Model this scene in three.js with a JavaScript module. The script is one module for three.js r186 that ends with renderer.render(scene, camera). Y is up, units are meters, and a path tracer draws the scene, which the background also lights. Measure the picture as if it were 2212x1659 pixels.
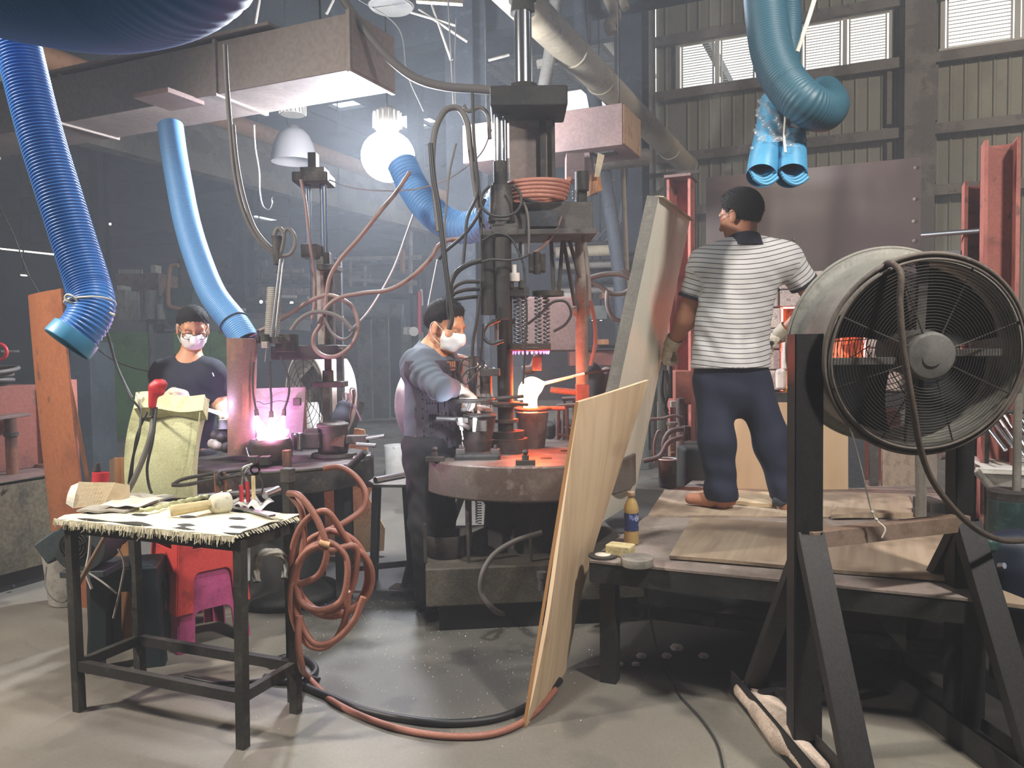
import * as THREE from 'three';
import { RoundedBoxGeometry } from 'three/addons/geometries/RoundedBoxGeometry.js';
import { mergeGeometries } from 'three/addons/utils/BufferGeometryUtils.js';
import { RectAreaLightUniformsLib } from 'three/addons/lights/RectAreaLightUniformsLib.js';

// ---------------------------------------------------------------- camera, sky, exposure
const scene = new THREE.Scene();
const FOCAL = 1725, IMG_W = 2212, IMG_H = 1659;
const YAW = THREE.MathUtils.degToRad(24), EYE = 1.45;
const camera = new THREE.PerspectiveCamera(THREE.MathUtils.radToDeg(2 * Math.atan(IMG_H / 2 / FOCAL)), IMG_W / IMG_H, 0.05, 120);
camera.position.set(0, EYE, 0);
camera.rotation.order = 'YXZ';
camera.rotation.set(-THREE.MathUtils.degToRad(2.47), YAW, -0.0125);
camera.updateMatrixWorld(true);
const renderer = new THREE.WebGLRenderer({ antialias: true });
renderer.toneMapping = THREE.LinearToneMapping;
renderer.toneMappingExposure = 1.0;
renderer.shadowMap.enabled = true;
RectAreaLightUniformsLib.init();
scene.background = new THREE.Color(0xeef3f6);        // overcast daylight outside the shed
scene.backgroundIntensity = 3.2;
scene.environmentIntensity = 3.2;
scene.fog = new THREE.FogExp2(0xaab0b8, 0.0135);       // dusty, smoky air in the hall

// ---------------------------------------------------------------- helpers
const { PI, sin, cos, sqrt, abs, min, max, floor, atan2 } = Math;
const V = (x, y, z) => new THREE.Vector3(x, y, z);
const lerp = (a, b, t) => a + (b - a) * t;
const clamp = (x, a = 0, b = 1) => x < a ? a : x > b ? b : x;
const sstep = (a, b, x) => { const t = clamp((x - a) / (b - a)); return t * t * (3 - 2 * t); };
let seed0 = 7;
const rnd = () => { seed0 = (seed0 * 1664525 + 1013904223) >>> 0; return seed0 / 4294967296; };
const rr = (a, b) => a + (b - a) * rnd();
const CAM = camera.matrixWorld.clone(), EYEP = camera.position.clone();
const at = (px, py, d) => V((px - IMG_W / 2) / FOCAL * d, (IMG_H / 2 - py) / FOCAL * d, -d).applyMatrix4(CAM);   // a point seen at a pixel, d metres deep
const ray = (px, py) => at(px, py, 1).sub(EYEP);
const on = (axis, val) => (px, py) => { const r = ray(px, py); return EYEP.clone().addScaledVector(r, (val - EYEP[axis]) / r[axis]); };
const onY = (px, py, h = 0) => on('y', h)(px, py);
const onX = (px, py, x) => on('x', x)(px, py);
const onZ = (px, py, z) => on('z', z)(px, py);
const pts = (list) => list.map((p) => at(...p));
const FWD = V(-sin(YAW), 0, -cos(YAW)), RGT = V(cos(YAW), 0, -sin(YAW)), UPV = V(0, 1, 0);
const cam3 = (o, r, u, f) => o.clone().addScaledVector(RGT, r).addScaledVector(UPV, u).addScaledVector(FWD, f);   // offsets along the room's sight line

// geometry ------------------------------------------------------
const M4 = () => new THREE.Matrix4();
const flat = (g) => { const n = g.index ? g.toNonIndexed() : g; for (const k of Object.keys(n.attributes)) if (!['position', 'normal', 'uv', 'color'].includes(k)) n.deleteAttribute(k); return n; };
function merge(list) {
  const a = list.flat(Infinity).filter(Boolean).map(flat);
  if (a.length === 1) return a[0];
  const col = a.some((g) => g.attributes.color);
  for (const g of a) {
    if (!g.attributes.uv) g.setAttribute('uv', new THREE.BufferAttribute(new Float32Array(g.attributes.position.count * 2), 2));
    if (col && !g.attributes.color) g.setAttribute('color', new THREE.BufferAttribute(new Float32Array(g.attributes.position.count * 3).fill(1), 3));
  }
  return mergeGeometries(a);
}
const box = (w, h, d, b = 0) => b > 0 ? new RoundedBoxGeometry(w, h, d, 1, min(b, w / 2.01, h / 2.01, d / 2.01)) : new THREE.BoxGeometry(w, h, d);
const mv = (g, x, y, z) => g.translate(x, y, z);
const bx = (x, y, z, w, h, d, b = 0) => box(w, h, d, b).translate(x, y, z);             // centre, size
const frame = (o, X, Y, Z) => M4().makeBasis(X, Y, Z).setPosition(o);
function along(g, a, b, up = UPV) {                                                       // a shape built along +y, from y = 0, laid from a towards b
  const y = b.clone().sub(a).normalize(); let z = up.clone().addScaledVector(y, -up.dot(y));
  if (z.lengthSq() < 1e-4) z = V(0, 0, 1).addScaledVector(y, -y.z);
  z.normalize(); const x = y.clone().cross(z);
  return g.applyMatrix4(frame(a, x, y, z));
}
const bar = (a, b, w, h, up = UPV, bev = 0) => { const L = a.distanceTo(b); return along(box(w, L, h, bev).translate(0, L / 2, 0), a, b, up); };
const rod = (a, b, r, r2 = r, n = 16, open = false) => { const L = a.distanceTo(b); return along(new THREE.CylinderGeometry(r2, r, L, n, 1, open).translate(0, L / 2, 0), a, b); };
const curve = (p, closed = false, tension = 0.5) => new THREE.CatmullRomCurve3(p, closed, 'centripetal', tension);
function tube(p, r, n = 0, rad = 10, closed = false) {
  const c = curve(p, closed), k = n || max(8, p.length * 8), g = new THREE.TubeGeometry(c, k, r, rad, closed);
  if (closed) return g;
  const caps = [0, 1].map((t) => { const q = c.getPointAt(t), d = c.getTangentAt(t).multiplyScalar(t ? 1 : -1); const cap = new THREE.CircleGeometry(r, rad); cap.lookAt(d); return cap.translate(q.x, q.y, q.z); });
  return merge([g, ...caps]);
}
const lathe = (prof, n = 32) => new THREE.LatheGeometry(prof.map(([r, y]) => new THREE.Vector2(r, y)), n);
const ring = (R, r, n = 32, m = 8) => new THREE.TorusGeometry(R, r, m, n);
const place = (g, o, X, Y, Z) => g.applyMatrix4(frame(o, X, Y, Z));
function quadSlab(a, b, c, d, th, nu = 1, nv = 1, wob = null) {                            // sheet a-b (bottom) d-c (top), given thickness away from its front
  const pos = [], uv = [], idx = [], n0 = b.clone().sub(a).cross(d.clone().sub(a)).normalize(), lw = a.distanceTo(b), lh = a.distanceTo(d);
  const P = (u, v) => { const p = a.clone().lerp(b, u).lerp(d.clone().lerp(c, u), v); if (wob) p.addScaledVector(n0, wob(u, v)); return p; };
  const put = (off) => { const s = pos.length / 3; for (let j = 0; j <= nv; j++) for (let i = 0; i <= nu; i++) { const p = P(i / nu, j / nv).addScaledVector(n0, off); pos.push(p.x, p.y, p.z); uv.push(i / nu * lw, j / nv * lh); } return s; };
  const f = put(0), k = put(-th), at2 = (s, i, j) => s + j * (nu + 1) + i;
  for (let j = 0; j < nv; j++) for (let i = 0; i < nu; i++) {
    const q = [[i, j], [i + 1, j], [i + 1, j + 1], [i, j + 1]].map(([x, y]) => at2(0, x, y));
    idx.push(q[0], q[1], q[2], q[0], q[2], q[3], k + q[0], k + q[2], k + q[1], k + q[0], k + q[3], k + q[2]);
  }
  const edge = (i0, j0, i1, j1) => { const p = at2(0, i0, j0), q = at2(0, i1, j1); idx.push(p, k + p, k + q, p, k + q, q); };
  for (let i = 0; i < nu; i++) { edge(i, 0, i + 1, 0); edge(i + 1, nv, i, nv); }
  for (let j = 0; j < nv; j++) { edge(nu, j, nu, j + 1); edge(0, j + 1, 0, j); }
  const g = new THREE.BufferGeometry(); g.setAttribute('position', new THREE.Float32BufferAttribute(pos, 3)); g.setAttribute('uv', new THREE.Float32BufferAttribute(uv, 2)); g.setIndex(idx);
  const ng = g.toNonIndexed(); ng.computeVertexNormals(); return ng;
}
function prism(poly, depth, bev = 0) {                                                     // outline in x-y, pushed along +z
  const s = new THREE.Shape(poly.map(([x, y]) => new THREE.Vector2(x, y)));
  return new THREE.ExtrudeGeometry(s, { depth, bevelEnabled: bev > 0, bevelSize: bev, bevelThickness: bev, bevelSegments: 1, curveSegments: 8 });
}
// a hose: radius r(s) along arc length s, rings every ds
function sweep(p, rf, ds, rad = 28, capped = false, squash = null) {
  const c = curve(p), L = c.getLength(), n = max(4, Math.round(L / ds)), fr = c.computeFrenetFrames(n, false), pos = [], uv = [], idx = [];
  c.arcLengthDivisions = 600; c.updateArcLengths();
  for (let i = 0; i <= n; i++) {
    const q = c.getPointAt(i / n), s = L * i / n;
    for (let j = 0; j <= rad; j++) {
      const a = j / rad * 2 * PI, r = rf(s, a, L), v = fr.normals[i].clone().multiplyScalar(cos(a) * r).addScaledVector(fr.binormals[i], sin(a) * r);
      if (squash) squash(v, s, L);
      pos.push(q.x + v.x, q.y + v.y, q.z + v.z); uv.push(j / rad, s);
    }
  }
  const w = rad + 1;
  for (let i = 0; i < n; i++) for (let j = 0; j < rad; j++) { const a = i * w + j; idx.push(a, a + w, a + 1, a + 1, a + w, a + w + 1); }
  const g = new THREE.BufferGeometry(); g.setAttribute('position', new THREE.Float32BufferAttribute(pos, 3)); g.setAttribute('uv', new THREE.Float32BufferAttribute(uv, 2)); g.setIndex(idx); g.computeVertexNormals();
  return g;
}
// a closed surface round the points where sdf(x, y, z) < 0 (naive surface nets)
function nets(sdf, lo, hi, h, uvf) {
  const nx = Math.ceil((hi.x - lo.x) / h) + 1, ny = Math.ceil((hi.y - lo.y) / h) + 1, nz = Math.ceil((hi.z - lo.z) / h) + 1;
  const val = new Float32Array(nx * ny * nz), id = (i, j, k) => (k * ny + j) * nx + i;
  for (let k = 0; k < nz; k++) for (let j = 0; j < ny; j++) for (let i = 0; i < nx; i++) val[id(i, j, k)] = sdf(lo.x + i * h, lo.y + j * h, lo.z + k * h);
  const vid = new Int32Array(nx * ny * nz).fill(-1), pos = [], C = [[0, 0, 0], [1, 0, 0], [0, 1, 0], [1, 1, 0], [0, 0, 1], [1, 0, 1], [0, 1, 1], [1, 1, 1]];
  const E = [[0, 1], [2, 3], [4, 5], [6, 7], [0, 2], [1, 3], [4, 6], [5, 7], [0, 4], [1, 5], [2, 6], [3, 7]];
  for (let k = 0; k < nz - 1; k++) for (let j = 0; j < ny - 1; j++) for (let i = 0; i < nx - 1; i++) {
    const v = C.map(([a, b, c]) => val[id(i + a, j + b, k + c)]); let neg = 0; for (const x of v) if (x < 0) neg++;
    if (!neg || neg === 8) continue;
    let x = 0, y = 0, z = 0, n = 0;
    for (const [a, b] of E) if ((v[a] < 0) !== (v[b] < 0)) { const t = v[a] / (v[a] - v[b]); x += lerp(C[a][0], C[b][0], t); y += lerp(C[a][1], C[b][1], t); z += lerp(C[a][2], C[b][2], t); n++; }
    vid[id(i, j, k)] = pos.length / 3; pos.push(lo.x + (i + x / n) * h, lo.y + (j + y / n) * h, lo.z + (k + z / n) * h);
  }
  const nor = new Float32Array(pos.length), e = h * 0.6;
  for (let q = 0; q < pos.length; q += 3) {
    const [x, y, z] = [pos[q], pos[q + 1], pos[q + 2]];
    let a = sdf(x + e, y, z) - sdf(x - e, y, z), b = sdf(x, y + e, z) - sdf(x, y - e, z), c = sdf(x, y, z + e) - sdf(x, y, z - e); const l = Math.hypot(a, b, c) || 1;
    nor[q] = a / l; nor[q + 1] = b / l; nor[q + 2] = c / l;
  }
  const idx = [];
  const quad = (a, b, c, d, flip) => { if (a < 0 || b < 0 || c < 0 || d < 0) return; flip ? idx.push(a, c, b, a, d, c) : idx.push(a, b, c, a, c, d); };
  for (let k = 1; k < nz - 1; k++) for (let j = 1; j < ny - 1; j++) for (let i = 1; i < nx - 1; i++) {
    const s = val[id(i, j, k)] < 0;
    if (s !== val[id(i + 1, j, k)] < 0) quad(vid[id(i, j - 1, k - 1)], vid[id(i, j, k - 1)], vid[id(i, j, k)], vid[id(i, j - 1, k)], !s);
    if (s !== val[id(i, j + 1, k)] < 0) quad(vid[id(i - 1, j, k - 1)], vid[id(i - 1, j, k)], vid[id(i, j, k)], vid[id(i, j, k - 1)], !s);
    if (s !== val[id(i, j, k + 1)] < 0) quad(vid[id(i - 1, j - 1, k)], vid[id(i, j - 1, k)], vid[id(i, j, k)], vid[id(i - 1, j, k)], !s);
  }
  const uv = new Float32Array(pos.length / 3 * 2);
  for (let q = 0; q < pos.length / 3; q++) { const u = uvf ? uvf(pos[q * 3], pos[q * 3 + 1], pos[q * 3 + 2]) : [pos[q * 3], pos[q * 3 + 1]]; uv[q * 2] = u[0]; uv[q * 2 + 1] = u[1]; }
  const g = new THREE.BufferGeometry(); g.setAttribute('position', new THREE.Float32BufferAttribute(pos, 3)); g.setAttribute('normal', new THREE.BufferAttribute(nor, 3)); g.setAttribute('uv', new THREE.BufferAttribute(uv, 2)); g.setIndex(idx);
  return g;
}
// distance fields
const smin = (a, b, k) => { const h = max(k - abs(a - b), 0) / k; return min(a, b) - h * h * k * 0.25; };
function cap(a, b, ra, rb) { const dx = b.x - a.x, dy = b.y - a.y, dz = b.z - a.z, L = dx * dx + dy * dy + dz * dz || 1e-9; return (x, y, z) => { const t = clamp(((x - a.x) * dx + (y - a.y) * dy + (z - a.z) * dz) / L); return Math.hypot(x - a.x - dx * t, y - a.y - dy * t, z - a.z - dz * t) - (ra + (rb - ra) * t); }; }
function slab(a, b, ra, rb, f, k) {   // a capsule k times thinner along the unit vector f
  const d = b.clone().sub(a); const df = d.dot(f); const D = d.clone().addScaledVector(f, df * (k - 1)), L = D.lengthSq() || 1e-9;
  return (x, y, z) => { let px = x - a.x, py = y - a.y, pz = z - a.z; const pf = (px * f.x + py * f.y + pz * f.z) * (k - 1); px += f.x * pf; py += f.y * pf; pz += f.z * pf; const t = clamp((px * D.x + py * D.y + pz * D.z) / L); return (Math.hypot(px - D.x * t, py - D.y * t, pz - D.z * t) - (ra + (rb - ra) * t)); };
}
function ell(c, X, Y, Z, rx, ry, rz) { return (x, y, z) => { const dx = x - c.x, dy = y - c.y, dz = z - c.z, a = (dx * X.x + dy * X.y + dz * X.z) / rx, b = (dx * Y.x + dy * Y.y + dz * Y.z) / ry, e = (dx * Z.x + dy * Z.y + dz * Z.z) / rz, k = Math.hypot(a, b, e), m = Math.hypot(a / rx, b / ry, e / rz) || 1; return k * (k - 1) / m; }; }
const blend = (list, k) => (x, y, z) => { let d = 9; for (const f of list) d = smin(d, f(x, y, z), k); return d; };
const plane = (o, n) => (x, y, z) => (x - o.x) * n.x + (y - o.y) * n.y + (z - o.z) * n.z;    // negative on the side away from n

// objects --------------------------------------------------------
const used = {};
function numbered(name) { const n = used[name] = (used[name] ?? -1) + 1; return n ? name + '_' + String(n).padStart(3, '0') : name; }
function planarUV(g) {
  g = flat(g); const p = g.attributes.position, n = g.attributes.normal, uv = new Float32Array(p.count * 2);
  for (let i = 0; i < p.count; i += 3) {
    let nx = 0, ny = 0, nz = 0; for (let k = 0; k < 3; k++) { nx += n.getX(i + k); ny += n.getY(i + k); nz += n.getZ(i + k); }
    nx = abs(nx); ny = abs(ny); nz = abs(nz);
    for (let k = i; k < i + 3; k++) { const x = p.getX(k), y = p.getY(k), z = p.getZ(k); const [u, v] = ny > nx && ny > nz ? [x, z] : nx > nz ? [z, y] : [x, y]; uv[k * 2] = u; uv[k * 2 + 1] = v; }
  }
  g.setAttribute('uv', new THREE.BufferAttribute(uv, 2)); return g;
}
function part(name, geo, mat, children = [], label) {
  let g = merge([geo]); if (mat.userData.planar) g = planarUV(g);
  const m = new THREE.Mesh(g, mat); m.name = name; m.castShadow = m.receiveShadow = true; if (label) m.userData.label = label;
  for (const c of children) m.add(c); return m;
}
const each = (name, geos, mat) => geos.map((g) => part(name, g, mat));
function settle(o) {   // moves the origin of a thing built in world coordinates to the middle of its base
  o.updateMatrixWorld(true); const b = new THREE.Box3().setFromObject(o), c = V((b.min.x + b.max.x) / 2, b.min.y, (b.min.z + b.max.z) / 2);
  if (o.isMesh) { o.geometry.translate(-c.x, -c.y, -c.z); for (const k of o.children) k.position.sub(c); } else for (const k of o.children) k.position.sub(c);
  o.position.add(c); return o;
}
function tag(o, label, category, group) { o.userData = { ...o.userData, label, category }; if (group) o.userData.group = group; return o; }
function thing(name, label, category, parts, group) { const g = new THREE.Group(); g.name = numbered(name); for (const p of parts.flat(Infinity)) if (p) g.add(p); settle(g); tag(g, label, category, group); scene.add(g); return g; }
function solo(name, label, category, geo, mat, group) { const m = part(numbered(name), geo, mat); settle(m); tag(m, label, category, group); scene.add(m); return m; }
function struct(name, geo, mat, children = []) { const m = part(name, geo, mat, children); m.userData.kind = 'structure'; scene.add(m); return m; }
function stuff(o, label, category) { o.userData.kind = 'stuff'; if (label) tag(o, label, category); scene.add(o); return o; }
// ---------------------------------------------------------------- materials
const hash2 = (x, y, s) => { let h = (x * 374761393 + y * 668265263 + s * 974634777) | 0; h = Math.imul(h ^ (h >>> 13), 1274126177); h ^= h >>> 16; return (h >>> 0) / 4294967296; };
function vnoise(u, v, px, py, s) {   // tiles: u and v run 0..1 over px, py cells
  const x = u * px, y = v * py, x0 = floor(x), y0 = floor(y), fx = x - x0, fy = y - y0, a = fx * fx * (3 - 2 * fx), b = fy * fy * (3 - 2 * fy), w = (i, p) => ((i % p) + p) % p;
  return lerp(lerp(hash2(w(x0, px), w(y0, py), s), hash2(w(x0 + 1, px), w(y0, py), s), a), lerp(hash2(w(x0, px), w(y0 + 1, py), s), hash2(w(x0 + 1, px), w(y0 + 1, py), s), a), b);
}
function fbm(u, v, px, py, oct, s) { let t = 0, a = 0.5, n = 0; for (let o = 0; o < oct; o++) { t += a * vnoise(u, v, px << o, py << o, s + o); n += a; a *= 0.55; } return t / n; }
function tex(size, fn, metres = 1, srgb = true, h = size) {
  const d = new Uint8Array(size * h * 4);
  for (let y = 0; y < h; y++) for (let x = 0; x < size; x++) { const c = fn((x + 0.5) / size, (y + 0.5) / h), i = (y * size + x) * 4; d[i] = clamp(c[0]) * 255; d[i + 1] = clamp(c[1]) * 255; d[i + 2] = clamp(c[2]) * 255; d[i + 3] = 255; }
  const t = new THREE.DataTexture(d, size, h); t.wrapS = t.wrapT = THREE.RepeatWrapping; t.magFilter = THREE.LinearFilter; t.minFilter = THREE.LinearMipmapLinearFilter; t.generateMipmaps = true; if (srgb) t.colorSpace = THREE.SRGBColorSpace;
  t.repeat.set(1 / metres, 1 / metres * size / h); t.needsUpdate = true; return t;
}
const rgb = (hex) => [(hex >> 16 & 255) / 255, (hex >> 8 & 255) / 255, (hex & 255) / 255];
const mixc = (a, b, t) => [lerp(a[0], b[0], t), lerp(a[1], b[1], t), lerp(a[2], b[2], t)];
const std = (color, roughness = 0.7, metalness = 0, more = {}) => new THREE.MeshStandardMaterial({ color, roughness, metalness, ...more });
// paint: base hue, blotched with a second and a third colour
function paint(a, b, c, { size = 256, m = 1, px = 4, py = 4, amount = 0.5, spots = 0.15, rough = 0.7, metal = 0, s = 1, fine = 0.06, bump = 0 } = {}) {
  const [A, B, C] = [rgb(a), rgb(b), rgb(c)];
  const map = tex(size, (u, v) => {
    const n = fbm(u, v, px, py, 5, s), q = fbm(u, v, px * 3, py * 3, 4, s + 40), f = (vnoise(u, v, size >> 1, size >> 1, s + 90) - 0.5) * fine;
    let k = mixc(A, B, sstep(0.62 - amount * 0.3, 0.78 - amount * 0.2, n)); k = mixc(k, C, sstep(0.7 - spots * 0.35, 0.86 - spots * 0.3, q) * 0.65);
    return [k[0] + f, k[1] + f, k[2] + f];
  }, m);
  const mt = std(0xffffff, rough, metal, { map }); mt.userData.planar = true;
  if (bump) { mt.bumpMap = map; mt.bumpScale = bump; }
  return mt;
}
function grain(a, b, c, { m = 0.8, rough = 0.75, s = 3, size = 256, along = 12, dirt = 0.3 } = {}) {   // wood, running along v
  const [A, B, C] = [rgb(a), rgb(b), rgb(c)];
  const map = tex(size, (u, v) => { const n = fbm(u, v, along, 2, 4, s), g = fbm(u, v, along * 5, 2, 3, s + 9), d = fbm(u, v, 3, 3, 4, s + 30); let k = mixc(A, B, sstep(0.3, 0.75, n * 0.6 + g * 0.4)); k = mixc(k, C, sstep(0.8 - dirt, 1.05 - dirt, d) * 0.75); return k; }, m);
  const mt = std(0xffffff, rough, 0, { map }); mt.userData.planar = true; return mt;
}
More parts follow.
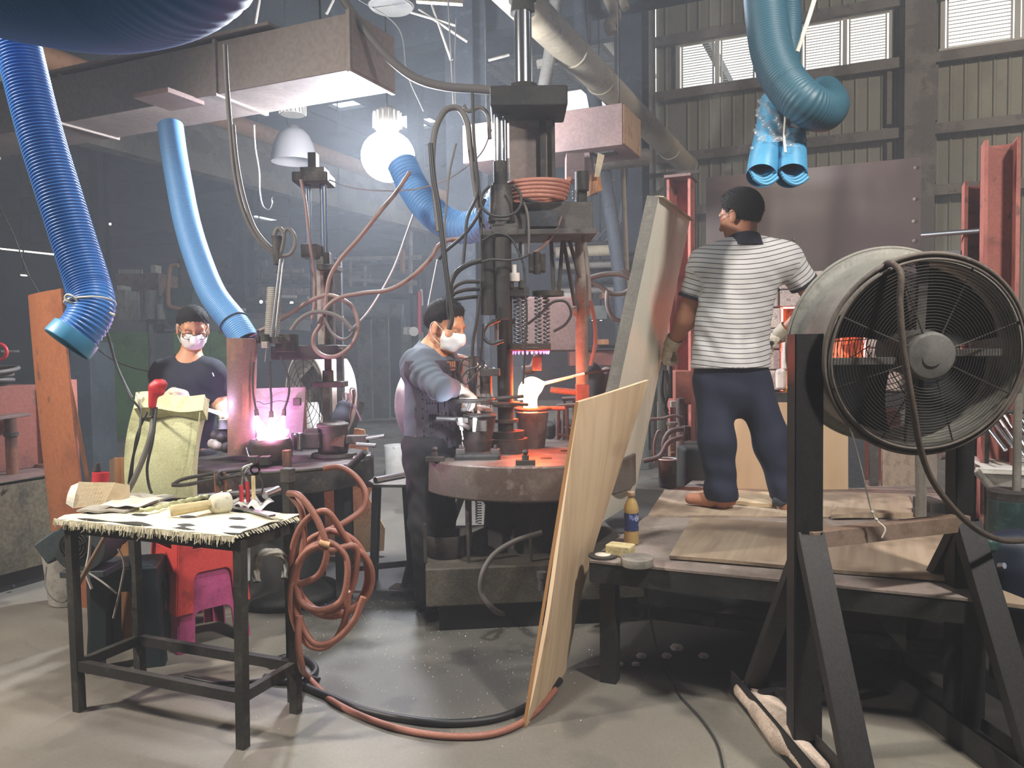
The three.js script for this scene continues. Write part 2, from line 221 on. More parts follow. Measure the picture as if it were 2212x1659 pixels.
const Mt = {
  chrome: std(0xb9bcc0, 0.2, 1), steel: std(0x8d8f92, 0.35, 0.9), brightSteel: std(0xc6c8ca, 0.28, 1),
  dark: paint(0x37352f, 0x25231f, 0x4d4a44, { rough: 0.72, metal: 0.15, s: 2, m: 0.7 }),
  darker: paint(0x242320, 0x181715, 0x34302b, { rough: 0.75, s: 5, m: 0.6 }),
  greaseIron: paint(0x3d3833, 0x26221f, 0x57504a, { rough: 0.6, metal: 0.35, s: 8, m: 0.4, amount: 0.7 }),
  tableIron: paint(0x6d655f, 0x574b44, 0x7f7973, { rough: 0.5, metal: 0.3, s: 9, m: 0.7, amount: 0.6 }),
  castIron: paint(0x4b4744, 0x332f2d, 0x635d58, { rough: 0.65, metal: 0.3, s: 13, m: 0.5 }),
  mould: paint(0x3d312d, 0x2a2220, 0x4d3a33, { rough: 0.6, metal: 0.3, s: 14, m: 0.3 }),
  rust: paint(0x6d4634, 0x4a3026, 0x8a5a3c, { rough: 0.85, s: 17, m: 0.6, amount: 0.6 }),
  redFrame: paint(0xa8665a, 0x8b5048, 0x54403c, { rough: 0.7, s: 19, m: 1.1, amount: 0.5, spots: 0.14 }),
  orangeBox: paint(0x7d4537, 0x653a30, 0x55382f, { rough: 0.7, s: 21, m: 1.3, amount: 0.5 }),
  orangePanel: paint(0xa0623f, 0x8a5236, 0x5f4232, { rough: 0.65, s: 22, m: 1.6, amount: 0.45, spots: 0.1 }),
  oliveBase: paint(0x5b533f, 0x4d4636, 0x403a2d, { rough: 0.85, s: 23, m: 1.4, amount: 0.6, fine: 0.12 }),
  ductBrown: paint(0x7d726b, 0x6b5f5a, 0x887c75, { rough: 0.75, s: 25, m: 2.2, px: 2, py: 2, amount: 0.5, spots: 0.05 }),
  ductRust: paint(0x66504a, 0x584541, 0x745f57, { rough: 0.75, s: 26, m: 1.6, px: 2, py: 2 }),
  pipeTan: paint(0xa3977f, 0x8f8370, 0x7d7060, { rough: 0.7, s: 27, m: 1.5, amount: 0.4, spots: 0.08 }),
  pipeGrey: paint(0x8b867c, 0x746f67, 0x5f5b54, { rough: 0.65, s: 28, m: 1 }),
  cladding: paint(0x9d9a86, 0x8d8976, 0x7d7768, { rough: 0.7, s: 31, m: 3.2, px: 3, py: 2, amount: 0.4, spots: 0.05, fine: 0.03 }),
  girt: paint(0x857d72, 0x6f675e, 0x5d554d, { rough: 0.75, s: 32, m: 1.5 }),
  frameWhite: std(0xd2ccbe, 0.6), slat: std(0xe6dfcc, 0.65),
  roofSheet: paint(0x565c60, 0x484d51, 0x646a6d, { rough: 0.8, s: 33, m: 4 }),
  whiteRoof: paint(0xb9b6b0, 0xa8a39b, 0x8b847b, { rough: 0.8, s: 34, m: 3 }),
  beam: paint(0x3e4349, 0x33373c, 0x50555a, { rough: 0.75, s: 35, m: 1.2 }),
  beamTan: paint(0x7a7264, 0x676056, 0x585046, { rough: 0.8, s: 36, m: 1.4 }),
  orangePipe: paint(0x9c6e4a, 0x855c41, 0x6c4c3a, { rough: 0.7, s: 37, m: 0.8 }),
  blue: std(0x4a86cf, 0.36), blueSoft: std(0x5a8fc2, 0.5), blueLight: std(0x4c96bd, 0.45), teal: std(0x2f5868, 0.5), blueDeep: std(0x3f78b4, 0.62),
  rope: std(0xd9d3c6, 0.9),
  plywood: grain(0xd2b998, 0xbd9f7d, 0x92765a, { m: 0.9, s: 41, along: 10, dirt: 0.12 }),
  plyOld: grain(0xb39f88, 0x94806b, 0x6b5a4b, { m: 1.1, s: 43, along: 9, dirt: 0.35 }),
  plyYellow: grain(0xccb592, 0xb89e78, 0xe0d8ca, { m: 1.2, s: 45, along: 3, dirt: 0.12 }),
  plyEdge: std(0x8a6238, 0.85), woodOld: grain(0x8a7058, 0x6c5542, 0x55443a, { m: 0.6, s: 47 }), woodWarm: grain(0xa6764a, 0x855a38, 0x5e4230, { m: 0.5, s: 48 }),
  cream: paint(0xd6d1c0, 0xcdc7b4, 0xb5ad9a, { rough: 0.45, s: 51, m: 1.2, px: 6, py: 2, amount: 0.4, spots: 0.04, fine: 0.03 }), creamEdge: paint(0x57544d, 0x4a4741, 0x68645c, { rough: 0.6, s: 52 }),
  chipboard: paint(0xc39b72, 0xb08a64, 0xd2b18d, { rough: 0.85, s: 53, m: 0.4, fine: 0.12 }),
  bag: paint(0xc0c096, 0xb0b086, 0x9b9a74, { rough: 0.9, s: 55, m: 0.5, amount: 0.5, fine: 0.1, spots: 0.08 }),
  bagHem: paint(0xd2d0a6, 0xc2c096, 0xaeab84, { rough: 0.95, s: 56, m: 0.15, fine: 0.2 }),
  cloth: paint(0xdfd8bd, 0xd2cab0, 0xbab295, { rough: 0.95, s: 57, m: 0.35, amount: 0.45, spots: 0.1, fine: 0.12, bump: 0.002 }),
  paper: paint(0xdcd5c6, 0xcdc4b2, 0xb3a891, { rough: 0.9, s: 58, m: 0.4 }), paperGrey: paint(0xa6a197, 0x8d887e, 0x6f6a62, { rough: 0.9, s: 59, m: 0.3 }),
  carton: paint(0xcdb997, 0xbda784, 0xa48d6c, { rough: 0.9, s: 60, m: 0.4 }),
  mallet: grain(0xd8c79a, 0xc4b184, 0xa8966e, { m: 0.3, s: 61 }), malletHead: paint(0xc9c4ae, 0xb5ae98, 0x98917d, { s: 62, m: 0.2 }),
  pink: paint(0xb04a78, 0x9c3f6a, 0x84385c, { rough: 0.45, s: 63, m: 0.8, spots: 0.08 }), redPlastic: paint(0xc8443f, 0xb13a38, 0x8e3634, { rough: 0.45, s: 64, m: 0.6, spots: 0.12 }),
  green: paint(0x5d8a3d, 0x4f7836, 0x466a32, { rough: 0.6, s: 65, m: 2, px: 2, py: 2 }), greyMachine: paint(0x6f716c, 0x5f615d, 0x4f504d, { rough: 0.7, s: 66, m: 2 }), greyGreen: paint(0x6a6f66, 0x575c55, 0x4a4d47, { s: 67, m: 1.5 }),
  stoolDark: std(0x1d2a2e, 0.5), blower: paint(0x3b4547, 0x30393b, 0x545b5a, { s: 68, m: 0.5 }),
  hoseOrange: paint(0x94604f, 0x7d4a3f, 0xa3755a, { rough: 0.55, s: 69, m: 0.5 }), hoseBlack: std(0x1c1c1c, 0.5), hoseGrey: std(0x5b5753, 0.6), hosePink: std(0x7c655e, 0.45), cable: std(0x252423, 0.6),
  redRubber: std(0xc22f36, 0.5), redHandle: std(0xb8323c, 0.45),
  fanGrey: paint(0x8a887e, 0x7d7b72, 0x6a675f, { rough: 0.6, s: 71, m: 0.8, spots: 0.08 }), fanWhite: paint(0xd9d7d0, 0xc6c3ba, 0xa5a299, { rough: 0.5, s: 72, m: 0.7, spots: 0.04 }), fanDark: std(0x26272b, 0.55), fanHub: paint(0x6d6a66, 0x5c5955, 0x7d7a75, { s: 73, m: 0.3 }), wire: std(0x4a453f, 0.55, 0.5),
  stand: paint(0x242222, 0x1b1a1a, 0x302d2a, { rough: 0.55, s: 74, m: 0.5, metal: 0.2 }), standTan: paint(0x8b7667, 0x76624f, 0x6b5a4c, { s: 75, m: 0.5 }),
  soot: null, furnaceBrick: null, sand: paint(0xb8a596, 0xa39182, 0xc9b8a8, { rough: 1, s: 78, m: 0.2, fine: 0.2, bump: 0.003 }),
  pumpGreen: paint(0x2f4a46, 0x263b3a, 0x46605a, { rough: 0.5, s: 79, m: 0.5 }), pumpBlue: std(0x1d2434, 0.5),
  skin: std(0xc08a68, 0.55), skinRed: std(0xb47a5e, 0.55), hair: std(0x09090c, 0.85), glove: paint(0xcfc6b2, 0xbcb29c, 0xa89c84, { rough: 0.95, s: 81, m: 0.12 }), mask: std(0xe4e4e0, 0.85),
  navy: std(0x1c2130, 0.85), black: std(0x14151a, 0.85), trousers: std(0x1d2236, 0.85), teeGrey: std(0x575f6b, 0.88),
  concrete2: paint(0x8a857c, 0x77726a, 0x5f5b54, { rough: 0.9, s: 83, m: 2 }), dirt: paint(0x4a4540, 0x37332f, 0x5f5851, { rough: 0.95, s: 84, m: 0.5 }),
  cartonBrown: paint(0x9b7b63, 0x876a55, 0x6d5545, { s: 85, m: 1 }), whiteGoods: std(0xc9c5bd, 0.7), black2: std(0x0d0d0e, 0.7),
  glassClear: new THREE.MeshPhysicalMaterial({ color: 0xffffff, roughness: 0.05, transmission: 1, thickness: 0 }),
  wrap: new THREE.MeshPhysicalMaterial({ color: 0xf2f4f4, roughness: 0.18, transmission: 0.82, thickness: 0, specularIntensity: 1, clearcoat: 1, clearcoatRoughness: 0.1 }),
  lampGlow: std(0xffffff, 0.5, 0, { emissive: 0xf4f8ff, emissiveIntensity: 30 }),
  tubeGlow: std(0xffffff, 0.5, 0, { emissive: 0xfff6e8, emissiveIntensity: 4 }),
};
{ // soot-blown steel plate
  const [A, B, C, D] = [rgb(0x645550), rgb(0x544743), rgb(0x766b66), rgb(0xa59f9a)];
  const map = tex(512, (u, v) => { const n = fbm(u, v, 3, 2, 5, 201), q = fbm(u, v, 40, 40, 3, 230), low = sstep(0.42, 0.05, v - 0.18 + (fbm(u, v, 4, 4, 3, 260) - 0.5) * 0.35 + abs(u - 0.62) * 0.3); let k = mixc(A, B, sstep(0.4, 0.62, n)); k = mixc(k, C, sstep(0.55, 0.75, fbm(u, v, 4, 1, 4, 240))); k = mixc(k, q > 0.52 ? D : rgb(0x4d4845), low * 0.8 * sstep(0.35, 0.65, q + 0.12)); return k; }, 2.2);
  Mt.soot = std(0xffffff, 0.7, 0.1, { map });
  Mt.furnaceBrick = paint(0xa89a90, 0x8c7d74, 0x6d605a, { rough: 0.95, s: 77, m: 0.5, fine: 0.2, bump: 0.006 });
}
// ---------------------------------------------------------------- the hall
const WZ = -14, ROOF = 8.6;
function holes(u0, u1, v0, v1, hs) {   // the rectangle less the holes [u0, u1, v0, v1], as rectangles
  const us = [...new Set([u0, u1, ...hs.flatMap((h) => [h[0], h[1]])])].filter((u) => u >= u0 && u <= u1).sort((a, b) => a - b), out = [];
  for (let i = 0; i < us.length - 1; i++) {
    const um = (us[i] + us[i + 1]) / 2, cut = hs.filter((h) => h[0] < um && h[1] > um).sort((a, b) => a[2] - b[2]); let v = v0;
    for (const h of cut) { if (h[2] > v) out.push([us[i], us[i + 1], v, h[2]]); v = max(v, h[3]); }
    if (v < v1) out.push([us[i], us[i + 1], v, v1]);
  }
  return out;
}
// floor: one near field with its own stains and painted-in shade, the rest beyond
{
  const x0 = -6, x1 = 4, z0 = -8, z1 = 2, S = 2048;
  const arc = [[640, 1475], [760, 1555], [900, 1590], [1050, 1585], [1150, 1530], [1190, 1440], [1185, 1330], [1130, 1260], [900, 1240], [680, 1270], [640, 1360]].map(([a, b]) => onY(a, b, 0));
  const inside = (x, z) => { let c = false; for (let i = 0, j = arc.length - 1; i < arc.length; j = i++) { const a = arc[i], b = arc[j]; if ((a.z > z) !== (b.z > z) && x < (b.x - a.x) * (z - a.z) / (b.z - a.z) + a.x) c = !c; } return c; };
  const cen = onY(930, 1410, 0);
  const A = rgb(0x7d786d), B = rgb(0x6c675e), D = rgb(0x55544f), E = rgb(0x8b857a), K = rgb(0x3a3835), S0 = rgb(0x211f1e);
  const map = tex(S, (u, v) => {
    const x = lerp(x0, x1, u), z = lerp(z0, z1, v), n = fbm(u, v, 8, 8, 5, 301), q = fbm(u, v, 40, 40, 4, 330), f = hash2(u * S | 0, v * S | 0, 5) - 0.5;
    let k = mixc(A, B, sstep(0.35, 0.65, n)); k = mixc(k, E, sstep(0.6, 0.8, fbm(u, v, 14, 5, 4, 350)) * 0.5);
    const r = Math.hypot(x - cen.x, z - cen.z), w = sstep(0.95, 0.55, r + (n - 0.5) * 0.5);
    k = mixc(k, D, w * 0.85); k = mixc(k, K, sstep(0.62, 0.72, q) * 0.35 * (0.35 + w)); k = mixc(k, K, sstep(0.68, 0.75, fbm(u, v, 22, 22, 3, 370)) * 0.4);
    { const sx = sstep(-1.25, -1.0, x + (n - 0.5) * 0.3) * sstep(-3.25, -3.45, z + (n - 0.5) * 0.3) * sstep(1.2, 0.4, x); k = mixc(k, S0, sx * 0.85); }  // black soil under the platform, with its shade painted into the colour
    { const dd = x * FWD.x + z * FWD.z, rx = x * RGT.x + z * RGT.z, w2 = (n - 0.5) * 0.5; k = mixc(k, S0, sstep(4.2, 4.4, dd + w2) * sstep(5.9, 5.3, dd + w2) * sstep(-1.55, -1.3, rx + w2) * sstep(0.7, 0.5, rx + w2) * 0.9); }  // oily soot about the machines, their shade painted in with it
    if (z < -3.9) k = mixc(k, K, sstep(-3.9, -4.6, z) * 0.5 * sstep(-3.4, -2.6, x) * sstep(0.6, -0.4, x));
    return [k[0] + f * 0.035, k[1] + f * 0.035, k[2] + f * 0.035];
  }, 1, true);
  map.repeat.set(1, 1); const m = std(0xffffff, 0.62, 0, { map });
  const q = new THREE.PlaneGeometry(x1 - x0, z1 - z0).rotateX(-PI / 2).translate((x0 + x1) / 2, 0, (z0 + z1) / 2), uv = q.attributes.uv, p = q.attributes.position;
  for (let i = 0; i < uv.count; i++) uv.setXY(i, (p.getX(i) - x0) / (x1 - x0), (p.getZ(i) - z0) / (z1 - z0));
  const rest = holes(-48, 14, -62, 8, [[x0, x1, z0, z1]]).map(([a, b, c, d]) => bx((a + b) / 2, -0.1, (c + d) / 2, b - a, 0.2, d - c));
  const far = part('floor_beyond', rest, Mt.concrete2);
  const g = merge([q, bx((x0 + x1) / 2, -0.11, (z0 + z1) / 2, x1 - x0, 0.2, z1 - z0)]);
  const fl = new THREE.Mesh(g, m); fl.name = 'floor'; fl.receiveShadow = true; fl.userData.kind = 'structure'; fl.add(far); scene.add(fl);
  // crushed glass glittering on the dark patch
  const gl = new THREE.TetrahedronGeometry(1, 0), im = new THREE.InstancedMesh(gl, std(0xf3f6f6, 0.15), 900), mt = M4();
  for (let i = 0; i < 900; i++) {
    let a, r; do { a = rnd() * 2 * PI; r = sqrt(rnd()) * 0.95; } while (!inside(cen.x + cos(a) * r * 1.1, cen.z + sin(a) * r) && rnd() > 0.25);
    const s = rr(0.0012, 0.0034); mt.compose(V(cen.x + cos(a) * r * 1.1, s * 0.4, cen.z + sin(a) * r), new THREE.Quaternion().setFromEuler(new THREE.Euler(rnd() * 6, rnd() * 6, rnd() * 6)), V(s, s * 0.6, s)); im.setMatrixAt(i, mt);
  }
  im.name = 'glass_cullet'; stuff(im, 'tiny glittering glass splinters scattered over the dark floor', 'glass splinters');
}
// back wall: ribbed sheet cladding with louvred window strips, girts and posts
const xL = onZ(1418, 300, WZ).x;
const winA = { l: onZ(1465, 148, WZ), r: onZ(1925, 75, WZ), t: onZ(1700, 57, WZ).y, b: onZ(1700, 166, WZ).y };
const winB = { l: onZ(2036, 50, WZ), r: onZ(2036, 50, WZ), t: winA.t + 0.12, b: winA.b };
winB.b = onZ(2036, 113, WZ).y; winB.t = winB.b + 1.0;
{
  const wa = [winA.l.x, winA.r.x, winA.b, winA.t], wb = [winB.l.x, winB.l.x + 3.9, winB.b, winB.t], R = [];
  const pit = 0.19;
  for (const [a, b, c, d] of holes(xL, 9.5, 0, ROOF, [wa, wb])) {
    R.push(bx((a + b) / 2, (c + d) / 2, WZ - 0.03, b - a, d - c, 0.04));
    for (let x = Math.ceil((a + 0.03) / pit) * pit; x < b - 0.03; x += pit) R.push(mv(new THREE.CylinderGeometry(0.03, 0.03, d - c, 4, 1), x, (c + d) / 2, WZ - 0.012));
  }
  struct('wall_back', R, Mt.cladding);
  // girts and posts
  const ys = [onZ(1816, 298, WZ).y, onZ(1816, 152, WZ).y, onZ(2000, 408, WZ).y, 1.3, winA.t + 0.1];
  ys.forEach((y, i) => struct('trim_' + (i + 1), [bx((xL + 9.5) / 2, y, WZ + 0.1, 9.5 - xL, 0.035, 0.19), bx((xL + 9.5) / 2, y - 0.07, WZ + 0.19, 9.5 - xL, 0.14, 0.012), bx((xL + 9.5) / 2, y - 0.13, WZ + 0.14, 9.5 - xL, 0.012, 0.1)], Mt.girt));
  const px = onZ(1985, 200, WZ).x;
  struct('trim_6', [bx(px, ROOF / 2, WZ + 0.28, 0.42, ROOF, 0.03), bx(px, ROOF / 2, WZ + 0.02, 0.42, ROOF, 0.03), bx(px, ROOF / 2, WZ + 0.15, 0.02, ROOF, 0.26)], Mt.girt);
  // rain pipes and slim rails on the cladding
  [[1922, 140, 268], [1922, 285, 345], [2022, 135, 260], [2018, 275, 395]].forEach(([x, a, b], i) => { const p = onZ(x, a, WZ + 0.1), q = onZ(x, b, WZ + 0.1); struct('trim_' + (7 + i), bx(p.x, (p.y + q.y) / 2, WZ + 0.06, 0.07, p.y - q.y, 0.08), Mt.girt); });
  // louvres
  const louvre = (name, w, n) => {
    const [a, b, c, d] = w, mids = Array.from({ length: n + 1 }, (_, i) => lerp(a, b, i / n)), H = d - c, N = 17;
    const fr = part('window_frame', [bx((a + b) / 2, d, WZ, b - a + 0.1, 0.06, 0.12), bx((a + b) / 2, c, WZ, b - a + 0.1, 0.07, 0.14), ...mids.map((x) => bx(x, (c + d) / 2, WZ + 0.01, 0.065, H, 0.1)), ...mids.slice(0, -1).flatMap((x, i) => [0.07, -0.07].map((o) => bx(o > 0 ? x + o : mids[i + 1] + o, (c + d) / 2, WZ, 0.025, H, 0.05)))], Mt.frameWhite);
    const g = new THREE.BoxGeometry((b - a) / n - 0.13, 0.009, 0.035), kids = [fr];
    for (let i = 0; i < n; i++) for (let k = 0; k < N; k++) { const s = new THREE.Mesh(g, Mt.slat); s.name = 'slat'; s.castShadow = s.receiveShadow = true; s.position.set((mids[i] + mids[i + 1]) / 2, c + 0.04 + (k + 0.5) * (H - 0.07) / N, WZ); s.rotation.x = 0.12; kids.push(s); }
    const gr = new THREE.Group(); gr.name = name; gr.userData.kind = 'structure'; for (const k of kids) gr.add(k); scene.add(gr);
  };
  louvre('window_1', wa, 5); louvre('window_2', [wb[0], wb[0] + 3.9, wb[2], wb[3]], 4);
}
// roof over the hall with a few rooflights
{
  const hs = [[[716, 226], [780, 226], [735, 240], [760, 218]], [[855, 268], [905, 268], [880, 250], [880, 284]], [[925, 262], [940, 262], [930, 272], [930, 255]], [[382, 85], [400, 85], [390, 90], [390, 80]], [[420, 70], [448, 70], [434, 78], [434, 64]]].map((q) => { const p = q.map(([a, b]) => onY(a, b, ROOF)); return [min(...p.map((v) => v.x)), max(...p.map((v) => v.x)), min(...p.map((v) => v.z)), max(...p.map((v) => v.z))]; });
  const lights = [[-30, -29.2, -36, -33]];
  const rects = holes(-48, 10, -60, 8, [...hs, ...lights, [xL - 5.6, 10, -62, WZ - 0.2]]);
  struct('ceiling', rects.map(([a, b, c, d]) => bx((a + b) / 2, ROOF + 0.05, (c + d) / 2, b - a, 0.1, d - c)), Mt.roofSheet);
  // purlins along the depth of the hall, rafters across
  let n = 20; for (const x of [-3.4, -6.2, -9, -11.8, -14.6, -17.4, -20.2, -23, -27, -31, -36]) struct('trim_' + (n++), [bx(x, ROOF - 0.14, -26, 0.14, 0.28, 66)], Mt.beam);
  for (const z of [-8, -16, -24, -34, -46]) struct('trim_' + (n++), [bx(-26, ROOF - 0.5, z, 44, 0.7, 0.025), bx(-26, ROOF - 0.17, z, 44, 0.03, 0.24), bx(-26, ROOF - 0.85, z, 44, 0.03, 0.24)], Mt.beam);
}
// far walls and the walls behind the viewer
struct('wall_left', [bx(-48, ROOF / 2, -26, 0.2, ROOF, 68)], Mt.roofSheet);
struct('wall_far', holes(-48, xL, 0, ROOF, [[-44, -40, 3.8, 4.1], [-22, -20.5, 2.9, 3.2]]).map(([a, b, c, d]) => bx((a + b) / 2, (c + d) / 2, -60, b - a, d - c, 0.2)), Mt.roofSheet);
struct('wall_right', holes(-20, 8, 0, ROOF, [[-7.2, -4.6, 0.35, 3.0]]).map(([a, b, c, d]) => bx(9.5, (c + d) / 2, (a + b) / 2, 0.2, d - c, b - a)), Mt.cladding);
struct('wall_front', [bx(-19, ROOF / 2, 8, 58, ROOF, 0.2)], Mt.cladding);
// open canopy beyond the back wall, lit by daylight from its open side
{
  const x0 = xL - 5.6, x1 = xL * 1.5, zc = (WZ - 0.2 - 21.2) / 2, zl = 21.2 + WZ - 0.2, R = [bx((x0 + x1) / 2, ROOF, zc, x1 - x0, 0.05, zl)];
  for (let z = -21; z < WZ - 0.3; z += 0.26) R.push(bx((x0 + x1) / 2, ROOF - 0.045, z, x1 - x0, 0.05, 0.04));
  struct('canopy', R, Mt.whiteRoof, [part('purlin', [0.2, 0.55, 0.9].map((t) => bx(lerp(x0, x1, t), ROOF - 0.2, zc, 0.12, 0.3, zl)), Mt.beamTan)]);
  struct('wall_canopy', [bx((x0 + x1) / 2, 4.0, -21.3, x1 - x0, 8.0, 0.12)], Mt.beam);
}
// ---------------------------------------------------------------- lamps
function highBay(pos, power, label, aim, half, color = 0xf6f8ff) {   // a reflector lamp aimed at a point; half = half its cone in degrees
  const shade = lathe([[0.06, 0.2], [0.1, 0.19], [0.16, 0.13], [0.205, 0.04], [0.22, -0.02], [0.212, -0.02], [0.195, 0.04], [0.15, 0.12], [0.09, 0.175], [0.0, 0.18]], 40);
  const head = [lathe([[0, 0.36], [0.05, 0.36], [0.09, 0.33], [0.09, 0.2], [0.06, 0.19]], 24), ...Array.from({ length: 16 }, (_, i) => bx(0.095, 0.27, 0, 0.03, 0.11, 0.006).rotateY(i * PI / 8))];
  const bowl = lathe([[0, -0.15], [0.08, -0.14], [0.15, -0.1], [0.19, -0.04], [0.2, 0.0], [0.15, 0.03], [0, 0.04]], 32);
  const hook = [ring(0.03, 0.006, 16, 6).translate(0, 0.39, 0), rod(V(0, 0.41, 0), V(0, 1.4, 0), 0.006)];
  const g = new THREE.Group(); g.name = numbered('high_bay_lamp');
  g.add(part('lamp_shade', shade, Mt.steel), part('lamp_head', head, Mt.pipeGrey), part('glowing_bowl', bowl, Mt.lampGlow), part('hanger', hook, Mt.dark));
  const dir = aim.clone().sub(pos).normalize(); g.position.copy(pos); g.quaternion.setFromUnitVectors(V(0, -1, 0), dir); tag(g, label, 'lamp'); scene.add(g);
  const L = new THREE.SpotLight(color, power, 0, THREE.MathUtils.degToRad(half), 0.55, 2); L.position.copy(pos).addScaledVector(dir, 0.2); L.target.position.copy(aim); L.castShadow = true; L.shadow.radius = 9; scene.add(L, L.target);
  return g;
}
{ // the lit lamp: its round glare shaped as a globe under a finned head
  const p = at(838, 338, 6.0), g = new THREE.Group(); g.name = numbered('high_bay_lamp');
  g.add(part('glowing_globe', new THREE.SphereGeometry(0.2, 40, 28).scale(1, 0.94, 1), Mt.lampGlow), part('lamp_head', [lathe([[0, 0.36], [0.05, 0.36], [0.085, 0.33], [0.09, 0.2], [0.07, 0.18], [0, 0.18]], 24), ...Array.from({ length: 14 }, (_, i) => bx(0.095, 0.27, 0, 0.03, 0.11, 0.006).rotateY(i * PI / 7))], Mt.pipeGrey), part('hanger', rod(V(0, 0.36, 0), V(0, ROOF - p.y - 0.4, 0), 0.006), Mt.dark));
  g.position.copy(p); tag(g, 'dazzling white lamp hanging lit above the ribbed hose, its glare shaped as a globe', 'lamp'); scene.add(g);
  const L = new THREE.PointLight(0xf0f5ff, 55, 0, 2); L.castShadow = true; L.shadow.radius = 8; g.add(L);
}
highBay(V(-5.35, 4.3, 0.2), 120, 'lit high bay lamp beyond the left edge of the view above the furnace', V(-1.9, 0.9, -3.0), 40, 0xfff4e6);
highBay(V(1.9, 4.6, -1.5), 76, 'lit high bay lamp beyond the right edge of the view over the fan', V(-0.7, 1.0, -4.4), 40, 0xfff8f0);
highBay(cam3(V(0, 5.3, 0), -0.2, 0, 2.7), 48, 'lit high bay lamp high over the open floor, above the view', cam3(V(0, 0, 0), -0.3, 0, 3.3), 34, 0xf8f8f4);
highBay(V(4.6, 6.6, -8.2), 70, 'lamp added to brighten the clad wall, outside the view beyond the red posts', V(-0.5, 3.5, -12.5), 55, 0xfff2e6);  // added lamp, out of view, that brightens the clad wall
{ // the lamp that is off
  const p = at(635, 350, 7.4), s = 1.0, prof = [[0, 0.33], [0.05, 0.33], [0.06, 0.3], [0.1, 0.29], [0.145, 0.24], [0.185, 0.15], [0.205, 0.05], [0.21, 0.0], [0.2, 0.0], [0.17, 0.14], [0.1, 0.26], [0, 0.27]].map(([r, y]) => [r * s, y * s]);
  const fins = Array.from({ length: 20 }, (_, i) => bx(0.1, 0.5, 0, 0.05, 0.13, 0.008).rotateY(i * PI / 10));
  thing('high_bay_lamp', 'unlit grey high bay lamp dome with a finned head under the box duct', 'lamp', [
    part('lamp_shade', lathe(prof, 40).translate(p.x, p.y, p.z), Mt.domeGrey = std(0x5e5b5a, 0.7)), part('lamp_head', [...fins, mv(new THREE.CylinderGeometry(0.09, 0.11, 0.14, 24), 0, 0.5, 0)].map((g) => g.translate(p.x, p.y, p.z)), Mt.pipeGrey),
    part('hanger', rod(p.clone().add(V(0, 0.55, 0)), p.clone().add(V(0, 1.2, 0)), 0.02), Mt.dark)]);
}
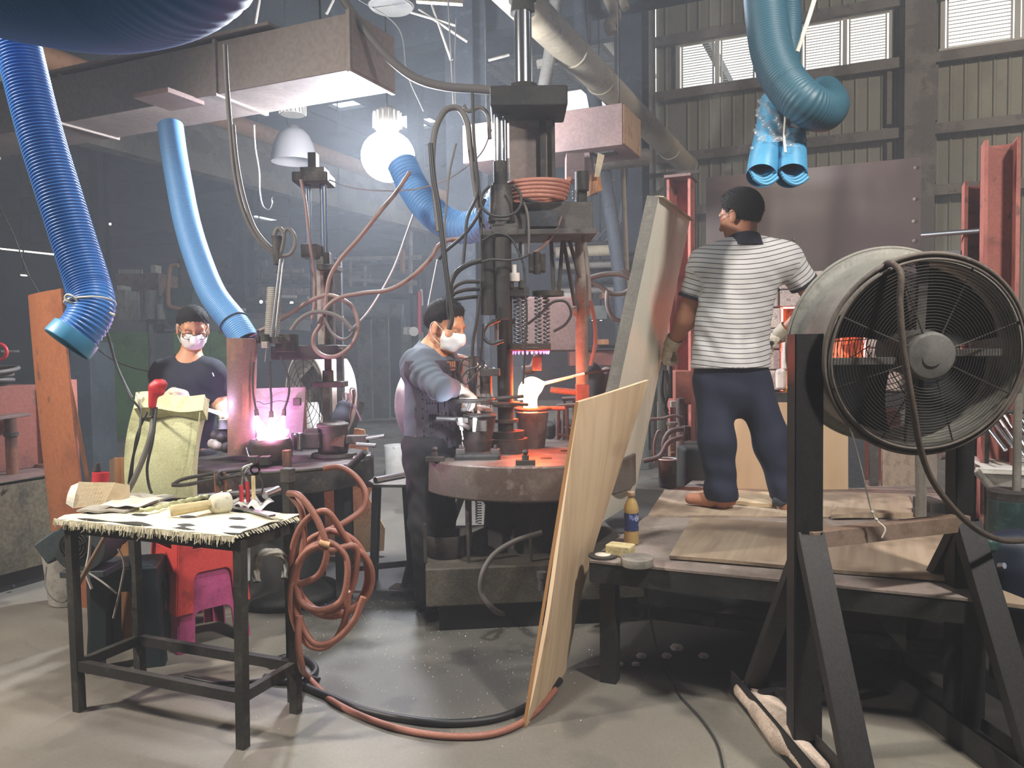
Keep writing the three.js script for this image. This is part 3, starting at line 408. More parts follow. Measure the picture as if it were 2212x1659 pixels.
// ---------------------------------------------------------------- blue hoses
const ribs = (r, pitch, amp) => (s) => r + amp * (1 - 2 * abs(((s / pitch) % 1) - 0.5) * 1.0) - amp * 0.5;
function hosePart(name, p, r, mat, pitch = 0.013, amp = 0.006, rad = 30) { return part(name, sweep(p, ribs(r, pitch, amp), pitch / 4, rad), mat); }
Mt.blue.side = Mt.blueSoft.side = Mt.teal.side = Mt.blueDeep.side = Mt.blueLight.side = THREE.DoubleSide;
{
  // huge duct overhead
  thing('duct_hose', 'thick dark blue ribbed duct bending across the top corner of the picture', 'duct hose', [hosePart('hose_wall', pts([[-420, -190, 2.5], [-160, -170, 2.35], [60, -125, 2.2], [250, -120, 2.1], [370, -190, 2.0], [430, -420, 1.95], [440, -700, 1.95]]), 0.262, Mt.blueDeep, 0.016, 0.006, 56)]);
  // the nearer hanging hose with its elbow, collar and rope
  const p = pts([[22, 20, 3.0], [52, 150, 3.0], [88, 290, 3.0], [128, 420, 3.0], [163, 530, 3.0], [190, 615, 2.98], [199, 662, 2.95], [184, 700, 2.92], [160, 727, 2.9]]);
  const q = p[p.length - 1], d = q.clone().sub(p[p.length - 2]).normalize(), c = at(195, 652, 2.96);
  const collar = along(lathe([[0.082, 0], [0.088, 0], [0.09, 0.05], [0.084, 0.055], [0.08, 0.05], [0.08, 0]], 36), q.clone().addScaledVector(d, -0.015), q.clone().addScaledVector(d, 1));
  const rp = []; for (let i = 0; i < 14; i++) { const a = i / 14 * 2 * PI; rp.push(cam3(c, cos(a) * 0.083, -0.012 + sin(a) * 0.02 + (cos(a) > 0 ? 0.015 * cos(a) : 0), -sin(a) * 0.084)); }
  const tail = pts([[162, 655, 2.88], [148, 652, 2.87], [141, 643, 2.87], [146, 637, 2.87], [158, 641, 2.87], [170, 655, 2.88]]);
  thing('duct_hose', 'bright blue ribbed duct hose hanging with a bent end tied round with white rope', 'duct hose', [hosePart('hose_wall', p, 0.076, Mt.blue, 0.0125, 0.007, 34), part('collar', collar, Mt.blueLight), each('rope', [tube(rp, 0.005, 60, 8, true), tube(tail, 0.005, 40, 8), tube(pts([[237, 676, 2.9], [248, 681, 2.9]]), 0.005, 6, 8)], Mt.rope)]);
  // the hose let into the box duct
  const p2 = pts([[368, 270, 5.25], [376, 330, 5.2], [388, 400, 5.1], [404, 480, 4.98], [428, 560, 4.86], [462, 640, 4.72], [505, 696, 4.62], [532, 738, 4.58]]);
  thing('duct_hose', 'pale blue ribbed hose hanging from the box duct and ending above the rusty post', 'duct hose', [hosePart('hose_wall', p2, 0.078, Mt.blueSoft, 0.0125, 0.005, 32), part('cable_tie', along(ring(0.083, 0.004, 30, 6).rotateX(PI / 2), p2[6], p2[7]), Mt.cable)]);
  // the hose in the glare of the lamp
  thing('duct_hose', 'ribbed hose curving below the lit lamp and overexposed white along its top', 'duct hose', [hosePart('hose_wall', pts([[868, 352, 5.75], [890, 400, 5.7], [925, 450, 5.6], [965, 482, 5.5], [1010, 492, 5.4], [1060, 470, 5.3], [1085, 430, 5.3]]), 0.105, Mt.blueSoft, 0.028, 0.012, 30)]);
  // paired hoses on the other side
  const t1 = pts([[1648, -60, 3.75], [1655, 30, 3.7], [1670, 120, 3.65], [1698, 180, 3.6], [1738, 222, 3.55], [1768, 238, 3.6], [1786, 234, 3.75], [1790, 222, 3.95], [1780, 205, 4.15]]);
  const t2 = pts([[1700, -60, 3.95], [1706, 40, 3.95], [1702, 150, 3.9], [1694, 230, 3.8], [1690, 290, 3.7]]);
  const dy = V(0, 0, 0);
  const endA = pts([[1676, 215, 3.78], [1664, 285, 3.72], [1650, 345, 3.66], [1645, 380, 3.6]]), endB = pts([[1702, 215, 3.8], [1706, 285, 3.74], [1708, 345, 3.66], [1709, 380, 3.6]]);
  const wrapP = pts([[1690, 225, 3.78], [1690, 260, 3.74], [1685, 300, 3.7], [1680, 338, 3.66]]);
  const crumple = (s, a) => 0.108 + 0.011 * sin(a * 9 + s * 60) + 0.009 * sin(a * 5 - s * 95 + 1.3) + 0.006 * sin(a * 17 + s * 31);
  const wrapG = sweep(wrapP, crumple, 0.006, 64, false, (v) => { const k = v.dot(FWD); v.addScaledVector(FWD, -k * 0.4); });
  thing('duct_hose', 'teal ribbed hose pair hanging from the roof with ends bundled in clear plastic wrap', 'duct hose', [
    hosePart('hose_wall', t1, 0.093, Mt.teal, 0.0125, 0.005, 34), hosePart('hose_wall', t2, 0.055, Mt.teal, 0.0125, 0.005, 30), hosePart('hose_end', endA, 0.066, Mt.blueLight, 0.011, 0.006, 32), hosePart('hose_end', endB, 0.068, Mt.blueLight, 0.011, 0.006, 32),
    [endA, endB].map((e, i) => { const a = e[3], o = []; for (let k = 0; k < 5; k++) o.push(part('mouth_fold', tube([0, 0.25, 0.5, 0.75, 1].map((t) => cam3(a, lerp(-0.055, 0.055, t), -0.02 - 0.03 * sin(t * PI) + 0.016 * k, -0.06 + 0.02 * k)), 0.008, 16, 8), Mt.blueLight)); return o; }),
    part('plastic_wrap', wrapG, Mt.wrap), each('tie_band', [tube(pts([[1765, -20, 3.6], [1745, 45, 3.6], [1722, 112, 3.62]]), 0.011, 20, 6), tube(pts([[1697, 250, 3.6], [1694, 300, 3.6], [1697, 330, 3.58]]), 0.006, 12, 6)], Mt.rope)]);
}
// ---------------------------------------------------------------- box ducts and the big pipe
{
  const a = at(762, 149, 4.7), L = 6.2, H = 0.33, D = 0.46, o = a.clone();   // a is the lower near corner at the end
  const c = V(o.x - L / 2, o.y + H / 2, o.z - D / 2);
  const seams = [0.02, 1.05, 2.5, 3.9, 5.2].map((k) => bx(o.x - k, o.y + H / 2, o.z - D / 2, 0.025, H + 0.03, D + 0.03));
  thing('box_duct', 'long square dusty brown duct crossing above the machines with the pale hose let into it', 'duct', [part('duct_wall', box(L, H, D, 0.006).translate(c.x, c.y, c.z), Mt.ductBrown), each('seam', seams, Mt.ductBrown), part('top_board', bx(c.x - 0.3, o.y + H + 0.035, o.z - 0.06, L - 0.6, 0.02, 0.16), Mt.ductBrown),
    part('branch_flange', bx(at(368, 285, 5.2).x, o.y - 0.01, at(368, 285, 5.2).z, 0.3, 0.03, 0.3), Mt.ductRust), each('hanger_rod', [0.4, 2.2, 4.4].map((k) => rod(V(o.x - k, o.y + H, o.z - D / 2), V(o.x - k, ROOF, o.z - D / 2), 0.006)), Mt.dark)]);
  const b = at(1345, 312, 6.0), l2 = 1.35, h2 = 0.31, d2 = 0.5;
  thing('box_duct', 'short rusty brown box duct with the light on its end painted paler, beside the sloping tan pipe', 'duct', [part('duct_wall', box(l2, h2, d2, 0.005).translate(b.x - l2 / 2, b.y + h2 / 2, b.z - d2 / 2), Mt.ductRust), part('end_plate', bx(b.x + 0.004, b.y + h2 / 2, b.z - d2 / 2, 0.012, h2 - 0.02, d2 - 0.02), Mt.chipboard), part('hatch', bx(b.x - 0.2, b.y - 0.005, b.z - 0.2, 0.18, 0.012, 0.12), Mt.dark), each('hanger_rod', [0.1, l2 - 0.1].map((k) => rod(V(b.x - k, b.y + h2, b.z - d2 / 2), V(b.x - k, ROOF, b.z - d2 / 2), 0.006)), Mt.dark)]);  // paler end plate: the light falling on that end, put into its colour
  const e = at(1484, 358, 12.4), f = V(e.x, e.y, -1.2);
  const rings = [1.2, 4.4, 5.3, 7.4].map((k) => along(ring(0.152, 0.012, 28, 6).rotateX(PI / 2), V(e.x, e.y, e.z + k), V(e.x, e.y, e.z + k + 1)));
  thing('fume_pipe', 'long round tan pipe sloping down across the top towards the clad wall', 'pipe', [part('pipe_run', rod(e, f, 0.15, 0.15, 28), Mt.pipeTan), each('pipe_joint', rings, Mt.pipeTan), part('end_cap', rod(V(e.x, e.y, e.z - 0.03), V(e.x, e.y, e.z + 0.03), 0.165, 0.165, 28), Mt.pipeTan), each('bracket', [bar(V(e.x + 0.25, e.y - 0.17, e.z + 0.3), V(e.x - 1.6, e.y - 0.17, e.z + 0.3), 0.06, 0.06), bar(V(e.x - 1.55, e.y - 1.1, e.z + 0.2), V(e.x, e.y - 0.2, e.z + 0.3), 0.05, 0.05), bar(at(1210, 128, 7.6), at(1160, 140, 7.6), 0.08, 0.06)], Mt.girt)]);
  // other overhead pipes
  const pipe = (name, label, p, r, mat, extra = []) => thing(name, label, 'pipe', [part('pipe_run', tube(pts(p), r, p.length * 8, 16), mat), ...extra]);
  pipe('overhead_pipe', 'grey pipe leaning from the roof down past the tan pipe', [[1205, -40, 7.4], [1195, 60, 7.4], [1186, 130, 7.4], [1174, 200, 7.4], [1172, 300, 7.4]], 0.06, Mt.pipeGrey);
  pipe('overhead_pipe', 'dark steel pipe falling steeply in front of the white canopy roof', [[1248, -40, 8.7], [1262, 120, 8.7], [1285, 220, 8.7], [1300, 340, 8.7], [1322, 480, 8.7], [1338, 600, 8.7], [1345, 700, 8.7]], 0.075, Mt.beam);
  pipe('overhead_pipe', 'pale pipe with an elbow against the dark beam', [[1290, -60, 8.2], [1325, 20, 8.2], [1330, 35, 8.2], [1316, 52, 8.2], [1322, 72, 8.2]], 0.06, Mt.pipeTan);
  pipe('overhead_pipe', 'second pale pipe running beside the elbowed one', [[1320, -60, 8.5], [1352, 20, 8.5]], 0.045, Mt.pipeTan);
  pipe('overhead_pipe', 'horizontal grey pipe under the short box duct', [[1255, 352, 8.5], [1320, 346, 8.6], [1395, 340, 8.8]], 0.1, Mt.pipeGrey);
  const oz = at(92, 122, 9); thing('overhead_pipe', 'orange pipe running into the depth above the long box duct', 'pipe', [part('pipe_run', rod(V(oz.x, oz.y, oz.z + 4), V(oz.x, oz.y, -40), 0.13, 0.13, 18), Mt.orangePipe)]);
}
// columns and beams of the hall
{
  const hcol = (name, px, d, w, mat, top = ROOF, base = 0) => { const p = at(px, 700, d); return struct(name, [bx(p.x, (top + base) / 2, p.z + w / 2, w, top - base, 0.02), bx(p.x, (top + base) / 2, p.z - w / 2, w, top - base, 0.02), bx(p.x, (top + base) / 2, p.z, 0.02, top - base, w)], mat); };
  hcol('column_1', 1368, 11.2, 0.38, Mt.beam); hcol('column_2', 1015, 9.0, 0.34, Mt.beam); hcol('column_3', 530, 16, 0.3, Mt.beam); hcol('column_4', 224, 22, 0.32, Mt.beam); hcol('column_5', 905, 20, 0.3, Mt.beam); hcol('column_6', 1402, 13, 0.2, Mt.girt);
  const p = at(1250, 22, 9.2), q = at(985, 10, 9.2);
  struct('beam_1', [bx(p.x + 1, p.y + 0.35, p.z, 9, 0.9, 0.25)], Mt.beam);
  const t = at(40, 200, 11); struct('beam_2', [bx(t.x, t.y, -18, 0.3, 0.8, 30)], Mt.beamTan);
  const t2 = at(420, 330, 12); struct('beam_3', [bx(t2.x, t2.y, -20, 0.25, 0.6, 28)], Mt.beamTan);
}
// ---------------------------------------------------------------- the small iron table and what is on and under it
{
  const FL = onY(172, 1535), FR = onY(525, 1615), BR = onY(636, 1538), h = 0.8;
  const X = FR.clone().sub(FL).normalize(), Zb = V(X.z, 0, -X.x), Wd = FR.distanceTo(FL), Dp = abs(BR.clone().sub(FR).dot(Zb)), o = FL.clone();
  const T = (x, y, z) => o.clone().addScaledVector(X, x).addScaledVector(UPV, y).addScaledVector(Zb, z);   // x along the front, z towards the back
  const legs = [[0, 0], [Wd, 0], [Wd, Dp], [0, Dp]].map(([x, z]) => part('leg', [bar(T(x, 0, z), T(x + (x ? 0.012 : -0.012), h - 0.03, z), 0.036, 0.036, Zb)], Mt.dark));
  const rails = [[0, 0, Wd, 0], [Wd, 0, Wd, Dp], [Wd, Dp, 0, Dp], [0, Dp, 0, 0]].flatMap(([a, b, c, d]) => [part('rail', bar(T(a, 0.19, b), T(c, 0.19, d), 0.03, 0.04), Mt.dark), part('apron', bar(T(a, h - 0.045, b), T(c, h - 0.045, d), 0.012, 0.05, UPV), Mt.dark)]);
  const top = part('tabletop', place(box(Wd + 0.05, 0.02, Dp + 0.05, 0.004).translate(Wd / 2, h - 0.01, -Dp / 2), o, X, UPV, Zb.clone().negate()), Mt.dark);
  thing('iron_table', 'small welded iron side table with four thin legs carrying tools', 'table', [legs, rails, top]);
  // cloth with frayed edge
  const a = T(-0.05, h + 0.004, -0.045), b = T(Wd + 0.02, h + 0.004, -0.04), c = T(Wd + 0.035, h + 0.004, Dp + 0.03), d = T(-0.045, h + 0.004, Dp + 0.03);
  const wob = (u, v) => 0.003 * sin(u * 23 + v * 9) + 0.003 * sin(v * 17 - u * 7) - 0.014 * sstep(0.1, 0, v) - 0.008 * sstep(0.06, 0, u);
  const fr = []; for (let i = 0; i < 300; i++) { const t = rnd(), p = a.clone().lerp(b, t), l = rr(0.012, 0.04); p.y -= 0.012; fr.push(bar(p, p.clone().add(V(rr(-0.008, 0.008), -l, rr(-0.004, 0.01))), 0.0022, 0.0016)); }
  for (let i = 0; i < 90; i++) { const t = rnd(), p = b.clone().lerp(c, t), l = rr(0.008, 0.025); p.y -= 0.006; fr.push(bar(p, p.clone().addScaledVector(X, l * 0.8).add(V(0, -l * 0.6, 0)), 0.002, 0.0016)); }
  const fringe = part('fringe', fr, Mt.cloth); fringe.userData.kind = 'stuff';
  const hem = part('hem', quadSlab(a.clone().add(V(0, -0.032, 0)), b.clone().add(V(0, -0.03, 0)), b.clone().add(V(0, -0.008, 0)), a.clone().add(V(0, -0.008, 0)), 0.003, 40, 1, (u) => 0.004 * sin(u * 60) + 0.003 * sin(u * 141)), Mt.cloth);
  const th = [[0.52, 0.06], [0.83, 0.05], [0.2, 0.05], [0.7, 0.045]].map(([t, l]) => { const p = a.clone().lerp(b, t); return part('loose_thread', tube([p, p.clone().add(V(0.012, -l * 0.5, 0.01)), p.clone().add(V(-0.018, -l, 0.012))], 0.0013, 10, 5), Mt.cloth); });
  thing('table_cloth', 'coarse cream cloth with a frayed hem laid over the iron table', 'cloth', [part('cloth_sheet', quadSlab(a, b, c, d, 0.003, 40, 16, wob), Mt.cloth), hem, fringe, th]);
  // things on the table
  const on2 = (px, py, y = h + 0.012) => onY(px, py, y);
  { const p = on2(158, 1098), q = on2(224, 1092), up = 0.105;
    const g = quadSlab(p, q, q.clone().add(V(0.012, up * 0.86, -0.05)), p.clone().add(V(-0.012, up, -0.04)), 0.004, 12, 6, (u, v) => 0.006 * sin(u * 5 + v * 3));
    const g2 = quadSlab(q, q.clone().add(V(0.05, 0, -0.09)), q.clone().add(V(0.04, up * 0.7, -0.1)), q.clone().add(V(0.012, up * 0.86, -0.05)), 0.004);
    const fold = quadSlab(p.clone().add(V(-0.03, 0.02, 0.01)), p, p.clone().add(V(-0.012, up, -0.04)), p.clone().add(V(-0.05, up * 0.85, -0.03)), 0.004, 6, 6, (u, v) => 0.01 * sin(v * 4));
    thing('torn_carton', 'torn pale cardboard carton standing on the back corner of the clothed table', 'carton', [part('front_panel', g, Mt.carton), part('side_panel', g2, Mt.carton), part('flap', fold, Mt.paper)]); }
  const sheet = (l, cat, corners, y, mat, th = 0.003, cr = 0.004, nm = 'paper_sheet') => { const [p, q, r, s] = corners.map(([x, z]) => on2(x, z, y)); return solo(nm, l, cat, quadSlab(p, q, r, s, th, 16, 10, (u, v) => cr * sin(u * 11 + v * 5) * (u * (1 - u) * 4 + 0.4)), mat); };
  sheet('grey cardboard pad lying flat beside the torn carton', 'cardboard', [[165, 1102], [270, 1103], [378, 1070], [283, 1064]], h + 0.016, Mt.paperGrey, 0.008, 0.003, 'cardboard_pad');
  sheet('white scribbled paper on top of the grey cardboard pad', 'paper', [[215, 1092], [300, 1094], [352, 1075], [262, 1072]], h + 0.03, Mt.paper, 0.002, 0.003);
  sheet('crumpled white tissue at the back corner of the clothed table', 'tissue', [[505, 1092], [560, 1102], [592, 1082], [535, 1073]], h + 0.022, Mt.whiteGoods, 0.003, 0.012, 'tissue_paper');
  sheet('dark shredded paper scraps near the mallet head', 'paper', [[490, 1090], [545, 1100], [560, 1085], [500, 1078]], h + 0.017, Mt.paperGrey, 0.003, 0.007);
  { // mallet
    const A = on2(367, 1104, h + 0.032), B = on2(452, 1090, h + 0.045), C = on2(497, 1084, h + 0.045), D = B.clone().lerp(C, -0.05), ax = C.clone().sub(B).normalize();
    const hdl = along(lathe([[0, 0], [0.021, 0.001], [0.023, 0.01], [0.021, 0.1], [0.019, 0.17], [0.02, A.distanceTo(D)], [0, A.distanceTo(D)]], 18), A, D);
    const l = B.distanceTo(C), head = along(lathe([[0, 0], [0.021, 0], [0.036, 0.012], [0.041, 0.03], [0.043, l * 0.6], [0.04, l * 0.93], [0.033, l], [0, l]], 28), B, C);
    thing('mallet', 'pale wooden mallet lying on the clothed table', 'mallet', [part('handle', hdl, Mt.mallet), part('head', head, Mt.malletHead)]); }
  { const A = on2(516, 1078, h + 0.035), B = on2(601, 1058, h + 0.055); const A2 = on2(430, 1072, h + 0.03);
    thing('steel_pipe', 'grey steel pipe with a bright end lying across the clothed table', 'pipe', [part('pipe_wall', rod(A2, B, 0.011, 0.013, 16), Mt.steel), part('pipe_socket', rod(on2(572, 1070, h + 0.045), B, 0.017, 0.018, 16), Mt.brightSteel)]); }
  { const P = [[302, 1102], [330, 1099], [380, 1086], [430, 1076], [470, 1068], [500, 1062]].map(([x, y], i) => on2(x, y, h + 0.02 + i * 0.003)); const tw = sweep(P, (s, a) => 0.0085 + 0.0025 * cos(2 * a - s * 160), 0.004, 12);
    solo('twisted_rope', 'stiff grey twisted rope lying on the clothed table behind the mallet', 'rope', tw, Mt.bag); }
  solo('flat_bar', 'flat dark iron bar at the corner of the clothed table', 'bar', bar(on2(492, 1090, h + 0.016), on2(588, 1114, h + 0.02), 0.028, 0.008), Mt.steel);
  { const p = pts([[372, 1048, 3.3], [390, 1037, 3.32], [470, 1022, 3.36], [530, 1014, 3.4]]), q = pts([[372, 1048, 3.3], [395, 1048, 3.3], [460, 1036, 3.33], [510, 1028, 3.36]]);
    thing('iron_tongs', 'long handled iron tongs jutting out over the back of the clothed table', 'tongs', [part('jaw', tube(p, 0.008, 24, 8), Mt.greaseIron), part('jaw', tube(q, 0.008, 24, 8), Mt.greaseIron), part('hinge', ring(0.03, 0.007, 20, 6).applyMatrix4(frame(at(474, 1035, 3.34), FWD, UPV, RGT)), Mt.greaseIron), part('hook', tube(pts([[466, 1022, 3.33], [468, 1050, 3.32], [470, 1075, 3.32]]), 0.009, 10, 8), Mt.rust), part('hook', tube(pts([[484, 1020, 3.35], [486, 1045, 3.35], [485, 1068, 3.35]]), 0.008, 10, 8), Mt.rust)]); }
  // rag on the corner leg
  { const pp = T(Wd + 0.03, 0.62, Dp * 0.45), loop = []; for (let i = 0; i <= 10; i++) { const t = i / 10 * PI * 1.25 - 0.5; loop.push(cam3(pp, -cos(t) * 0.06 + 0.0, sin(t) * 0.08, 0.02 * sin(i))); }
    solo('rag', 'frayed grey rag hooked over the rail of the iron table', 'rag', sweep(loop, (s, a) => 0.013 + 0.004 * sin(a * 5 + s * 90), 0.006, 14), Mt.paperGrey); }
  // behind: post with hooks, tools hung on it, torch rod
  { const a1 = at(622, 1037, 3.28), b1 = onY(634, 1500);
    thing('tool_rack', 'dark iron post with a cross rod holding tools behind the clothed table', 'rack', [part('post', bar(V(a1.x, 0, a1.z), a1, 0.034, 0.034), Mt.dark), part('post_head', bx(a1.x, a1.y + 0.02, a1.z, 0.05, 0.06, 0.04, 0.006), Mt.castIron), part('cross_rod', tube(pts([[440, 1032, 3.42], [560, 1023, 3.36], [650, 1017, 3.32], [706, 1012, 3.3]]), 0.008, 16, 10), Mt.greaseIron)]); }
  const hung = (name, label, cat, parts) => thing(name, label, cat, parts);
  hung('pliers', 'pliers with red handles hanging from the cross rod', 'pliers', [part('jaw', tube(pts([[546, 1002, 3.36], [524, 1012, 3.36], [523, 1030, 3.36], [522, 1052, 3.36]]), 0.005, 14, 8), Mt.brightSteel), part('jaw', tube(pts([[536, 1008, 3.37], [528, 1022, 3.37], [533, 1040, 3.37]]), 0.005, 14, 8), Mt.brightSteel), part('grip', rod(at(521, 1048, 3.36), at(522, 1092, 3.36), 0.009), Mt.redHandle), part('grip', rod(at(533, 1040, 3.37), at(537, 1085, 3.37), 0.009), Mt.redHandle)]);
  hung('ring_tool', 'wire ring tool with a pale wooden handle hanging beside the red pliers', 'tool', [part('ring', ring(0.018, 0.004, 24, 8).applyMatrix4(frame(at(551, 1015, 3.35), RGT, UPV, FWD)), Mt.steel), part('grip', rod(at(547, 1028, 3.35), at(548, 1078, 3.35), 0.008), Mt.mallet)]);
  hung('iron_hook', 'thin bent iron hook hanging beside the ring tool', 'hook', [part('rod', tube(pts([[560, 1018, 3.34], [562, 1032, 3.34], [568, 1046, 3.34], [564, 1070, 3.34]]), 0.004, 16, 6), Mt.greaseIron)]);
}
// orange hose: from the torch rod, round to the coil hung on the table corner and down to the floor
{
  const p = [[700, 1012, 3.3], [735, 1010, 3.28], [768, 1030, 3.25], [789, 1065, 3.22], [783, 1098, 3.2], [750, 1125, 3.16], [705, 1148, 3.12]];
  const loop = (cx, cy, rx, ry, d, a0, a1, n = 10) => Array.from({ length: n }, (_, i) => { const a = lerp(a0, a1, i / (n - 1)); return [cx + cos(a) * rx, cy + sin(a) * ry, d + 0.03 * sin(a)]; });
  const coil = [...p, ...loop(716, 1240, 78, 92, 3.08, -1.7, -8.1, 16), ...loop(722, 1248, 82, 78, 3.05, -2.0, -7.4, 14), ...loop(700, 1215, 70, 110, 3.02, -1.5, -6.6, 14), ...loop(690, 1290, 62, 110, 3.0, -1.2, -6.4, 14)];
  const hang = [[623, 1066, 3.04], [645, 1070, 3.0], [678, 1110, 2.98], [700, 1160, 2.97], [706, 1196, 2.97], [690, 1240, 2.98], [660, 1258, 2.99], [640, 1262, 3.0]];
  const hang2 = [[628, 1070, 3.05], [650, 1100, 3.02], [656, 1150, 3.01], [652, 1200, 3.0], [640, 1245, 3.0], [650, 1300, 2.99], [690, 1318, 2.98], [735, 1300, 2.97], [750, 1250, 2.97], [745, 1200, 2.98], [710, 1172, 2.98], [660, 1190, 3.0], [640, 1240, 3.01], [645, 1330, 3.0], [680, 1390, 2.98], [720, 1385, 2.97], [765, 1340, 2.96], [785, 1290, 2.96]];
  const floorRun = [[646, 1330, 2.98], [644, 1390, 2.97], [650, 1430, 3.0]].map((q) => at(...q)).concat([[668, 1465], [720, 1515], [790, 1550], [870, 1576], [960, 1590], [1050, 1588], [1110, 1570], [1160, 1535], [1200, 1490]].map(([a, b]) => { const v = onY(a, b, 0.014); return v; }));
  thing('rubber_hose', 'long dusty orange rubber hose coiled in big loops beside the iron table', 'hose', [part('hose_coil', tube(pts(coil), 0.0125, 700, 10), Mt.hoseOrange), part('hose_loop', tube(pts(hang), 0.0125, 100, 10), Mt.hoseOrange), part('hose_loop', tube(pts(hang2), 0.0125, 240, 10), Mt.hoseOrange), part('hose_tail', tube(floorRun, 0.013, 140, 10), Mt.hoseOrange), part('cable_tie', rod(at(690, 1172, 2.96), at(712, 1178, 2.96), 0.012), Mt.chipboard)]);
  const blk = [[585, 1440], [612, 1420], [660, 1425], [682, 1450], [655, 1470], [600, 1472], [570, 1462]].map(([a, b]) => onY(a, b, 0.014));
  thing('rubber_hose', 'black rubber hose lying in a wide arc on the floor in front of the machines', 'hose', [part('hose_loop', tube([...blk, ...[[620, 1470], [700, 1500], [780, 1532], [870, 1552], [970, 1562], [1070, 1552], [1140, 1525], [1210, 1470]].map(([a, b]) => onY(a, b, 0.016))], 0.015, 160, 10), Mt.hoseBlack)]);
  solo('rubber_hose', 'second black hose on the floor passing under the iron table', 'hose', tube([[400, 1462], [470, 1475], [560, 1470], [620, 1455], [690, 1468]].map(([a, b]) => onY(a, b, 0.012)), 0.01, 60, 8), Mt.hoseBlack);
}
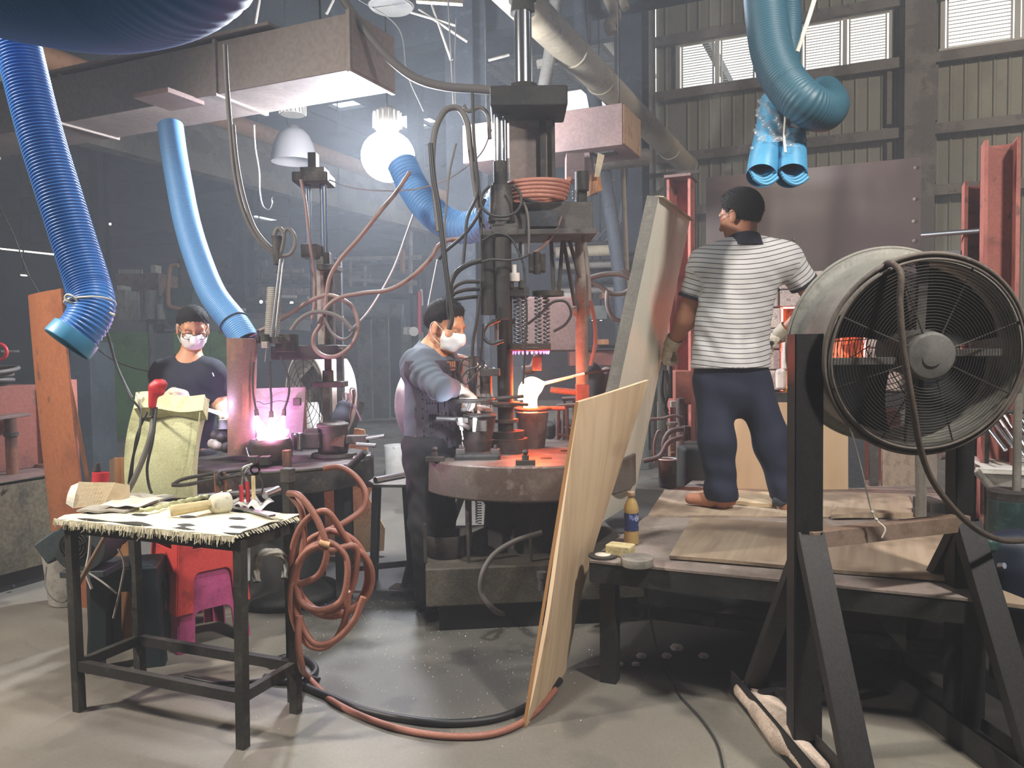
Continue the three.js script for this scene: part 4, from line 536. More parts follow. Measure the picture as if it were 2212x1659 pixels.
// stools, blower, bucket under and behind the table
{
  const stool = (base, h, w, th, mat, skirt, lo = 0.45) => {   // four splayed legs joined to a skirt with arched openings
    const W2 = w / 2, S = 0.82, sl = (t) => lerp(1, S, t);
    const side = (k) => { const s = new THREE.Shape(); const b = W2, t = W2 * S; s.moveTo(-b, 0); s.lineTo(-b + 0.075, 0); s.lineTo(-b + 0.085, h * (lo - 0.09)); s.quadraticCurveTo(-b + 0.09, h * (lo - 0.01), -b + 0.12, h * lo); s.lineTo(b - 0.12, h * lo); s.quadraticCurveTo(b - 0.09, h * (lo - 0.01), b - 0.085, h * (lo - 0.09)); s.lineTo(b - 0.075, 0); s.lineTo(b, 0); s.lineTo(t, h); s.lineTo(-t, h); s.closePath();
      const hole = new THREE.Path(); hole.moveTo(-t * 0.62, h * 0.72); hole.lineTo(t * 0.62, h * 0.72); hole.lineTo(t * 0.58, h * 0.9); hole.lineTo(-t * 0.58, h * 0.9); hole.closePath(); if (skirt) s.holes.push(hole);
      const g = new THREE.ExtrudeGeometry(s, { depth: 0.006, bevelEnabled: true, bevelSize: 0.002, bevelThickness: 0.002, bevelSegments: 1 }); g.rotateX(-Math.atan2(W2 * (1 - S), h)); g.translate(0, 0, W2); return g.rotateY(k * PI / 2); };
    const corner = (k) => { const x = W2 - 0.012, t = W2 * S - 0.012; return rod(V(x, 0, x), V(t, h - 0.01, t), 0.022, 0.02, 10).rotateY(k * PI / 2); };
    return [part('skirt', [0, 1, 2, 3].map(side), mat), ...[0, 1, 2, 3].map((k) => part('leg', corner(k), mat)), part('seat', [box(w * S + 0.02, 0.02, w * S + 0.02, 0.008).translate(0, h, 0), box(w * S - 0.03, 0.014, w * S - 0.03, 0.006).translate(0, h + 0.008, 0)], mat)];
  };
  const put = (name, label, parts, pos, ry, group) => { const g = new THREE.Group(); g.name = numbered(name); parts.forEach((p) => g.add(p)); g.position.copy(pos); g.rotation.y = ry; tag(g, label, 'stool', group); scene.add(g); return g; };
  const f = onY(412, 1412), c = cam3(f, -0.05, 0, 0.24);
  put('plastic_stool', 'pink plastic stool at the bottom of the stack under the table', stool(c, 0.42, 0.36, 0, Mt.pink, false), c, YAW + 0.78);
  put('plastic_stool', 'dirty red plastic stool nested on top of the pink one', stool(c, 0.42, 0.365, 0, Mt.redPlastic, true), c.clone().add(V(0, 0.19, 0)), YAW + 0.78);
  const f2 = onY(158, 1449), c2 = cam3(f2, 0.2, 0, 0.16);
  put('plastic_stool', 'dark plastic stool carrying the grey blower', stool(c2, 0.45, 0.32, 0, Mt.stoolDark, false, 0.8), c2, YAW + 0.25);
  // blower
  const b = at(190, 1172, 3.62), fr = frame(b, RGT, UPV, FWD.clone().negate()), T = (g) => g.applyMatrix4(fr);
  const rings = [0.02, 0.034, 0.048, 0.062].map((r) => ring(r, 0.003, 28, 6).translate(-0.02, 0.005, 0.085));
  thing('blower', 'dark grey electric blower with a round wire grille on the dark stool', 'blower', [part('housing', T(rod(V(0, 0, -0.09), V(0, 0, 0.075), 0.115, 0.115, 36)), Mt.blower), part('outlet', T(box(0.11, 0.11, 0.12, 0.01).rotateZ(0.6).translate(-0.14, -0.01, 0)), Mt.blower), part('intake', T(rod(V(-0.02, 0.005, 0.07), V(-0.02, 0.005, 0.08), 0.07, 0.068, 32)), Mt.black2), ...rings.map((g) => part('grille_ring', T(g), Mt.wire)), part('grille_bar', T(bx(-0.02, 0.005, 0.088, 0.14, 0.004, 0.004).rotateZ(0.5)), Mt.wire), part('motor', T(rod(V(0.02, 0, -0.22), V(0.02, 0, -0.09), 0.07, 0.075, 24)), Mt.blower), part('foot', T(bx(0.01, -0.125, 0, 0.2, 0.03, 0.16, 0.005)), Mt.blower)]);
  const bk = onY(135, 1312), bc = cam3(bk, 0.0, 0, 0.1);
  const q = (pr) => lathe(pr, 28).translate(bc.x, 0, bc.z);
  thing('bucket', 'battered grey bucket with a crumpled cloth beside the dark stool', 'bucket', [part('bucket_wall', q([[0, 0.01], [0.115, 0], [0.12, 0.01], [0.15, 0.33], [0.155, 0.335], [0.147, 0.335], [0.117, 0.02], [0, 0.02]]), Mt.paperGrey), part('handle', tube(pts([[100, 1225, 3.95], [98, 1260, 3.9], [112, 1290, 3.86], [140, 1300, 3.84], [165, 1262, 3.86]]), 0.004, 24, 6), Mt.wire), part('cloth', nets(blend([cap(at(118, 1228, 3.95), at(165, 1220, 3.95), 0.035, 0.03), cap(at(130, 1216, 3.98), at(180, 1214, 3.98), 0.03, 0.02)], 0.03), V(bc.x - 0.4, 0.1, bc.z - 0.4), V(bc.x + 0.5, 0.8, bc.z + 0.5), 0.012), Mt.cloth)]);
  thing('plastic_straws', 'white cable strips hanging from the side of the dark stool', 'cable strips', [part('strip', tube(pts([[196, 1155, 3.45], [192, 1200, 3.45], [186, 1235, 3.45], [198, 1272, 3.45]]), 0.006, 16, 6), Mt.whiteGoods), part('strip', tube(pts([[192, 1238, 3.45], [222, 1258, 3.45], [252, 1282, 3.45]]), 0.004, 12, 6), Mt.whiteGoods), part('strip', tube(pts([[255, 1185, 3.5], [268, 1215, 3.5], [262, 1260, 3.5], [245, 1335, 3.5]]), 0.005, 16, 6), Mt.paperGrey)]);
  solo('wooden_stick', 'thin wooden stick leaning by the blower', 'stick', rod(at(166, 1268, 3.4), at(240, 1136, 3.4), 0.011, 0.01, 10), Mt.woodOld);
  solo('wooden_crate', 'small yellow wooden crate standing between the two stool stacks', 'crate', [bx(0, 0.2, 0, 0.1, 0.4, 0.1, 0.004)].map((g) => g.rotateY(YAW).translate(onY(272, 1370).x, 0, onY(272, 1370).z)), Mt.woodWarm);
}
// ---------------------------------------------------------------- orange furnace box, panel and the yellow bag
{
  const P0 = onY(0, 1286), x = P0.x, z0 = P0.z + 1.4, z1 = onX(172, 1100, x).z, h = EYE - (1036 - 755) / (1286 - 755) * EYE, zc = (z0 + z1) / 2, zl = z0 - z1, D = 1.1, rec = 0.42;
  const bolts = [[10, 1060], [152, 1036], [28, 1268], [150, 1240]].map(([a, b]) => { const p = onX(a, b, x); return part('bolt', rod(p, p.clone().add(V(0.012, 0, 0)), 0.014, 0.011, 8), Mt.castIron); });
  thing('furnace_bench', 'olive brown dusty steel base with a shelf under the orange furnace box', 'furnace base', [part('front_sheet', bx(x - 0.01, h / 2 + 0.06, zc, 0.02, h - 0.12, zl), Mt.oliveBase), part('shelf', bx(x - D / 2, h - 0.012, zc, D, 0.024, zl, 0.004), Mt.ductRust), part('plinth', bx(x - D / 2, 0.06, zc, D - 0.1, 0.12, zl - 0.1), Mt.black2), part('back_sheet', bx(x - D + 0.02, h / 2, zc, 0.02, h, zl), Mt.oliveBase), part('end_sheet', bx(x - D / 2, h / 2, z1 + 0.01, D - 0.04, h, 0.02), Mt.oliveBase), bolts]);
  const xr = x - rec, top = onX(60, 832, xr).y;
  const zp = onX(96, 900, xr).z, zq = onX(165, 900, xr + 0.03).z;
  thing('furnace_box', 'orange painted steel furnace box with a bright corner plate', 'furnace', [part('box_sheet', bx(xr - 0.3, (h + top) / 2, (z0 + zp) / 2, 0.6, top - h, z0 - zp, 0.005), Mt.orangeBox), part('corner_rail', bx(xr + 0.02, (h + top) / 2, zp - 0.02, 0.05, top - h, 0.09), Mt.dark), part('corner_plate', bx(xr + 0.0, (h + top) / 2 + 0.01, (zp + zq) / 2 - 0.05, 0.03, top - h + 0.03, zp - zq - 0.05), Mt.redFrame),
    ...[0.2, 0.45, 0.7, 0.85].map((t) => { const y = lerp(h, top, t); return part('rivet', rod(V(xr + 0.045, y, zp - 0.05), V(xr + 0.056, y, zp - 0.05), 0.01, 0.008, 8), Mt.rust); })]);
  for (let i = 0; i < 1; i++) { const c = V(xr - 0.2, top, zp + 0.35); thing('cable_coil', 'dark cable coil heaped on top of the orange furnace box', 'cable coil', [0, 1, 2, 3].map((k) => part('loop', ring(0.19 + 0.02 * (k % 2), 0.014, 40, 8).rotateX(PI / 2 + 0.08 * (k - 1.5)).translate(c.x + 0.03 * k, c.y + 0.02 + 0.026 * k, c.z), Mt.hoseGrey))); }
  // on the shelf
  const S = (px, py) => onY(px, py, h);
  { const p = S(27, 1024); const L = (g) => g.translate(p.x, h, p.z);
    thing('pipe_stand', 'rusty pipe stand with a flat plate on top standing on the furnace shelf', 'stand', [part('pipe', L(mv(new THREE.CylinderGeometry(0.035, 0.035, 0.36, 20), 0, 0.18, 0)), Mt.rust), part('plate', L(bx(-0.02, 0.375, 0, 0.1, 0.022, 0.34, 0.005).rotateY(0.4)), Mt.ductRust), part('clamp', L(mv(new THREE.CylinderGeometry(0.044, 0.044, 0.025, 20), 0, 0.26, 0)), Mt.castIron)]); }
  { const a = S(62, 1000).add(V(0, 0.055, 0)), b = S(108, 990).add(V(0, 0.055, 0)); thing('pipe_offcut', 'thick iron pipe offcut lying on the furnace shelf', 'pipe', [part('pipe_wall', rod(a, b, 0.055, 0.055, 24, true), Mt.castIron), part('bore', rod(a, b, 0.044, 0.044, 24, true), Mt.black2)]); }
  { const c = S(120, 992).add(V(0, 0.058, 0)); solo('iron_ring', 'iron ring leaning beside the pipe offcut', 'ring', ring(0.045, 0.014, 28, 10).rotateY(YAW + 0.7).translate(c.x, c.y, c.z), Mt.castIron); }
  { const c = S(95, 1008); solo('iron_disc', 'small flat iron disc lying in front of the pipe offcut', 'disc', mv(new THREE.CylinderGeometry(0.05, 0.052, 0.022, 28), c.x, h + 0.011, c.z), Mt.rust); const d = S(142, 1014); solo('wood_block', 'small brown wood block at the end of the furnace shelf', 'block', bx(d.x, h + 0.025, d.z, 0.07, 0.05, 0.06, 0.004), Mt.woodOld); }
  { const c = at(-2, 760, 5.2); thing('hand_wheel', 'red valve hand wheel cut by the picture edge', 'valve wheel', [part('rim', ring(0.05, 0.012, 28, 8).rotateY(YAW).translate(c.x, c.y, c.z), Mt.redRubber), part('stem', rod(c, cam3(c, 0, 0, 0.2), 0.012), Mt.dark)]); }
  // leaning panel
  const d = 4.45;
  thing('sheet_metal', 'tall rust orange steel panel leaning behind the corner of the furnace box', 'panel', [part('sheet', quadSlab(at(122, 1070, d + 0.25).setY(0), at(197, 1070, d + 0.05).setY(0), at(129, 623, d - 0.1), at(61, 638, d + 0.25), 0.012, 10, 10, (u, v) => 0.015 * sin(v * 3) + 0.01 * sin(u * 4)), Mt.orangePanel), part('edge_strip', bar(at(196, 1070, d + 0.06), at(151, 830, d), 0.03, 0.02), Mt.woodWarm)]);
  // yellow woven bag stretched over a frame, with hoses and a red glove
  const bd = 3.72, zb = 0;
  const bagG = quadSlab(at(270, 1075, bd), at(418, 1075, bd), at(443, 858, bd + 0.05), at(294, 852, bd + 0.1), 0.05, 20, 24, (u, v) => 0.05 * sin(v * 3.0) + 0.012 * sin(u * 7 + v * 4) - 0.03 * (u - 0.5) * (u - 0.5));
  const hemG = quadSlab(at(290, 884, bd - 0.01), at(440, 890, bd - 0.03), at(444, 856, bd + 0.02), at(294, 849, bd + 0.06), 0.07, 20, 4, (u, v) => 0.012 * sin(u * 7) + 0.05 * 0.1);
  thing('woven_bag', 'pale yellow woven bag standing stiff behind the iron table', 'bag', [part('bag_body', bagG, Mt.bag), part('hem', hemG, Mt.bagHem), part('seam', tube(pts([[432, 890, bd - 0.05], [424, 960, bd - 0.08], [405, 1060, bd - 0.07]]), 0.003, 20, 5), Mt.bag), part('tear', [bar(at(296, 850, bd), at(306, 876, bd), 0.02, 0.006), bar(at(300, 860, bd), at(316, 884, bd), 0.015, 0.006)], Mt.paper)]);
  const hs = (label, p, r, mat) => solo('gas_hose', label, 'hose', tube(pts(p), r, p.length * 10, 10), mat);
  hs('thick dark gas hose hanging down over the yellow bag from the red glove', [[330, 890, 3.6], [328, 930, 3.52], [315, 975, 3.5], [290, 1035, 3.48], [276, 1062, 3.48]], 0.012, Mt.hoseGrey);
  hs('thin dark hose hanging down along the edge of the yellow bag', [[232, 720, 3.75], [252, 790, 3.75], [285, 860, 3.7], [304, 892, 3.55], [300, 940, 3.5], [288, 985, 3.5], [278, 1045, 3.5]], 0.006, Mt.hoseBlack);
  hs('black hose curving down the middle of the yellow bag', [[318, 890, 3.55], [296, 940, 3.52], [288, 990, 3.5], [284, 1040, 3.5]], 0.005, Mt.hoseBlack);
  hs('black cable hanging from the glove across the yellow bag', [[338, 880, 3.55], [330, 950, 3.5], [318, 1010, 3.5], [322, 1050, 3.5], [328, 1066, 3.5]], 0.006, Mt.cable);
  const G = blend([cap(at(332, 840, 3.55), at(329, 876, 3.55), 0.022, 0.017), cap(at(345, 832, 3.55), at(346, 846, 3.55), 0.024, 0.02), cap(at(352, 824, 3.55), at(356, 830, 3.55), 0.008, 0.01), cap(at(336, 824, 3.55), at(330, 832, 3.55), 0.008, 0.012)], 0.02), gc = at(340, 850, 3.55);
  thing('gas_nozzle', 'red rubber cap tied over a hose end on the top of the yellow bag', 'hose cap', [part('cap', nets(G, gc.clone().addScalar(-0.13), gc.clone().addScalar(0.13), 0.006), Mt.redRubber), part('nozzle', rod(at(329, 874, 3.55), at(329, 898, 3.55), 0.009, 0.012), Mt.dark)]);
  { const q = at(217, 1053, 4.2); solo('iron_box', 'narrow dark iron box standing under the small red can', 'box', bx(q.x, q.y / 2, q.z, 0.12, q.y, 0.12, 0.006), Mt.darker); }
  thing('paint_can', 'small red can with a black nozzle by the leaning panel', 'can', [part('can', rod(at(216, 1052, 4.2), at(218, 1020, 4.2), 0.04, 0.042, 20), Mt.redRubber), part('nozzle', rod(at(208, 1018, 4.2), at(211, 1000, 4.2), 0.022, 0.01, 12), Mt.dark)]);
  solo('wood_board', 'orange brown board standing to the left of the yellow bag', 'board', quadSlab(at(248, 1075, 3.95).setY(0), at(274, 1075, 3.95).setY(0), at(272, 988, 3.95), at(248, 990, 3.95), 0.02), Mt.woodWarm);
  solo('wood_board', 'grey brown board with a pointed top beside the red can', 'board', quadSlab(at(228, 1070, 4.05).setY(0), at(247, 1070, 4.05).setY(0), at(248, 988, 4.05), at(236, 994, 4.05), 0.02), Mt.woodOld);
}
// ---------------------------------------------------------------- machines
const vc = (px, y0, y1, d, rpx, r2px = rpx, n = 24) => rod(at(px, max(y0, y1), d), V(at(px, max(y0, y1), d).x, at(px, min(y0, y1), d).y, at(px, max(y0, y1), d).z), rpx * d / FOCAL, r2px * d / FOCAL, n);   // upright cylinder; rpx below, r2px above
const vb = (x0, x1, y0, y1, d, dep, bev = 0.004, turn = YAW) => { const c = at((x0 + x1) / 2, (y0 + y1) / 2, d), w = abs(x1 - x0) * d / FOCAL, h = abs(y1 - y0) * d / FOCAL; return box(w, h, dep, bev).rotateY(turn).translate(c.x, c.y, c.z); };
const sp = (p, rad, n = 16) => new THREE.SphereGeometry(rad, n, n >> 1).translate(p.x, p.y, p.z);
function spring(px, y0, y1, d, rpx, wpx, turns) { const a = at(px, y1, d), b = at(px, y0, d), P = [], N = turns * 10; for (let i = 0; i <= N; i++) { const t = i / N, an = t * turns * 2 * PI; P.push(V(a.x + cos(an) * rpx * d / FOCAL, lerp(a.y, b.y, t), a.z + sin(an) * rpx * d / FOCAL)); } return tube(P, wpx * d / FOCAL, N * 2, 6); }
const bolt = (p, r, h) => mv(new THREE.CylinderGeometry(r, r, h, 6), p.x, p.y + h / 2, p.z);
const flameMat = (hex, k) => std(0xffffff, 1, 0, { emissive: hex, emissiveIntensity: k });
Mt.flameWhite = flameMat(0xffe6f6, 5); Mt.flamePink = flameMat(0xff9be0, 2.2); Mt.flameViolet = flameMat(0xb070ff, 2.0); Mt.jet = flameMat(0xf2f6ff, 5); Mt.molten = flameMat(0xffd28a, 7); Mt.moltenRed = flameMat(0xff5a18, 3.0); Mt.hot = flameMat(0xff3010, 1.6); Mt.fireGlow = flameMat(0xff5a14, 3.2); Mt.fireYellow = flameMat(0xffb400, 3.5);

// ---- the turntable press in the middle
const M2 = at(1140, 975, 4.6), M2H = M2.y, M2R = 0.615;
{
  const c = V(M2.x, 0, M2.z), C = (g) => g.translate(c.x, 0, c.z), h = M2H;
  const top = C(lathe([[0, h], [M2R - 0.012, h], [M2R, h - 0.01], [M2R, h - 0.17], [M2R - 0.02, h - 0.185], [M2R - 0.1, h - 0.19], [0.2, h - 0.21], [0, h - 0.21]], 72));
  const ang = (px, py) => { const p = onY(px, py, h); return p; };
  const holesP = [[995, 966], [985, 987], [1180, 990], [1222, 974], [1070, 962]].map(([a, b]) => { const p = ang(a, b); return part('bolt_hole', mv(new THREE.CylinderGeometry(0.032, 0.032, 0.003, 24), p.x, h + 0.001, p.z), Mt.black2); });
  const lugs = [[1135, 1004], [940, 996]].map(([a, b]) => { const p = ang(a, b); return part('index_lug', [box(0.1, 0.03, 0.05, 0.005).rotateY(YAW).translate(p.x, h + 0.012, p.z), bolt(V(p.x, h, p.z), 0.018, 0.05), sp(V(p.x, h + 0.065, p.z), 0.016), mv(new THREE.CylinderGeometry(0.009, 0.014, 0.05, 10), p.x, h + 0.04, p.z)], Mt.greaseIron); });
  const ped = C(lathe([[0, 0.2], [0.34, 0.2], [0.34, 0.26], [0.27, 0.3], [0.25, h - 0.3], [0.32, h - 0.2], [0, h - 0.2]], 40));
  const base = box(1.15, 0.2, 1.0, 0.01).rotateY(YAW + 0.1).translate(c.x - 0.02, 0.235, c.z), sole = box(1.05, 0.13, 0.9).rotateY(YAW + 0.1).translate(c.x, 0.068, c.z);
  thing('turntable_press', 'heavy dark turntable of a glass press on a round pedestal and iron base', 'press machine', [part('turntable', top, Mt.tableIron), holesP, lugs, part('pedestal', ped, Mt.darker), part('base', base, Mt.baseMat = paint(0x4a453a, 0x3b372f, 0x59523f, { s: 141, m: 0.8, fine: 0.1 })), part('sole', sole, Mt.black2),
    part('damper_spring', spring(1034, 1070, 1130, 4.3, 6, 1.3, 11), Mt.steel), part('tie_rod', vc(1013, 1075, 1180, 4.3, 7), Mt.castIron), part('tie_rod', vc(1110, 1140, 1185, 4.35, 6), Mt.castIron), part('anchor_bolt', [vc(1170, 1245, 1275, 4.05, 8), vc(1170, 1235, 1248, 4.05, 11)], Mt.castIron)]);
  // column and press frame, standing at the turntable's middle
  const d = 4.6, col = [part('column', vc(1093, 500, 955, d, 17), Mt.darker), part('flange', [vc(1096, 946, 975, d, 45), vc(1096, 930, 946, d, 37)], Mt.mould), part('collar', vc(1093, 868, 878, d, 30), Mt.castIron), part('collar', vc(1093, 905, 912, d, 27), Mt.castIron), part('sleeve', vc(1088, 690, 700, d, 25), Mt.darker)];
  const D2 = 4.75;
  const head = [part('ram', vc(1131, 28, 190, 4.7, 19, 19, 32), Mt.chrome), part('ram_nut', [vc(1129, 2, 30, 4.7, 27, 24), vc(1129, -20, 4, 4.7, 30)], Mt.dark), part('top_plate', vb(1060, 1222, 205, 248, 4.7, 0.36, 0.012), Mt.darker), part('ram_gland', [vc(1131, 185, 206, 4.7, 34, 30)], Mt.dark), ...[1075, 1100, 1160, 1185].map((x) => part('bolt', vc(x, 192, 206, 4.62, 8, 8, 6), Mt.castIron)),
    part('guard_sheet', vb(1100, 1196, 248, 420, 4.85, 0.05), Mt.ductBrown), part('guard_post', vb(1166, 1179, 248, 420, 4.8, 0.04), Mt.dark), part('guard_post', vb(1193, 1199, 235, 420, 4.78, 0.03), Mt.dark), part('chrome_guide', vc(1091, 255, 400, 4.68, 6), Mt.chrome), part('cylinder', vc(1082, 250, 372, 4.7, 14), Mt.steel),
    part('crosshead', vb(1092, 1276, 446, 512, 4.72, 0.3, 0.01), Mt.castIron), part('crosshead_lip', vb(1085, 1282, 504, 516, 4.7, 0.36, 0.006), Mt.castIron), part('crosshead_gap', vb(1140, 1206, 455, 490, 4.56, 0.02), Mt.beam),
    part('motor', [vc(1081, 350, 402, 4.5, 15), vc(1081, 396, 404, 4.5, 18)], Mt.dark), part('motor_body', [vc(1083, 404, 492, 4.5, 27, 24), vc(1083, 470, 480, 4.5, 30)], Mt.castIron), part('bracket', vb(1062, 1118, 488, 512, 4.5, 0.16), Mt.castIron)];
  const rp = 4.9;
  const post = [part('side_post', vc(1258, 520, 885, rp, 13.5), Mt.pipeGrey), part('side_post', vc(1256, 384, 520, rp, 13), Mt.darker), part('post_cap', vc(1257, 372, 412, 4.85, 15), Mt.dark), part('post_spring', spring(1242, 412, 430, 4.8, 5, 1.3, 5), Mt.steel), part('post_clamp', [vb(1238, 1274, 664, 682, rp, 0.1), vb(1234, 1246, 666, 678, 4.85, 0.05)], Mt.pipeGrey), part('cross_tube', rod(at(1190, 842, 4.95), at(1250, 848, 4.9), 0.02), Mt.ductRust), part('post_foot', vb(1244, 1272, 830, 872, rp, 0.1), Mt.ductRust)];
  const cyl = [part('lift_cylinder', vc(1055, 510, 680, 4.42, 17, 16), Mt.darker), part('lift_cylinder', vc(1086, 515, 690, 4.4, 16), Mt.darker), part('cylinder_cap', vc(1055, 500, 512, 4.42, 15, 10), Mt.dark), part('cylinder_rod', vc(1073, 690, 745, 4.45, 5), Mt.steel)];
  const mid = [1117, 1133, 1163, 1181].map((x, i) => part('spring', spring(x, 640, 742, 4.6 + 0.08 * (i % 2), 6.5, 2.0, 12), Mt.steel)).concat([
    part('spring_plate', vb(1098, 1142, 622, 642, 4.58, 0.16), Mt.dark), part('spring_plate', [vc(1184, 629, 640, 4.66, 34, 34, 32)], Mt.dark), part('lower_platen', vb(1100, 1188, 742, 756, 4.62, 0.22), Mt.mould), part('insulator', [vc(1111, 590, 608, 4.5, 12, 12), vc(1111, 572, 590, 4.5, 5, 5)], Mt.whiteGoods), part('insulator', vc(1127, 606, 622, 4.5, 7, 7, 6), Mt.dark), part('insulator', vc(1103, 606, 622, 4.5, 7, 7, 6), Mt.dark),
    part('chrome_guide', vc(1100, 515, 570, 4.62, 3), Mt.chrome), part('guide_tube', vc(1128, 524, 556, 4.62, 8), Mt.steel), part('valve_block', [vb(1142, 1178, 550, 588, 4.5, 0.1), vc(1160, 545, 592, 4.46, 8)], Mt.greaseIron), part('valve_block', vb(1150, 1170, 770, 800, 4.7, 0.1), Mt.ductRust)]);
  const struts = [[1216, 512, 1206, 640], [1216, 512, 1242, 660], [1190, 512, 1196, 630], [1228, 512, 1252, 600]].map(([a, b, e, f]) => part('strut', rod(at(a, b, 4.8), at(e, f, 4.8), 0.012), Mt.dark));
  const gas = []; for (let i = 0; i < 26; i++) { const a = i / 26 * 2 * PI, p = cam3(at(1144, 757, 4.62), cos(a) * 0.11, 0, sin(a) * 0.1); gas.push(part('flame', along(lathe([[0, 0], [0.007, 0.005], [0.005, 0.014], [0, 0.024]], 8), p, p.clone().add(V(0, -1, 0))), Mt.flameViolet)); }
  const frameThing = thing('hydraulic_press', 'tall press frame with chrome ram, springs and posts over the middle turntable', 'press frame', [col, head, post, cyl, mid, struts, gas, part('burner_ring', ring(0.11, 0.014, 36, 8).rotateX(PI / 2).applyMatrix4(M4().makeTranslation(...at(1144, 753, 4.62).toArray())), Mt.mould)]);
  // coil of orange hose on the crosshead
  { const cc = at(1162, 440, 4.6), P = []; for (let i = 0; i <= 90; i++) { const a = i / 90 * 2 * PI * 5, k = floor(i / 18); P.push(V(cc.x + cos(a) * (0.16 + 0.006 * k), cc.y + 0.015 + i * 0.0012, cc.z + sin(a) * 0.15)); } thing('hose_coil', 'dusty orange hose wound in a flat coil on the press crosshead', 'hose', [part('coil', tube(P, 0.0135, 300, 8), Mt.hoseOrange)]); }
  // foot pedals
  [[905, 1262, 1180, 908, 1150], [985, 1298, 1290, 1008, 1160], [1078, 1284, 1276, 1120, 1165]].forEach(([x, y], i) => {
    const p = onY([872, 980, 1076][i], [1268, 1312, 1296][i], 0.05), ps = [p, cam3(p, 0.05, 0.2, 0.1), cam3(p, 0.1, 0.36, 0.12), cam3(p, 0.3, 0.4, 0.3)];
    thing('foot_pedal', ['worn bright pedal plate by the bench leg at the foot of the press', 'worn bright pedal plate nearest the open floor under the press', 'worn bright pedal plate nearest the leaning plywood'][i], 'pedal', [part('plate', box(0.15, 0.012, 0.1, 0.003).rotateY(YAW - 0.3).translate(p.x, p.y, p.z), Mt.tableIron), part('arm', [bar(ps[0], ps[1], 0.02, 0.04), bar(ps[1], ps[2], 0.02, 0.04), bar(ps[2], ps[3], 0.02, 0.04)], Mt.dark), part('guide', [vb([915, 1008, 1143][i], [922, 1015, 1150][i], 1130, 1215, 4.2, 0.03)], Mt.dark)]);
  });
  { const p = onY(965, 1200, 0.335), q = V(p.x, 0.335, p.z); thing('iron_pot', 'dusty iron pot standing on the base of the press', 'pot', [part('pot_wall', lathe([[0, 0], [0.1, 0], [0.115, 0.12], [0.12, 0.125], [0.11, 0.12], [0.095, 0.015], [0, 0.015]], 28).translate(q.x, q.y, q.z), Mt.castIron)]); }
  solo('rubber_hose', 'dark hose bowed down from the press base to the floor by the plywood', 'hose', tube(pts([[1170, 1150, 4.1], [1110, 1170, 4.05], [1065, 1200, 4.0], [1042, 1240, 3.95], [1040, 1280, 3.95], [1062, 1312, 3.95]]).concat([onY(1110, 1330, 0.014), onY(1160, 1340, 0.014)]), 0.014, 80, 10), Mt.hoseGrey);
  solo('iron_offcut', 'flat round iron offcut lying on the floor by the plywood', 'offcut', mv(new THREE.CylinderGeometry(0.07, 0.075, 0.05, 20), onY(1166, 1322).x, 0.025, onY(1166, 1322).z), Mt.castIron);
}
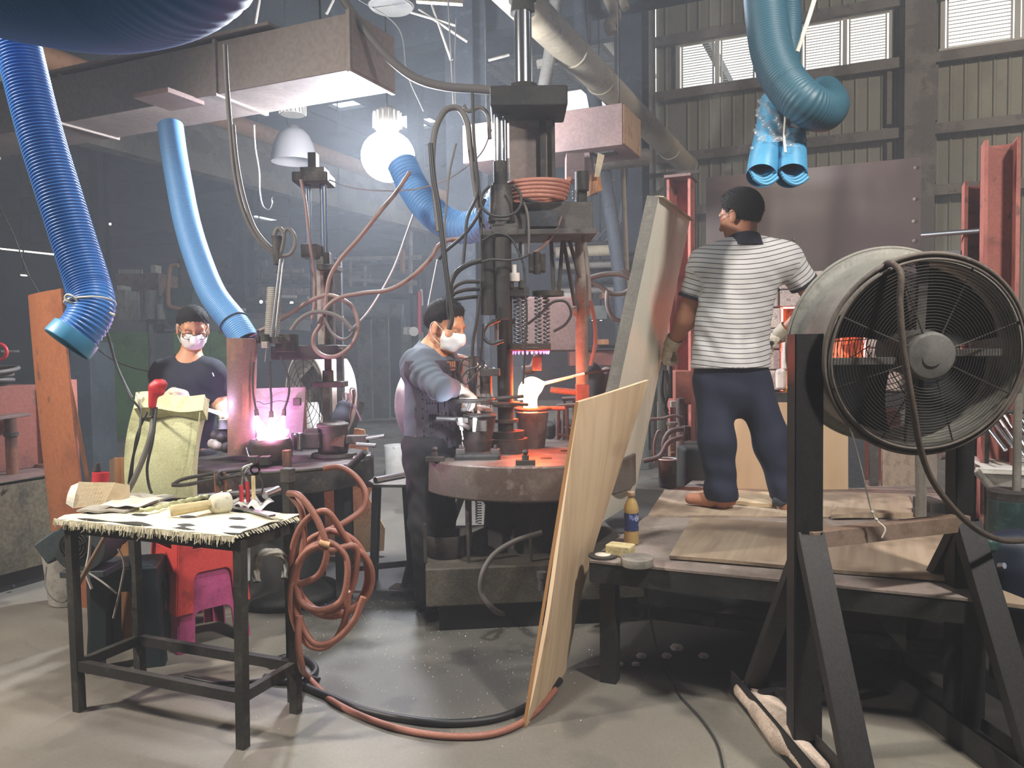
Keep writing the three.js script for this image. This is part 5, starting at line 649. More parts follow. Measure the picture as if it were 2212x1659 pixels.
{ // mould in front on the turntable, with two gas jets
  const d = 4.4, b = M2H;
  thing('glass_mould', 'dark hinged iron mould with pipe handles standing on the near side of the middle turntable', 'mould', [part('foot', [vb(984, 1082, 975, 996, 4.36, 0.22, 0.02)], Mt.darker), part('pillar', [vc(1032, 950, 980, d, 24, 34), vc(1032, 930, 952, d, 30, 33)], Mt.mould), part('body', [vc(1034, 902, 940, d, 31, 38)], Mt.mould), part('mouth_ring', ring(0.085, 0.009, 36, 8).rotateX(PI / 2).translate(...at(1036, 897, d).toArray()), Mt.castIron), part('mouth_ring', ring(0.07, 0.008, 36, 8).rotateX(PI / 2).translate(...at(1036, 894, d).toArray()), Mt.castIron), part('mouth', mv(new THREE.CylinderGeometry(0.064, 0.064, 0.004, 28), ...at(1036, 899, d).toArray()), Mt.black2),
    part('handle', rod(at(1006, 906, 4.3), at(942, 905, 4.28), 0.012, 0.016), Mt.steel), part('handle', rod(at(1012, 924, 4.25), at(992, 914, 4.15), 0.013, 0.013), Mt.castIron), part('hinge', vb(985, 1012, 902, 914, 4.3, 0.05), Mt.castIron), part('latch', vb(1030, 1052, 908, 932, 4.27, 0.04), Mt.greaseIron), ...[[995, 975], [1070, 975]].map(([x, y]) => part('clamp', [vb(x - 10, x + 10, y - 6, y + 8, 4.3, 0.06), vc(x, y - 14, y - 6, 4.3, 4)], Mt.castIron))]);
  thing('gas_jet', 'pair of bright white gas jets burning at the side of the dark mould', 'gas jet', [[994, 904, 928], [1026, 904, 932]].map(([x, a, e]) => part('flame', rod(at(x, a, 4.22), at(x + (x < 1000 ? 3 : -2), e, 4.2), 0.011, 0.007, 10), Mt.jet)));
  const jl = new THREE.PointLight(0xeef2ff, 0.35); jl.position.copy(at(1005, 915, 4.12)); jl.castShadow = true; scene.add(jl);
  // burner ring and hanging cables above
  thing('burner_ring', 'iron burner ring hung over the dark mould by thin gas pipes', 'burner', [part('ring', ring(0.12, 0.008, 40, 8).rotateX(PI / 2).translate(...at(1020, 862, 4.4).toArray()), Mt.castIron), part('ring', ring(0.11, 0.006, 40, 8).rotateX(PI / 2).translate(...at(1018, 866, 4.4).toArray()), Mt.castIron), part('arm', rod(at(985, 868, 4.35), at(1130, 856, 4.5), 0.01), Mt.castIron), part('arm', rod(at(1040, 870, 4.4), at(1140, 874, 4.55), 0.009), Mt.castIron), part('drop_pipe', rod(at(1026, 818, 4.4), at(1027, 900, 4.4), 0.008), Mt.hoseBlack), part('nozzle', rod(at(1027, 880, 4.4), at(1027, 905, 4.4), 0.011, 0.008), Mt.dark), part('manifold', [vb(1038, 1080, 796, 812, 4.4, 0.08), vc(1022, 770, 828, 4.42, 9), vc(1050, 800, 850, 4.45, 13)], Mt.greaseIron), part('tap', sp(at(1048, 792, 4.38), 0.018), Mt.steel), part('tap', sp(at(1068, 798, 4.38), 0.014), Mt.steel)]);
  // second mould, a tapered pot, holding the molten glass
  const e = 4.78;
  thing('glass_mould', 'tapered iron pot mould under the glowing molten glass', 'mould', [part('body', [vc(1150, 890, 975, e, 26, 36)], Mt.castIron), part('rim', ring(0.1, 0.012, 40, 8).rotateX(PI / 2).translate(...at(1150, 883, e).toArray()), Mt.rust), part('handle', rod(at(1185, 882, e), at(1220, 882, e), 0.013), Mt.ductRust), part('foot', vb(1120, 1182, 968, 982, e, 0.22, 0.01), Mt.darker), part('latch', vb(1092, 1110, 874, 884, 4.6, 0.04), Mt.redFrame)]);
  const gl = at(1147, 850, e), bb = blend([ell(at(1148, 836, e), RGT, UPV, FWD, 0.066, 0.062, 0.06), cap(at(1128, 842, e), at(1122, 860, e), 0.02, 0.014), cap(at(1160, 832, e), at(1174, 828, e), 0.03, 0.012), cap(at(1147, 856, e), at(1145, 866, e), 0.03, 0.028), cap(at(1146, 866, e), at(1146, 885, e), 0.034, 0.046)], 0.03);
  thing('molten_glass', 'dazzling orange gob of molten glass sagging into the tapered mould', 'molten glass', [part('gob', nets(bb, gl.clone().addScalar(-0.22), gl.clone().addScalar(0.22), 0.008), Mt.molten)]);
  const ml = new THREE.PointLight(0xff5a22, 2.6); ml.position.copy(at(1146, 846, e - 0.13)); ml.castShadow = true; ml.shadow.radius = 3; scene.add(ml);
  thing('gathering_rod', 'long gathering rod glowing orange where it holds the molten glass', 'rod', [part('hot_end', rod(at(1172, 829, e), at(1238, 813, 4.82), 0.011, 0.008), Mt.moltenRed), part('warm_end', rod(at(1236, 813, 4.82), at(1262, 807, 4.84), 0.008), Mt.hot), part('rod', rod(at(1258, 808, 4.84), at(1432, 783, 4.98), 0.008), Mt.dark)]);
}
// ---- the smaller turntable on the left
const M1 = at(610, 988, 4.7), M1H = M1.y;
{
  const c = V(M1.x, 0, M1.z), h = M1H, R = 0.53, C = (g) => g.translate(c.x, 0, c.z);
  const legs = [[-0.36, 0.1], [0.36, -0.05], [0.1, 0.38], [0.3, 0.3]].map(([a, b]) => { const p = cam3(c, a, 0, b); return part('leg', bx(p.x, (h - 0.1) / 2, p.z, 0.07, h - 0.1, 0.07), Mt.darker); });
  thing('turntable_press', 'smaller dark turntable carrying the mould with the violet flames', 'press machine', [part('turntable', C(lathe([[0, h], [R - 0.01, h], [R, h - 0.01], [R, h - 0.13], [R - 0.02, h - 0.14], [0, h - 0.15]], 64)), Mt.greaseIron), part('pedestal', C(lathe([[0, 0], [0.3, 0], [0.3, 0.06], [0.2, 0.1], [0.18, h - 0.15], [0, h - 0.15]], 32)), Mt.darker), legs, part('brace', bar(cam3(c, 0.36, 0.25, -0.05), cam3(c, 0.3, 0.25, 0.3), 0.04, 0.04), Mt.darker)]);
  const d = 4.45;
  thing('glass_mould', 'round iron mould with violet white flames playing into its mouth', 'mould', [part('body', [lathe([[0, 0], [0.105, 0], [0.118, 0.03], [0.12, 0.1], [0.112, 0.125], [0.1, 0.13], [0.092, 0.12], [0.085, 0.03], [0, 0.02]], 40).translate(...at(585, 999, d).toArray())], Mt.mould), part('mouth_ring', ring(0.1, 0.008, 40, 8).rotateX(PI / 2).translate(...at(585, 950, d).toArray()), Mt.castIron), part('hinge', vb(538, 556, 985, 1002, 4.3, 0.06), Mt.dark), part('hinge', vb(563, 584, 985, 1004, 4.3, 0.06), Mt.dark), part('latch', vb(612, 628, 972, 1008, 4.33, 0.05), Mt.rust), part('pin', tube(pts([[533, 968, 4.4], [536, 980, 4.36], [541, 990, 4.34]]), 0.006, 10, 6), Mt.steel), part('latch', vb(520, 546, 940, 952, 4.55, 0.06), Mt.dark)]);
  const F = (x0, y0, x1, y1, w0, w1) => nets(blend([cap(at(x0, y0, d), at(lerp(x0, x1, 0.5), lerp(y0, y1, 0.5), d), w0, lerp(w0, w1, 0.4)), cap(at(lerp(x0, x1, 0.5), lerp(y0, y1, 0.5), d), at(x1, y1, d), lerp(w0, w1, 0.4), w1)], 0.03), at((x0 + x1) / 2, (y0 + y1) / 2, d).addScalar(-0.17), at((x0 + x1) / 2, (y0 + y1) / 2, d).addScalar(0.17), 0.009);
  thing('gas_burner', 'three hanging gas burner nozzles shooting white violet flames into the round mould', 'gas burner', [
    ...[[553, 898, 570, 945, 0.011, 0.032], [586, 902, 586, 948, 0.011, 0.034], [613, 898, 600, 945, 0.011, 0.032]].map((q) => part('flame', F(...q), Mt.flameWhite)),
    part('flame', F(565, 944, 607, 946, 0.026, 0.026), Mt.flameWhite), part('flame', F(614, 940, 622, 928, 0.012, 0.005), Mt.flamePink),
    ...[[553, 884, 555, 898], [586, 888, 586, 902], [614, 884, 613, 898]].map(([a, b, e, f]) => part('nozzle', rod(at(a, b, d), at(e, f, d), 0.011, 0.013, 12), Mt.dark)),
    ...[[[548, 782], [546, 815], [547, 850], [553, 886]], [[583, 780], [584, 830], [586, 860], [586, 888]], [[605, 770], [622, 815], [624, 850], [614, 886]]].map((q) => part('gas_line', tube(q.map(([x, y]) => at(x, y, d)), 0.006, 30, 8), Mt.cable))]);
  const L1 = new THREE.PointLight(0xffa8dc, 0.6); L1.position.copy(at(586, 925, d - 0.12)); L1.castShadow = true; scene.add(L1);
  const L2 = new THREE.PointLight(0xf0a0e0, 0.7); L2.position.copy(at(586, 918, d + 0.13)); L2.castShadow = true; scene.add(L2);
  { // shield: the mauve flame light is put into its colour
    const e = 4.85, a = 0.2, P = []; thing('heat_shield', 'curved grey sheet heat shield with the mauve flame light put into its colour', 'heat shield', [part('sheet', quadSlab(at(517, 965, e), at(652, 955, e), at(660, 836, e), at(530, 840, e), 0.006, 24, 6, (u) => 0.09 * sin(u * PI)), Mt.shieldMat = paint(0x9c8f98, 0x8d8089, 0x7d7078, { s: 91, m: 1, spots: 0.03 })), part('side_fold', quadSlab(at(650, 955, e), at(663, 932, e + 0.05), at(661, 842, e + 0.05), at(655, 838, e), 0.006), Mt.steel), part('bolt_plate', vb(634, 650, 860, 876, e - 0.06, 0.03), Mt.greaseIron), part('wire', tube(pts([[530, 868, 4.75], [560, 868, 4.72], [570, 873, 4.72], [585, 870, 4.72], [600, 866, 4.72], [625, 868, 4.74]]), 0.002, 30, 5), Mt.cable)]); }
  { const p = at(521, 980, 4.55); thing('fume_post', 'rusty round post with peeled orange paint standing on the smaller turntable', 'post', [part('pipe', rod(p, V(p.x + 0.03, at(521, 731, 4.55).y, p.z), 0.073, 0.083, 32), Mt.rustPost = paint(0x6a5048, 0x84604c, 0x9c6a4a, { s: 92, m: 0.5, px: 3, py: 2 }))]); }
  { const e = 4.72; thing('glass_mould', 'closed round mould with clamp arms on the right of the smaller turntable', 'mould', [part('body', [lathe([[0, 0], [0.085, 0], [0.09, 0.03], [0.092, 0.1], [0.085, 0.15], [0.095, 0.16], [0.092, 0.175], [0.06, 0.18], [0.055, 0.165], [0, 0.16]], 40).translate(...at(720, 978, e).toArray())], Mt.mould), part('mouth_ring', ring(0.066, 0.008, 36, 8).rotateX(PI / 2).translate(...at(720, 914, e).toArray()), Mt.castIron), part('clamp', [vb(652, 694, 934, 968, 4.66, 0.1, 0.01), vb(660, 690, 926, 936, 4.66, 0.06)], Mt.dark), part('arm', vb(748, 796, 940, 958, 4.68, 0.06, 0.006), Mt.castIron), part('handle', rod(at(792, 947, 4.66), at(831, 942, 4.64), 0.013), Mt.brightSteel), part('handle', rod(at(770, 960, 4.62), at(812, 963, 4.6), 0.012), Mt.brightSteel), part('base_plate', mv(new THREE.CylinderGeometry(0.13, 0.135, 0.016, 32), ...at(722, 981, e).toArray()), Mt.dark), part('chipped_face', quadSlab(at(712, 962, 4.6), at(742, 966, 4.61), at(745, 940, 4.62), at(722, 948, 4.6), 0.01), Mt.rust)]); }
  solo('steel_cup', 'shiny steel cup between the two moulds on the smaller turntable', 'cup', lathe([[0, 0], [0.03, 0], [0.032, 0.01], [0.036, 0.1], [0.033, 0.1], [0.028, 0.012], [0, 0.012]], 28).translate(...at(643, 973, 4.62).toArray()), Mt.chrome);
  thing('press_handle', 'thick pipe handle slanting up from the edge of the smaller turntable', 'handle', [part('tube', rod(at(752, 1012, 4.25), at(789, 976, 4.2), 0.02, 0.018, 18), Mt.darker), part('tube', rod(at(765, 990, 4.4), at(803, 984, 4.38), 0.014, 0.014, 16), Mt.steel)]);
  // press over it
  const e = 4.95;
  thing('hydraulic_press', 'slim press frame with two chrome columns above the smaller turntable', 'press frame', [
    part('chrome_column', vc(668, 398, 532, e, 6.5), Mt.chrome), part('chrome_column', vc(702, 398, 572, e, 8), Mt.chrome), part('top_block', [vb(640, 716, 378, 400, e, 0.22, 0.01), vb(655, 706, 366, 380, e, 0.15)], Mt.castIron), part('top_cylinder', vb(668, 686, 332, 372, e, 0.08), Mt.castIron), part('guide_block', vb(656, 692, 530, 558, e - 0.05, 0.14), Mt.castIron), part('guide_block', [vb(692, 732, 574, 586, e, 0.2), vb(700, 714, 546, 576, e, 0.06)], Mt.castIron), part('column', vb(688, 702, 556, 745, e, 0.08), Mt.pipeGrey), part('column', vb(704, 720, 590, 745, e + 0.02, 0.06), Mt.dark), part('chrome_rod', vc(723, 585, 742, e, 2.5), Mt.chrome), part('chrome_rod', vc(673, 556, 700, e - 0.08, 2.4), Mt.chrome), part('crossbeam', vb(600, 742, 746, 776, e, 0.3, 0.01), Mt.darker), part('plunger', [vc(709, 776, 800, e, 8), vc(709, 800, 825, e, 12)], Mt.dark), part('plunger_plate', vb(681, 746, 824, 836, e, 0.18), Mt.mould), part('side_frame', vb(726, 740, 752, 776, e - 0.12, 0.05), Mt.dark),
    part('lower_column', vb(700, 716, 836, 975, e + 0.3, 0.08), Mt.dark),
    part('back_post', V ? vb(728, 742, 560, 1000, e + 0.55, 0.06) : null, Mt.beam)]);
  // cable gland head on the left
  const g = 4.55, sleeve = sweep(pts([[593, 622, g], [590, 680, g], [587, 728, g]]), ribs(0.041, 0.011, 0.004), 0.003, 28);
  thing('gas_torch', 'grey corrugated sleeve and rod head hanging over the flames on looped hoses', 'burner head', [part('sleeve', sleeve, Mt.pipeGrey), part('rod', rod(at(606, 560, g - 0.05), at(586, 728, g - 0.08), 0.008), Mt.steel), part('rod', rod(at(612, 560, g), at(594, 728, g - 0.06), 0.006), Mt.steel), part('swivel', [vb(592, 604, 542, 572, g, 0.05), vc(598, 510, 545, g, 8, 11), sp(at(604, 586, g), 0.02)], Mt.castIron), part('shackle', tube(pts([[596, 540, g], [594, 505, g], [602, 493, g], [612, 505, g], [608, 540, g], [602, 556, g]]), 0.014, 40, 10), Mt.hoseGrey), part('loop_hose', tube(pts([[608, 540, g], [612, 510, g], [620, 494, g], [634, 505, g], [637, 530, g], [625, 550, g], [606, 553, g]]), 0.011, 50, 10), Mt.hoseGrey), part('manifold', [vb(556, 612, 727, 742, g, 0.1), vc(572, 722, 748, g - 0.05, 9), vb(600, 640, 722, 760, g + 0.05, 0.1)], Mt.dark), part('tap', vb(566, 580, 738, 752, g - 0.1, 0.04), Mt.pipeGrey), part('bracket', vb(556, 560, 712, 736, g - 0.05, 0.02), Mt.dark), part('tag_strip', [bar(at(575, 752, g - 0.05), at(572, 782, g - 0.05), 0.012, 0.004)], Mt.pipeGrey)]);
}
// chipboard sheet, white fan, bench and scissors between the machines
{
  const d = 5.55;
  thing('chipboard', 'broken sheet of orange brown chipboard standing behind the smaller turntable', 'board', [part('panel', prism([[0, 0], [0.46, 0.04], [0.47, 0.2], [0.36, 0.42], [0.4, 0.52], [0.34, 0.9], [0.27, 0.91], [0.25, 0.8], [0.2, 0.78], [0.1, 0.5], [0.02, 0.45]], 0.018).applyMatrix4(frame(onY(690, 1202), RGT, UPV, FWD.clone().negate())), Mt.chipboard), part('panel', prism([[0, 0], [0.2, 0], [0.19, 0.42], [0.03, 0.34], [0.05, 0.2]], 0.018).applyMatrix4(frame(onY(655, 1195), RGT, UPV, FWD.clone().negate())), Mt.chipboard)]);
  const fan = (p, R, dep, yaw, label, mat, cage) => { const f = frame(p, V(cos(yaw), 0, -sin(yaw)), UPV, V(sin(yaw), 0, cos(yaw))), T = (g) => g.applyMatrix4(f); const shell = lathe([[R * 0.97, -dep / 2], [R * 1.05, -dep / 2], [R * 1.06, -dep / 2 + 0.012], [R, -dep / 2 + 0.02], [R, dep / 2 - 0.02], [R * 1.06, dep / 2 - 0.012], [R * 1.05, dep / 2], [R * 0.97, dep / 2], [R * 0.97, -dep / 2]], 56).rotateX(PI / 2);
    const rings = [0.25, 0.4, 0.55, 0.7, 0.85, 0.97].flatMap((k) => [dep / 2 + 0.012 * (1 - k)].map((z) => part('cage_ring', T(ring(R * k, 0.0025, 48, 5).translate(0, 0, z)), Mt.wire))), bars = Array.from({ length: 12 }, (_, i) => part('cage_bar', T(bx(R * 0.55, 0, dep / 2 + 0.006, R * 0.9, 0.004, 0.004).rotateZ(i * PI / 6)), Mt.wire));
    const blades = [0, 1, 2].map((i) => part('blade', T(new THREE.BoxGeometry(R * 0.75, R * 0.5, 0.006).rotateX(0.5).translate(R * 0.5, 0, 0).rotateZ(i * 2.094 + 0.4)), Mt.fanDark));
    return [part('drum', T(shell), mat), part('hub', T(rod(V(0, 0, -dep * 0.4), V(0, 0, dep * 0.35), R * 0.2, R * 0.18, 28)), Mt.fanHub), blades, cage ? [rings, bars] : [], part('stand', [bar(V(p.x, 0, p.z - 0.15), cam3(p, -R * 1.02, -R * 0.2, 0), 0.04, 0.04), bar(V(p.x, 0, p.z + 0.15), cam3(p, R * 1.02, -R * 0.2, 0), 0.04, 0.04), bar(V(p.x - 0.2, 0.02, p.z), V(p.x + 0.2, 0.02, p.z), 0.04, 0.04)], Mt.dark)]; };
  thing('drum_fan', 'white drum fan behind the smaller turntable facing away to the left', 'fan', fan(at(692, 852, 6.1), 0.31, 0.26, YAW - 0.85, '', Mt.fanWhite, true));
  thing('drum_fan', 'pale drum fan with a wire cage behind the worker in the red apron', 'fan', fan(at(962, 872, 5.6), 0.33, 0.24, YAW + 0.75, '', Mt.fanWhite, true));
  const b = at(848, 1032, 4.95), bh = 0.64;
  const T = (x, y, z) => cam3(V(b.x, 0, b.z), x, y, z);
  thing('small_bench', 'small dark bench with a crumbling grey top beside the press', 'bench', [part('benchtop', box(0.36, 0.02, 0.3, 0.005).rotateY(YAW - 0.1).translate(b.x, bh, b.z), Mt.tableIron), ...[[-0.14, 0.11], [0.12, -0.1], [0.15, 0.12], [-0.12, -0.1]].map(([x, z]) => part('leg', bar(T(x, 0, z), T(x * 0.75, bh, z), 0.035, 0.035), Mt.darker)), part('rail', bar(T(-0.3, 0.12, -0.1), T(0.16, 0.16, -0.1), 0.03, 0.03), Mt.darker)]);
  thing('steel_pipe', 'short bright steel pipe lying on the small bench', 'pipe', [part('pipe_wall', rod(T(-0.09, bh + 0.028, -0.1), T(0.06, bh + 0.028, 0.1), 0.019, 0.019, 22), Mt.brightSteel)]);
  thing('pail', 'white steel pail standing on the far floor behind the bench', 'pail', [part('pail_wall', lathe([[0, 0], [0.13, 0], [0.14, 0.02], [0.15, 0.36], [0.155, 0.37], [0.145, 0.37], [0.13, 0.03], [0, 0.03]], 28).translate(onY(859, 1030).x, 0, onY(859, 1030).z), Mt.fanWhite), part('handle', ring(0.16, 0.004, 28, 6).scale(1, 0.7, 1).rotateX(0.3).translate(onY(859, 1030).x, 0.22, onY(859, 1030).z), Mt.wire)]);
  const s = 5.2; thing('scissors', 'large iron scissors hanging point down by the white fan', 'scissors', [part('blade', tube(pts([[752, 850, s], [756, 868, s], [764, 876, s], [772, 890, s], [780, 909, s]]), 0.007, 20, 8), Mt.steel), part('blade', tube(pts([[763, 842, s], [764, 862, s], [762, 875, s], [757, 890, s], [756, 905, s]]), 0.008, 20, 8), Mt.castIron), part('grip', tube(pts([[742, 848, s], [740, 860, s], [746, 868, s], [751, 862, s], [749, 850, s]]), 0.004, 24, 6, true), Mt.steel), part('grip', tube(pts([[757, 840, s], [763, 838, s], [768, 850, s], [763, 864, s], [758, 856, s]]), 0.004, 24, 6, true), Mt.steel)]);
  solo('work_glove', 'dark oily rag draped over the edge behind the right mould', 'rag', nets(blend([cap(at(742, 880, 5.3), at(735, 910, 5.25), 0.05, 0.06), cap(at(735, 905, 5.25), at(725, 930, 5.2), 0.05, 0.04)], 0.04), at(736, 905, 5.25).addScalar(-0.25), at(736, 905, 5.25).addScalar(0.25), 0.014), Mt.navy);
}
// ---------------------------------------------------------------- platform, boards
const PH = 0.55, PC = onY(1272, 1210, PH), PX1 = onY(2150, 1290, PH).x, PZ0 = PC.z, PZ1 = PC.z - 2.6;
{
  const x0 = PC.x, x1 = PX1, zc = (PZ0 + PZ1) / 2, w = x1 - x0;
  const legs = [[x0 + 0.06, PZ0 - 0.1], [x1 - 0.06, PZ0 - 0.1], [x0 + 0.06, PZ1 + 0.1], [x1 - 0.06, PZ1 + 0.1], [(x0 + x1) / 2, PZ1 + 0.1]].map(([x, z]) => part('leg', bx(x, PH / 2 - 0.02, z, 0.07, PH - 0.04, 0.07), Mt.darker));
  const deck = bx((x0 + x1) / 2, PH - 0.006, zc, w, 0.012, PZ0 - PZ1, 0.002);
  thing('work_platform', 'low steel work platform with a chipped deck in front of the glowing furnace', 'platform', [part('deck', deck, Mt.deckMat = paint(0x8d8078, 0x75685f, 0xa79c93, { s: 101, m: 0.9, amount: 0.6, spots: 0.12, rough: 0.75 })), part('front_edge', bx((x0 + x1) / 2, PH - 0.05, PZ0 - 0.01, w, 0.09, 0.012), Mt.darker), part('side_edge', bx(x0 + 0.006, PH - 0.05, zc, 0.012, 0.09, PZ0 - PZ1 - 0.02), Mt.darker), part('side_edge', bx(x1 - 0.006, PH - 0.05, zc, 0.012, 0.09, PZ0 - PZ1 - 0.02), Mt.darker), legs,
    part('lower_rail', bx((x0 + x1) / 2, 0.24, PZ0 - 0.35, w - 0.2, 0.05, 0.05), Mt.dark), part('lower_rail', bx((x0 + x1) / 2, 0.2, PZ1 + 0.1, w - 0.2, 0.05, 0.05), Mt.darker), part('gusset', prism([[0, 0], [0.14, 0], [0.14, -0.16]], 0.01).translate(x1 - 0.42, PH - 0.1, PZ0 - 0.1), Mt.darker), part('corner_plate', prism([[0, 0], [0.2, -0.02], [0.05, 0.22]], 0.014).rotateX(-PI / 2).translate(x1 - 0.05, PH - 0.02, PZ0 - 0.02), Mt.plyOld)]);
  const sheet = (label, c, y, th, mat, name = 'plywood_sheet') => { const [a, b, d, e] = c.map(([px, py]) => onY(px, py, y)); return solo(name, label, 'plywood', quadSlab(a, b, d, e, th, 24, 8, (u, v) => 0.002 * sin(u * 9 + v * 6)), mat); };
  sheet('large worn plywood sheet lying along the near side of the platform', [[1446, 1200], [2148, 1258], [2112, 1152], [1494, 1117]], PH + 0.02, 0.014, Mt.plyOld);
  sheet('dusty plywood sheet under the feet of the worker on the platform', [[1400, 1112], [1985, 1118], [1960, 1068], [1440, 1050]], PH + 0.01, 0.01, Mt.plyOld);
  for (let i = 0; i < 2; i++) sheet(['narrow yellow plywood strip lying behind the worker\'s feet', 'broken plywood strip lying at the back of the platform behind the fan post'][i], [[[1586, 1082], [1668, 1090], [1668, 1064], [1586, 1058]], [[1795, 1112], [1975, 1108], [1968, 1086], [1810, 1088]]][i], PH + 0.03, 0.02, [Mt.plyYellow, Mt.plyOld][i], 'plywood_strip');
  // upright boards behind the worker
  const up = (name, label, x0p, x1p, yt, yb, d, mat, cat = 'board') => { const A = at(x0p, yb, d), B = at(x1p, yb, d), Ct = at(x1p, yt, d + 0.1), D = at(x0p, yt, d + 0.1); A.y = B.y = max(PH, min(A.y, B.y)) ; return solo(name, label, cat, quadSlab(A, B, Ct, D, 0.018, 6, 6), mat); };
  up('plywood_board', 'yellow plywood board standing upright behind the worker\'s legs', 1584, 1832, 869, 1076, 5.0, Mt.plyYellow);
  up('steel_plate', 'dark upright steel plate beside the yellow plywood', 1834, 1868, 900, 1075, 5.05, Mt.beam, 'plate');
  up('steel_channel', 'dark ribbed upright channel between two boards under the furnace', 1879, 1898, 930, 1076, 5.1, Mt.castIron, 'channel');
  up('plywood_board', 'speckled grey board standing under the fan', 1906, 1976, 950, 1080, 5.1, Mt.chipGrey = paint(0xa08f7c, 0x8c7c6b, 0xb7a793, { s: 103, m: 0.12, fine: 0.15 }));
  up('steel_channel', 'brown upright channel with rivets by the floor post', 1998, 2024, 960, 1095, 5.0, Mt.girt, 'channel');
  thing('floor_post', 'grey round post standing on the platform edge under the fan', 'post', [part('tube', vc(1989, 965, 1118, 3.85, 11), Mt.pipeGrey)]);
  thing('iron_stove', 'stepped brown iron foot plate by the round post', 'foot plate', [part('plate', vb(1990, 2028, 1078, 1116, 4.1, 0.18), Mt.castIron), part('plate', vb(1990, 2044, 1104, 1120, 4.05, 0.2), Mt.castIron)]);
  // debris below the platform
  [[1375, 1268], [1440, 1282], [1462, 1293], [1372, 1342], [1386, 1346], [1655, 1322], [1340, 1335], [1520, 1262]].forEach(([x, y], i) => { const p = onY(x, y, 0.02).clone(); const q = at(x, y, EYEP.clone().sub(p).length() > 6 ? 4.6 : 4.2); const r = 0.014 + 0.006 * (i % 3); solo('plaster_crumb', 'pale plaster crumb ' + ['lying below the near corner of the platform', 'under the platform by the hanging cable', 'under the platform beyond the cable', 'lowest of the crumbs left of the cable', 'right next to the hanging cable', 'farthest along under the platform', 'smallest one by the leaning plywood', 'high up behind the platform edge'][i], 'crumb', new THREE.DodecahedronGeometry(r, 0).scale(1.3, 0.8, 1).translate(onY(x, 1440 - (i % 3) * 18, 0).x, 0.012, onY(x, 1440 - (i % 3) * 18, 0).z), Mt.whiteGoods); });
}
{ // leaning plywood and the cream panel
  const A = onY(1135, 1572, 0), B = onY(1222, 1450, 0), tl = at(1249, 868, 3.32), tr = at(1404, 821, 3.75);
  thing('plywood_board', 'big bare plywood board leaning against the corner of the platform', 'board', [part('panel', quadSlab(A, B, tr, tl, 0.016, 24, 40, (u, v) => 0.05 * sin(v * PI) * (0.4 - u) + 0.006 * sin(v * 7 + u * 3)), Mt.plywood), part('edge_ply', quadSlab(A.clone().add(V(-0.012, 0, 0.003)), A.clone().add(V(0.001, 0, 0.003)), tl.clone().add(V(0.001, 0, 0.003)), tl.clone().add(V(-0.012, 0, 0.003)), 0.003, 2, 20), Mt.plyEdge)]);
  const d0 = 4.15, a = at(1423, 424, d0), w = 0.8, b2 = onY(1367, 1086, PH + 0.005), a2 = a.clone().add(V(0, -0.01, -w));
  const dn = b2.clone().sub(a2), b1 = a.clone().add(dn);
  const nrm = V(0, 0, -1).cross(a.clone().sub(b1)).normalize();
  const th = nrm.clone().multiplyScalar(-0.062);
  thing('cream_panel', 'tall cream painted door leaf leaning on the platform with a dark folded edge', 'panel', [part('face', quadSlab(b1, b2, a2, a, 0.06, 4, 20), Mt.cream), part('folded_edge', quadSlab(b1.clone().add(th).add(V(0, 0, 0.004)), b1.clone().add(V(0, 0, 0.004)), a.clone().add(V(0, 0, 0.004)), a.clone().add(th).add(V(0, 0, 0.004)), 0.004), Mt.creamEdge), part('top_cap', bar(a.clone().add(V(0, 0.0, 0)).addScaledVector(nrm, 0.004), a2.clone().addScaledVector(nrm, 0.004), 0.006, 0.045, nrm), Mt.creamCap = paint(0xb0a894, 0x9f9784, 0x87806f, { s: 105 }))]);
}
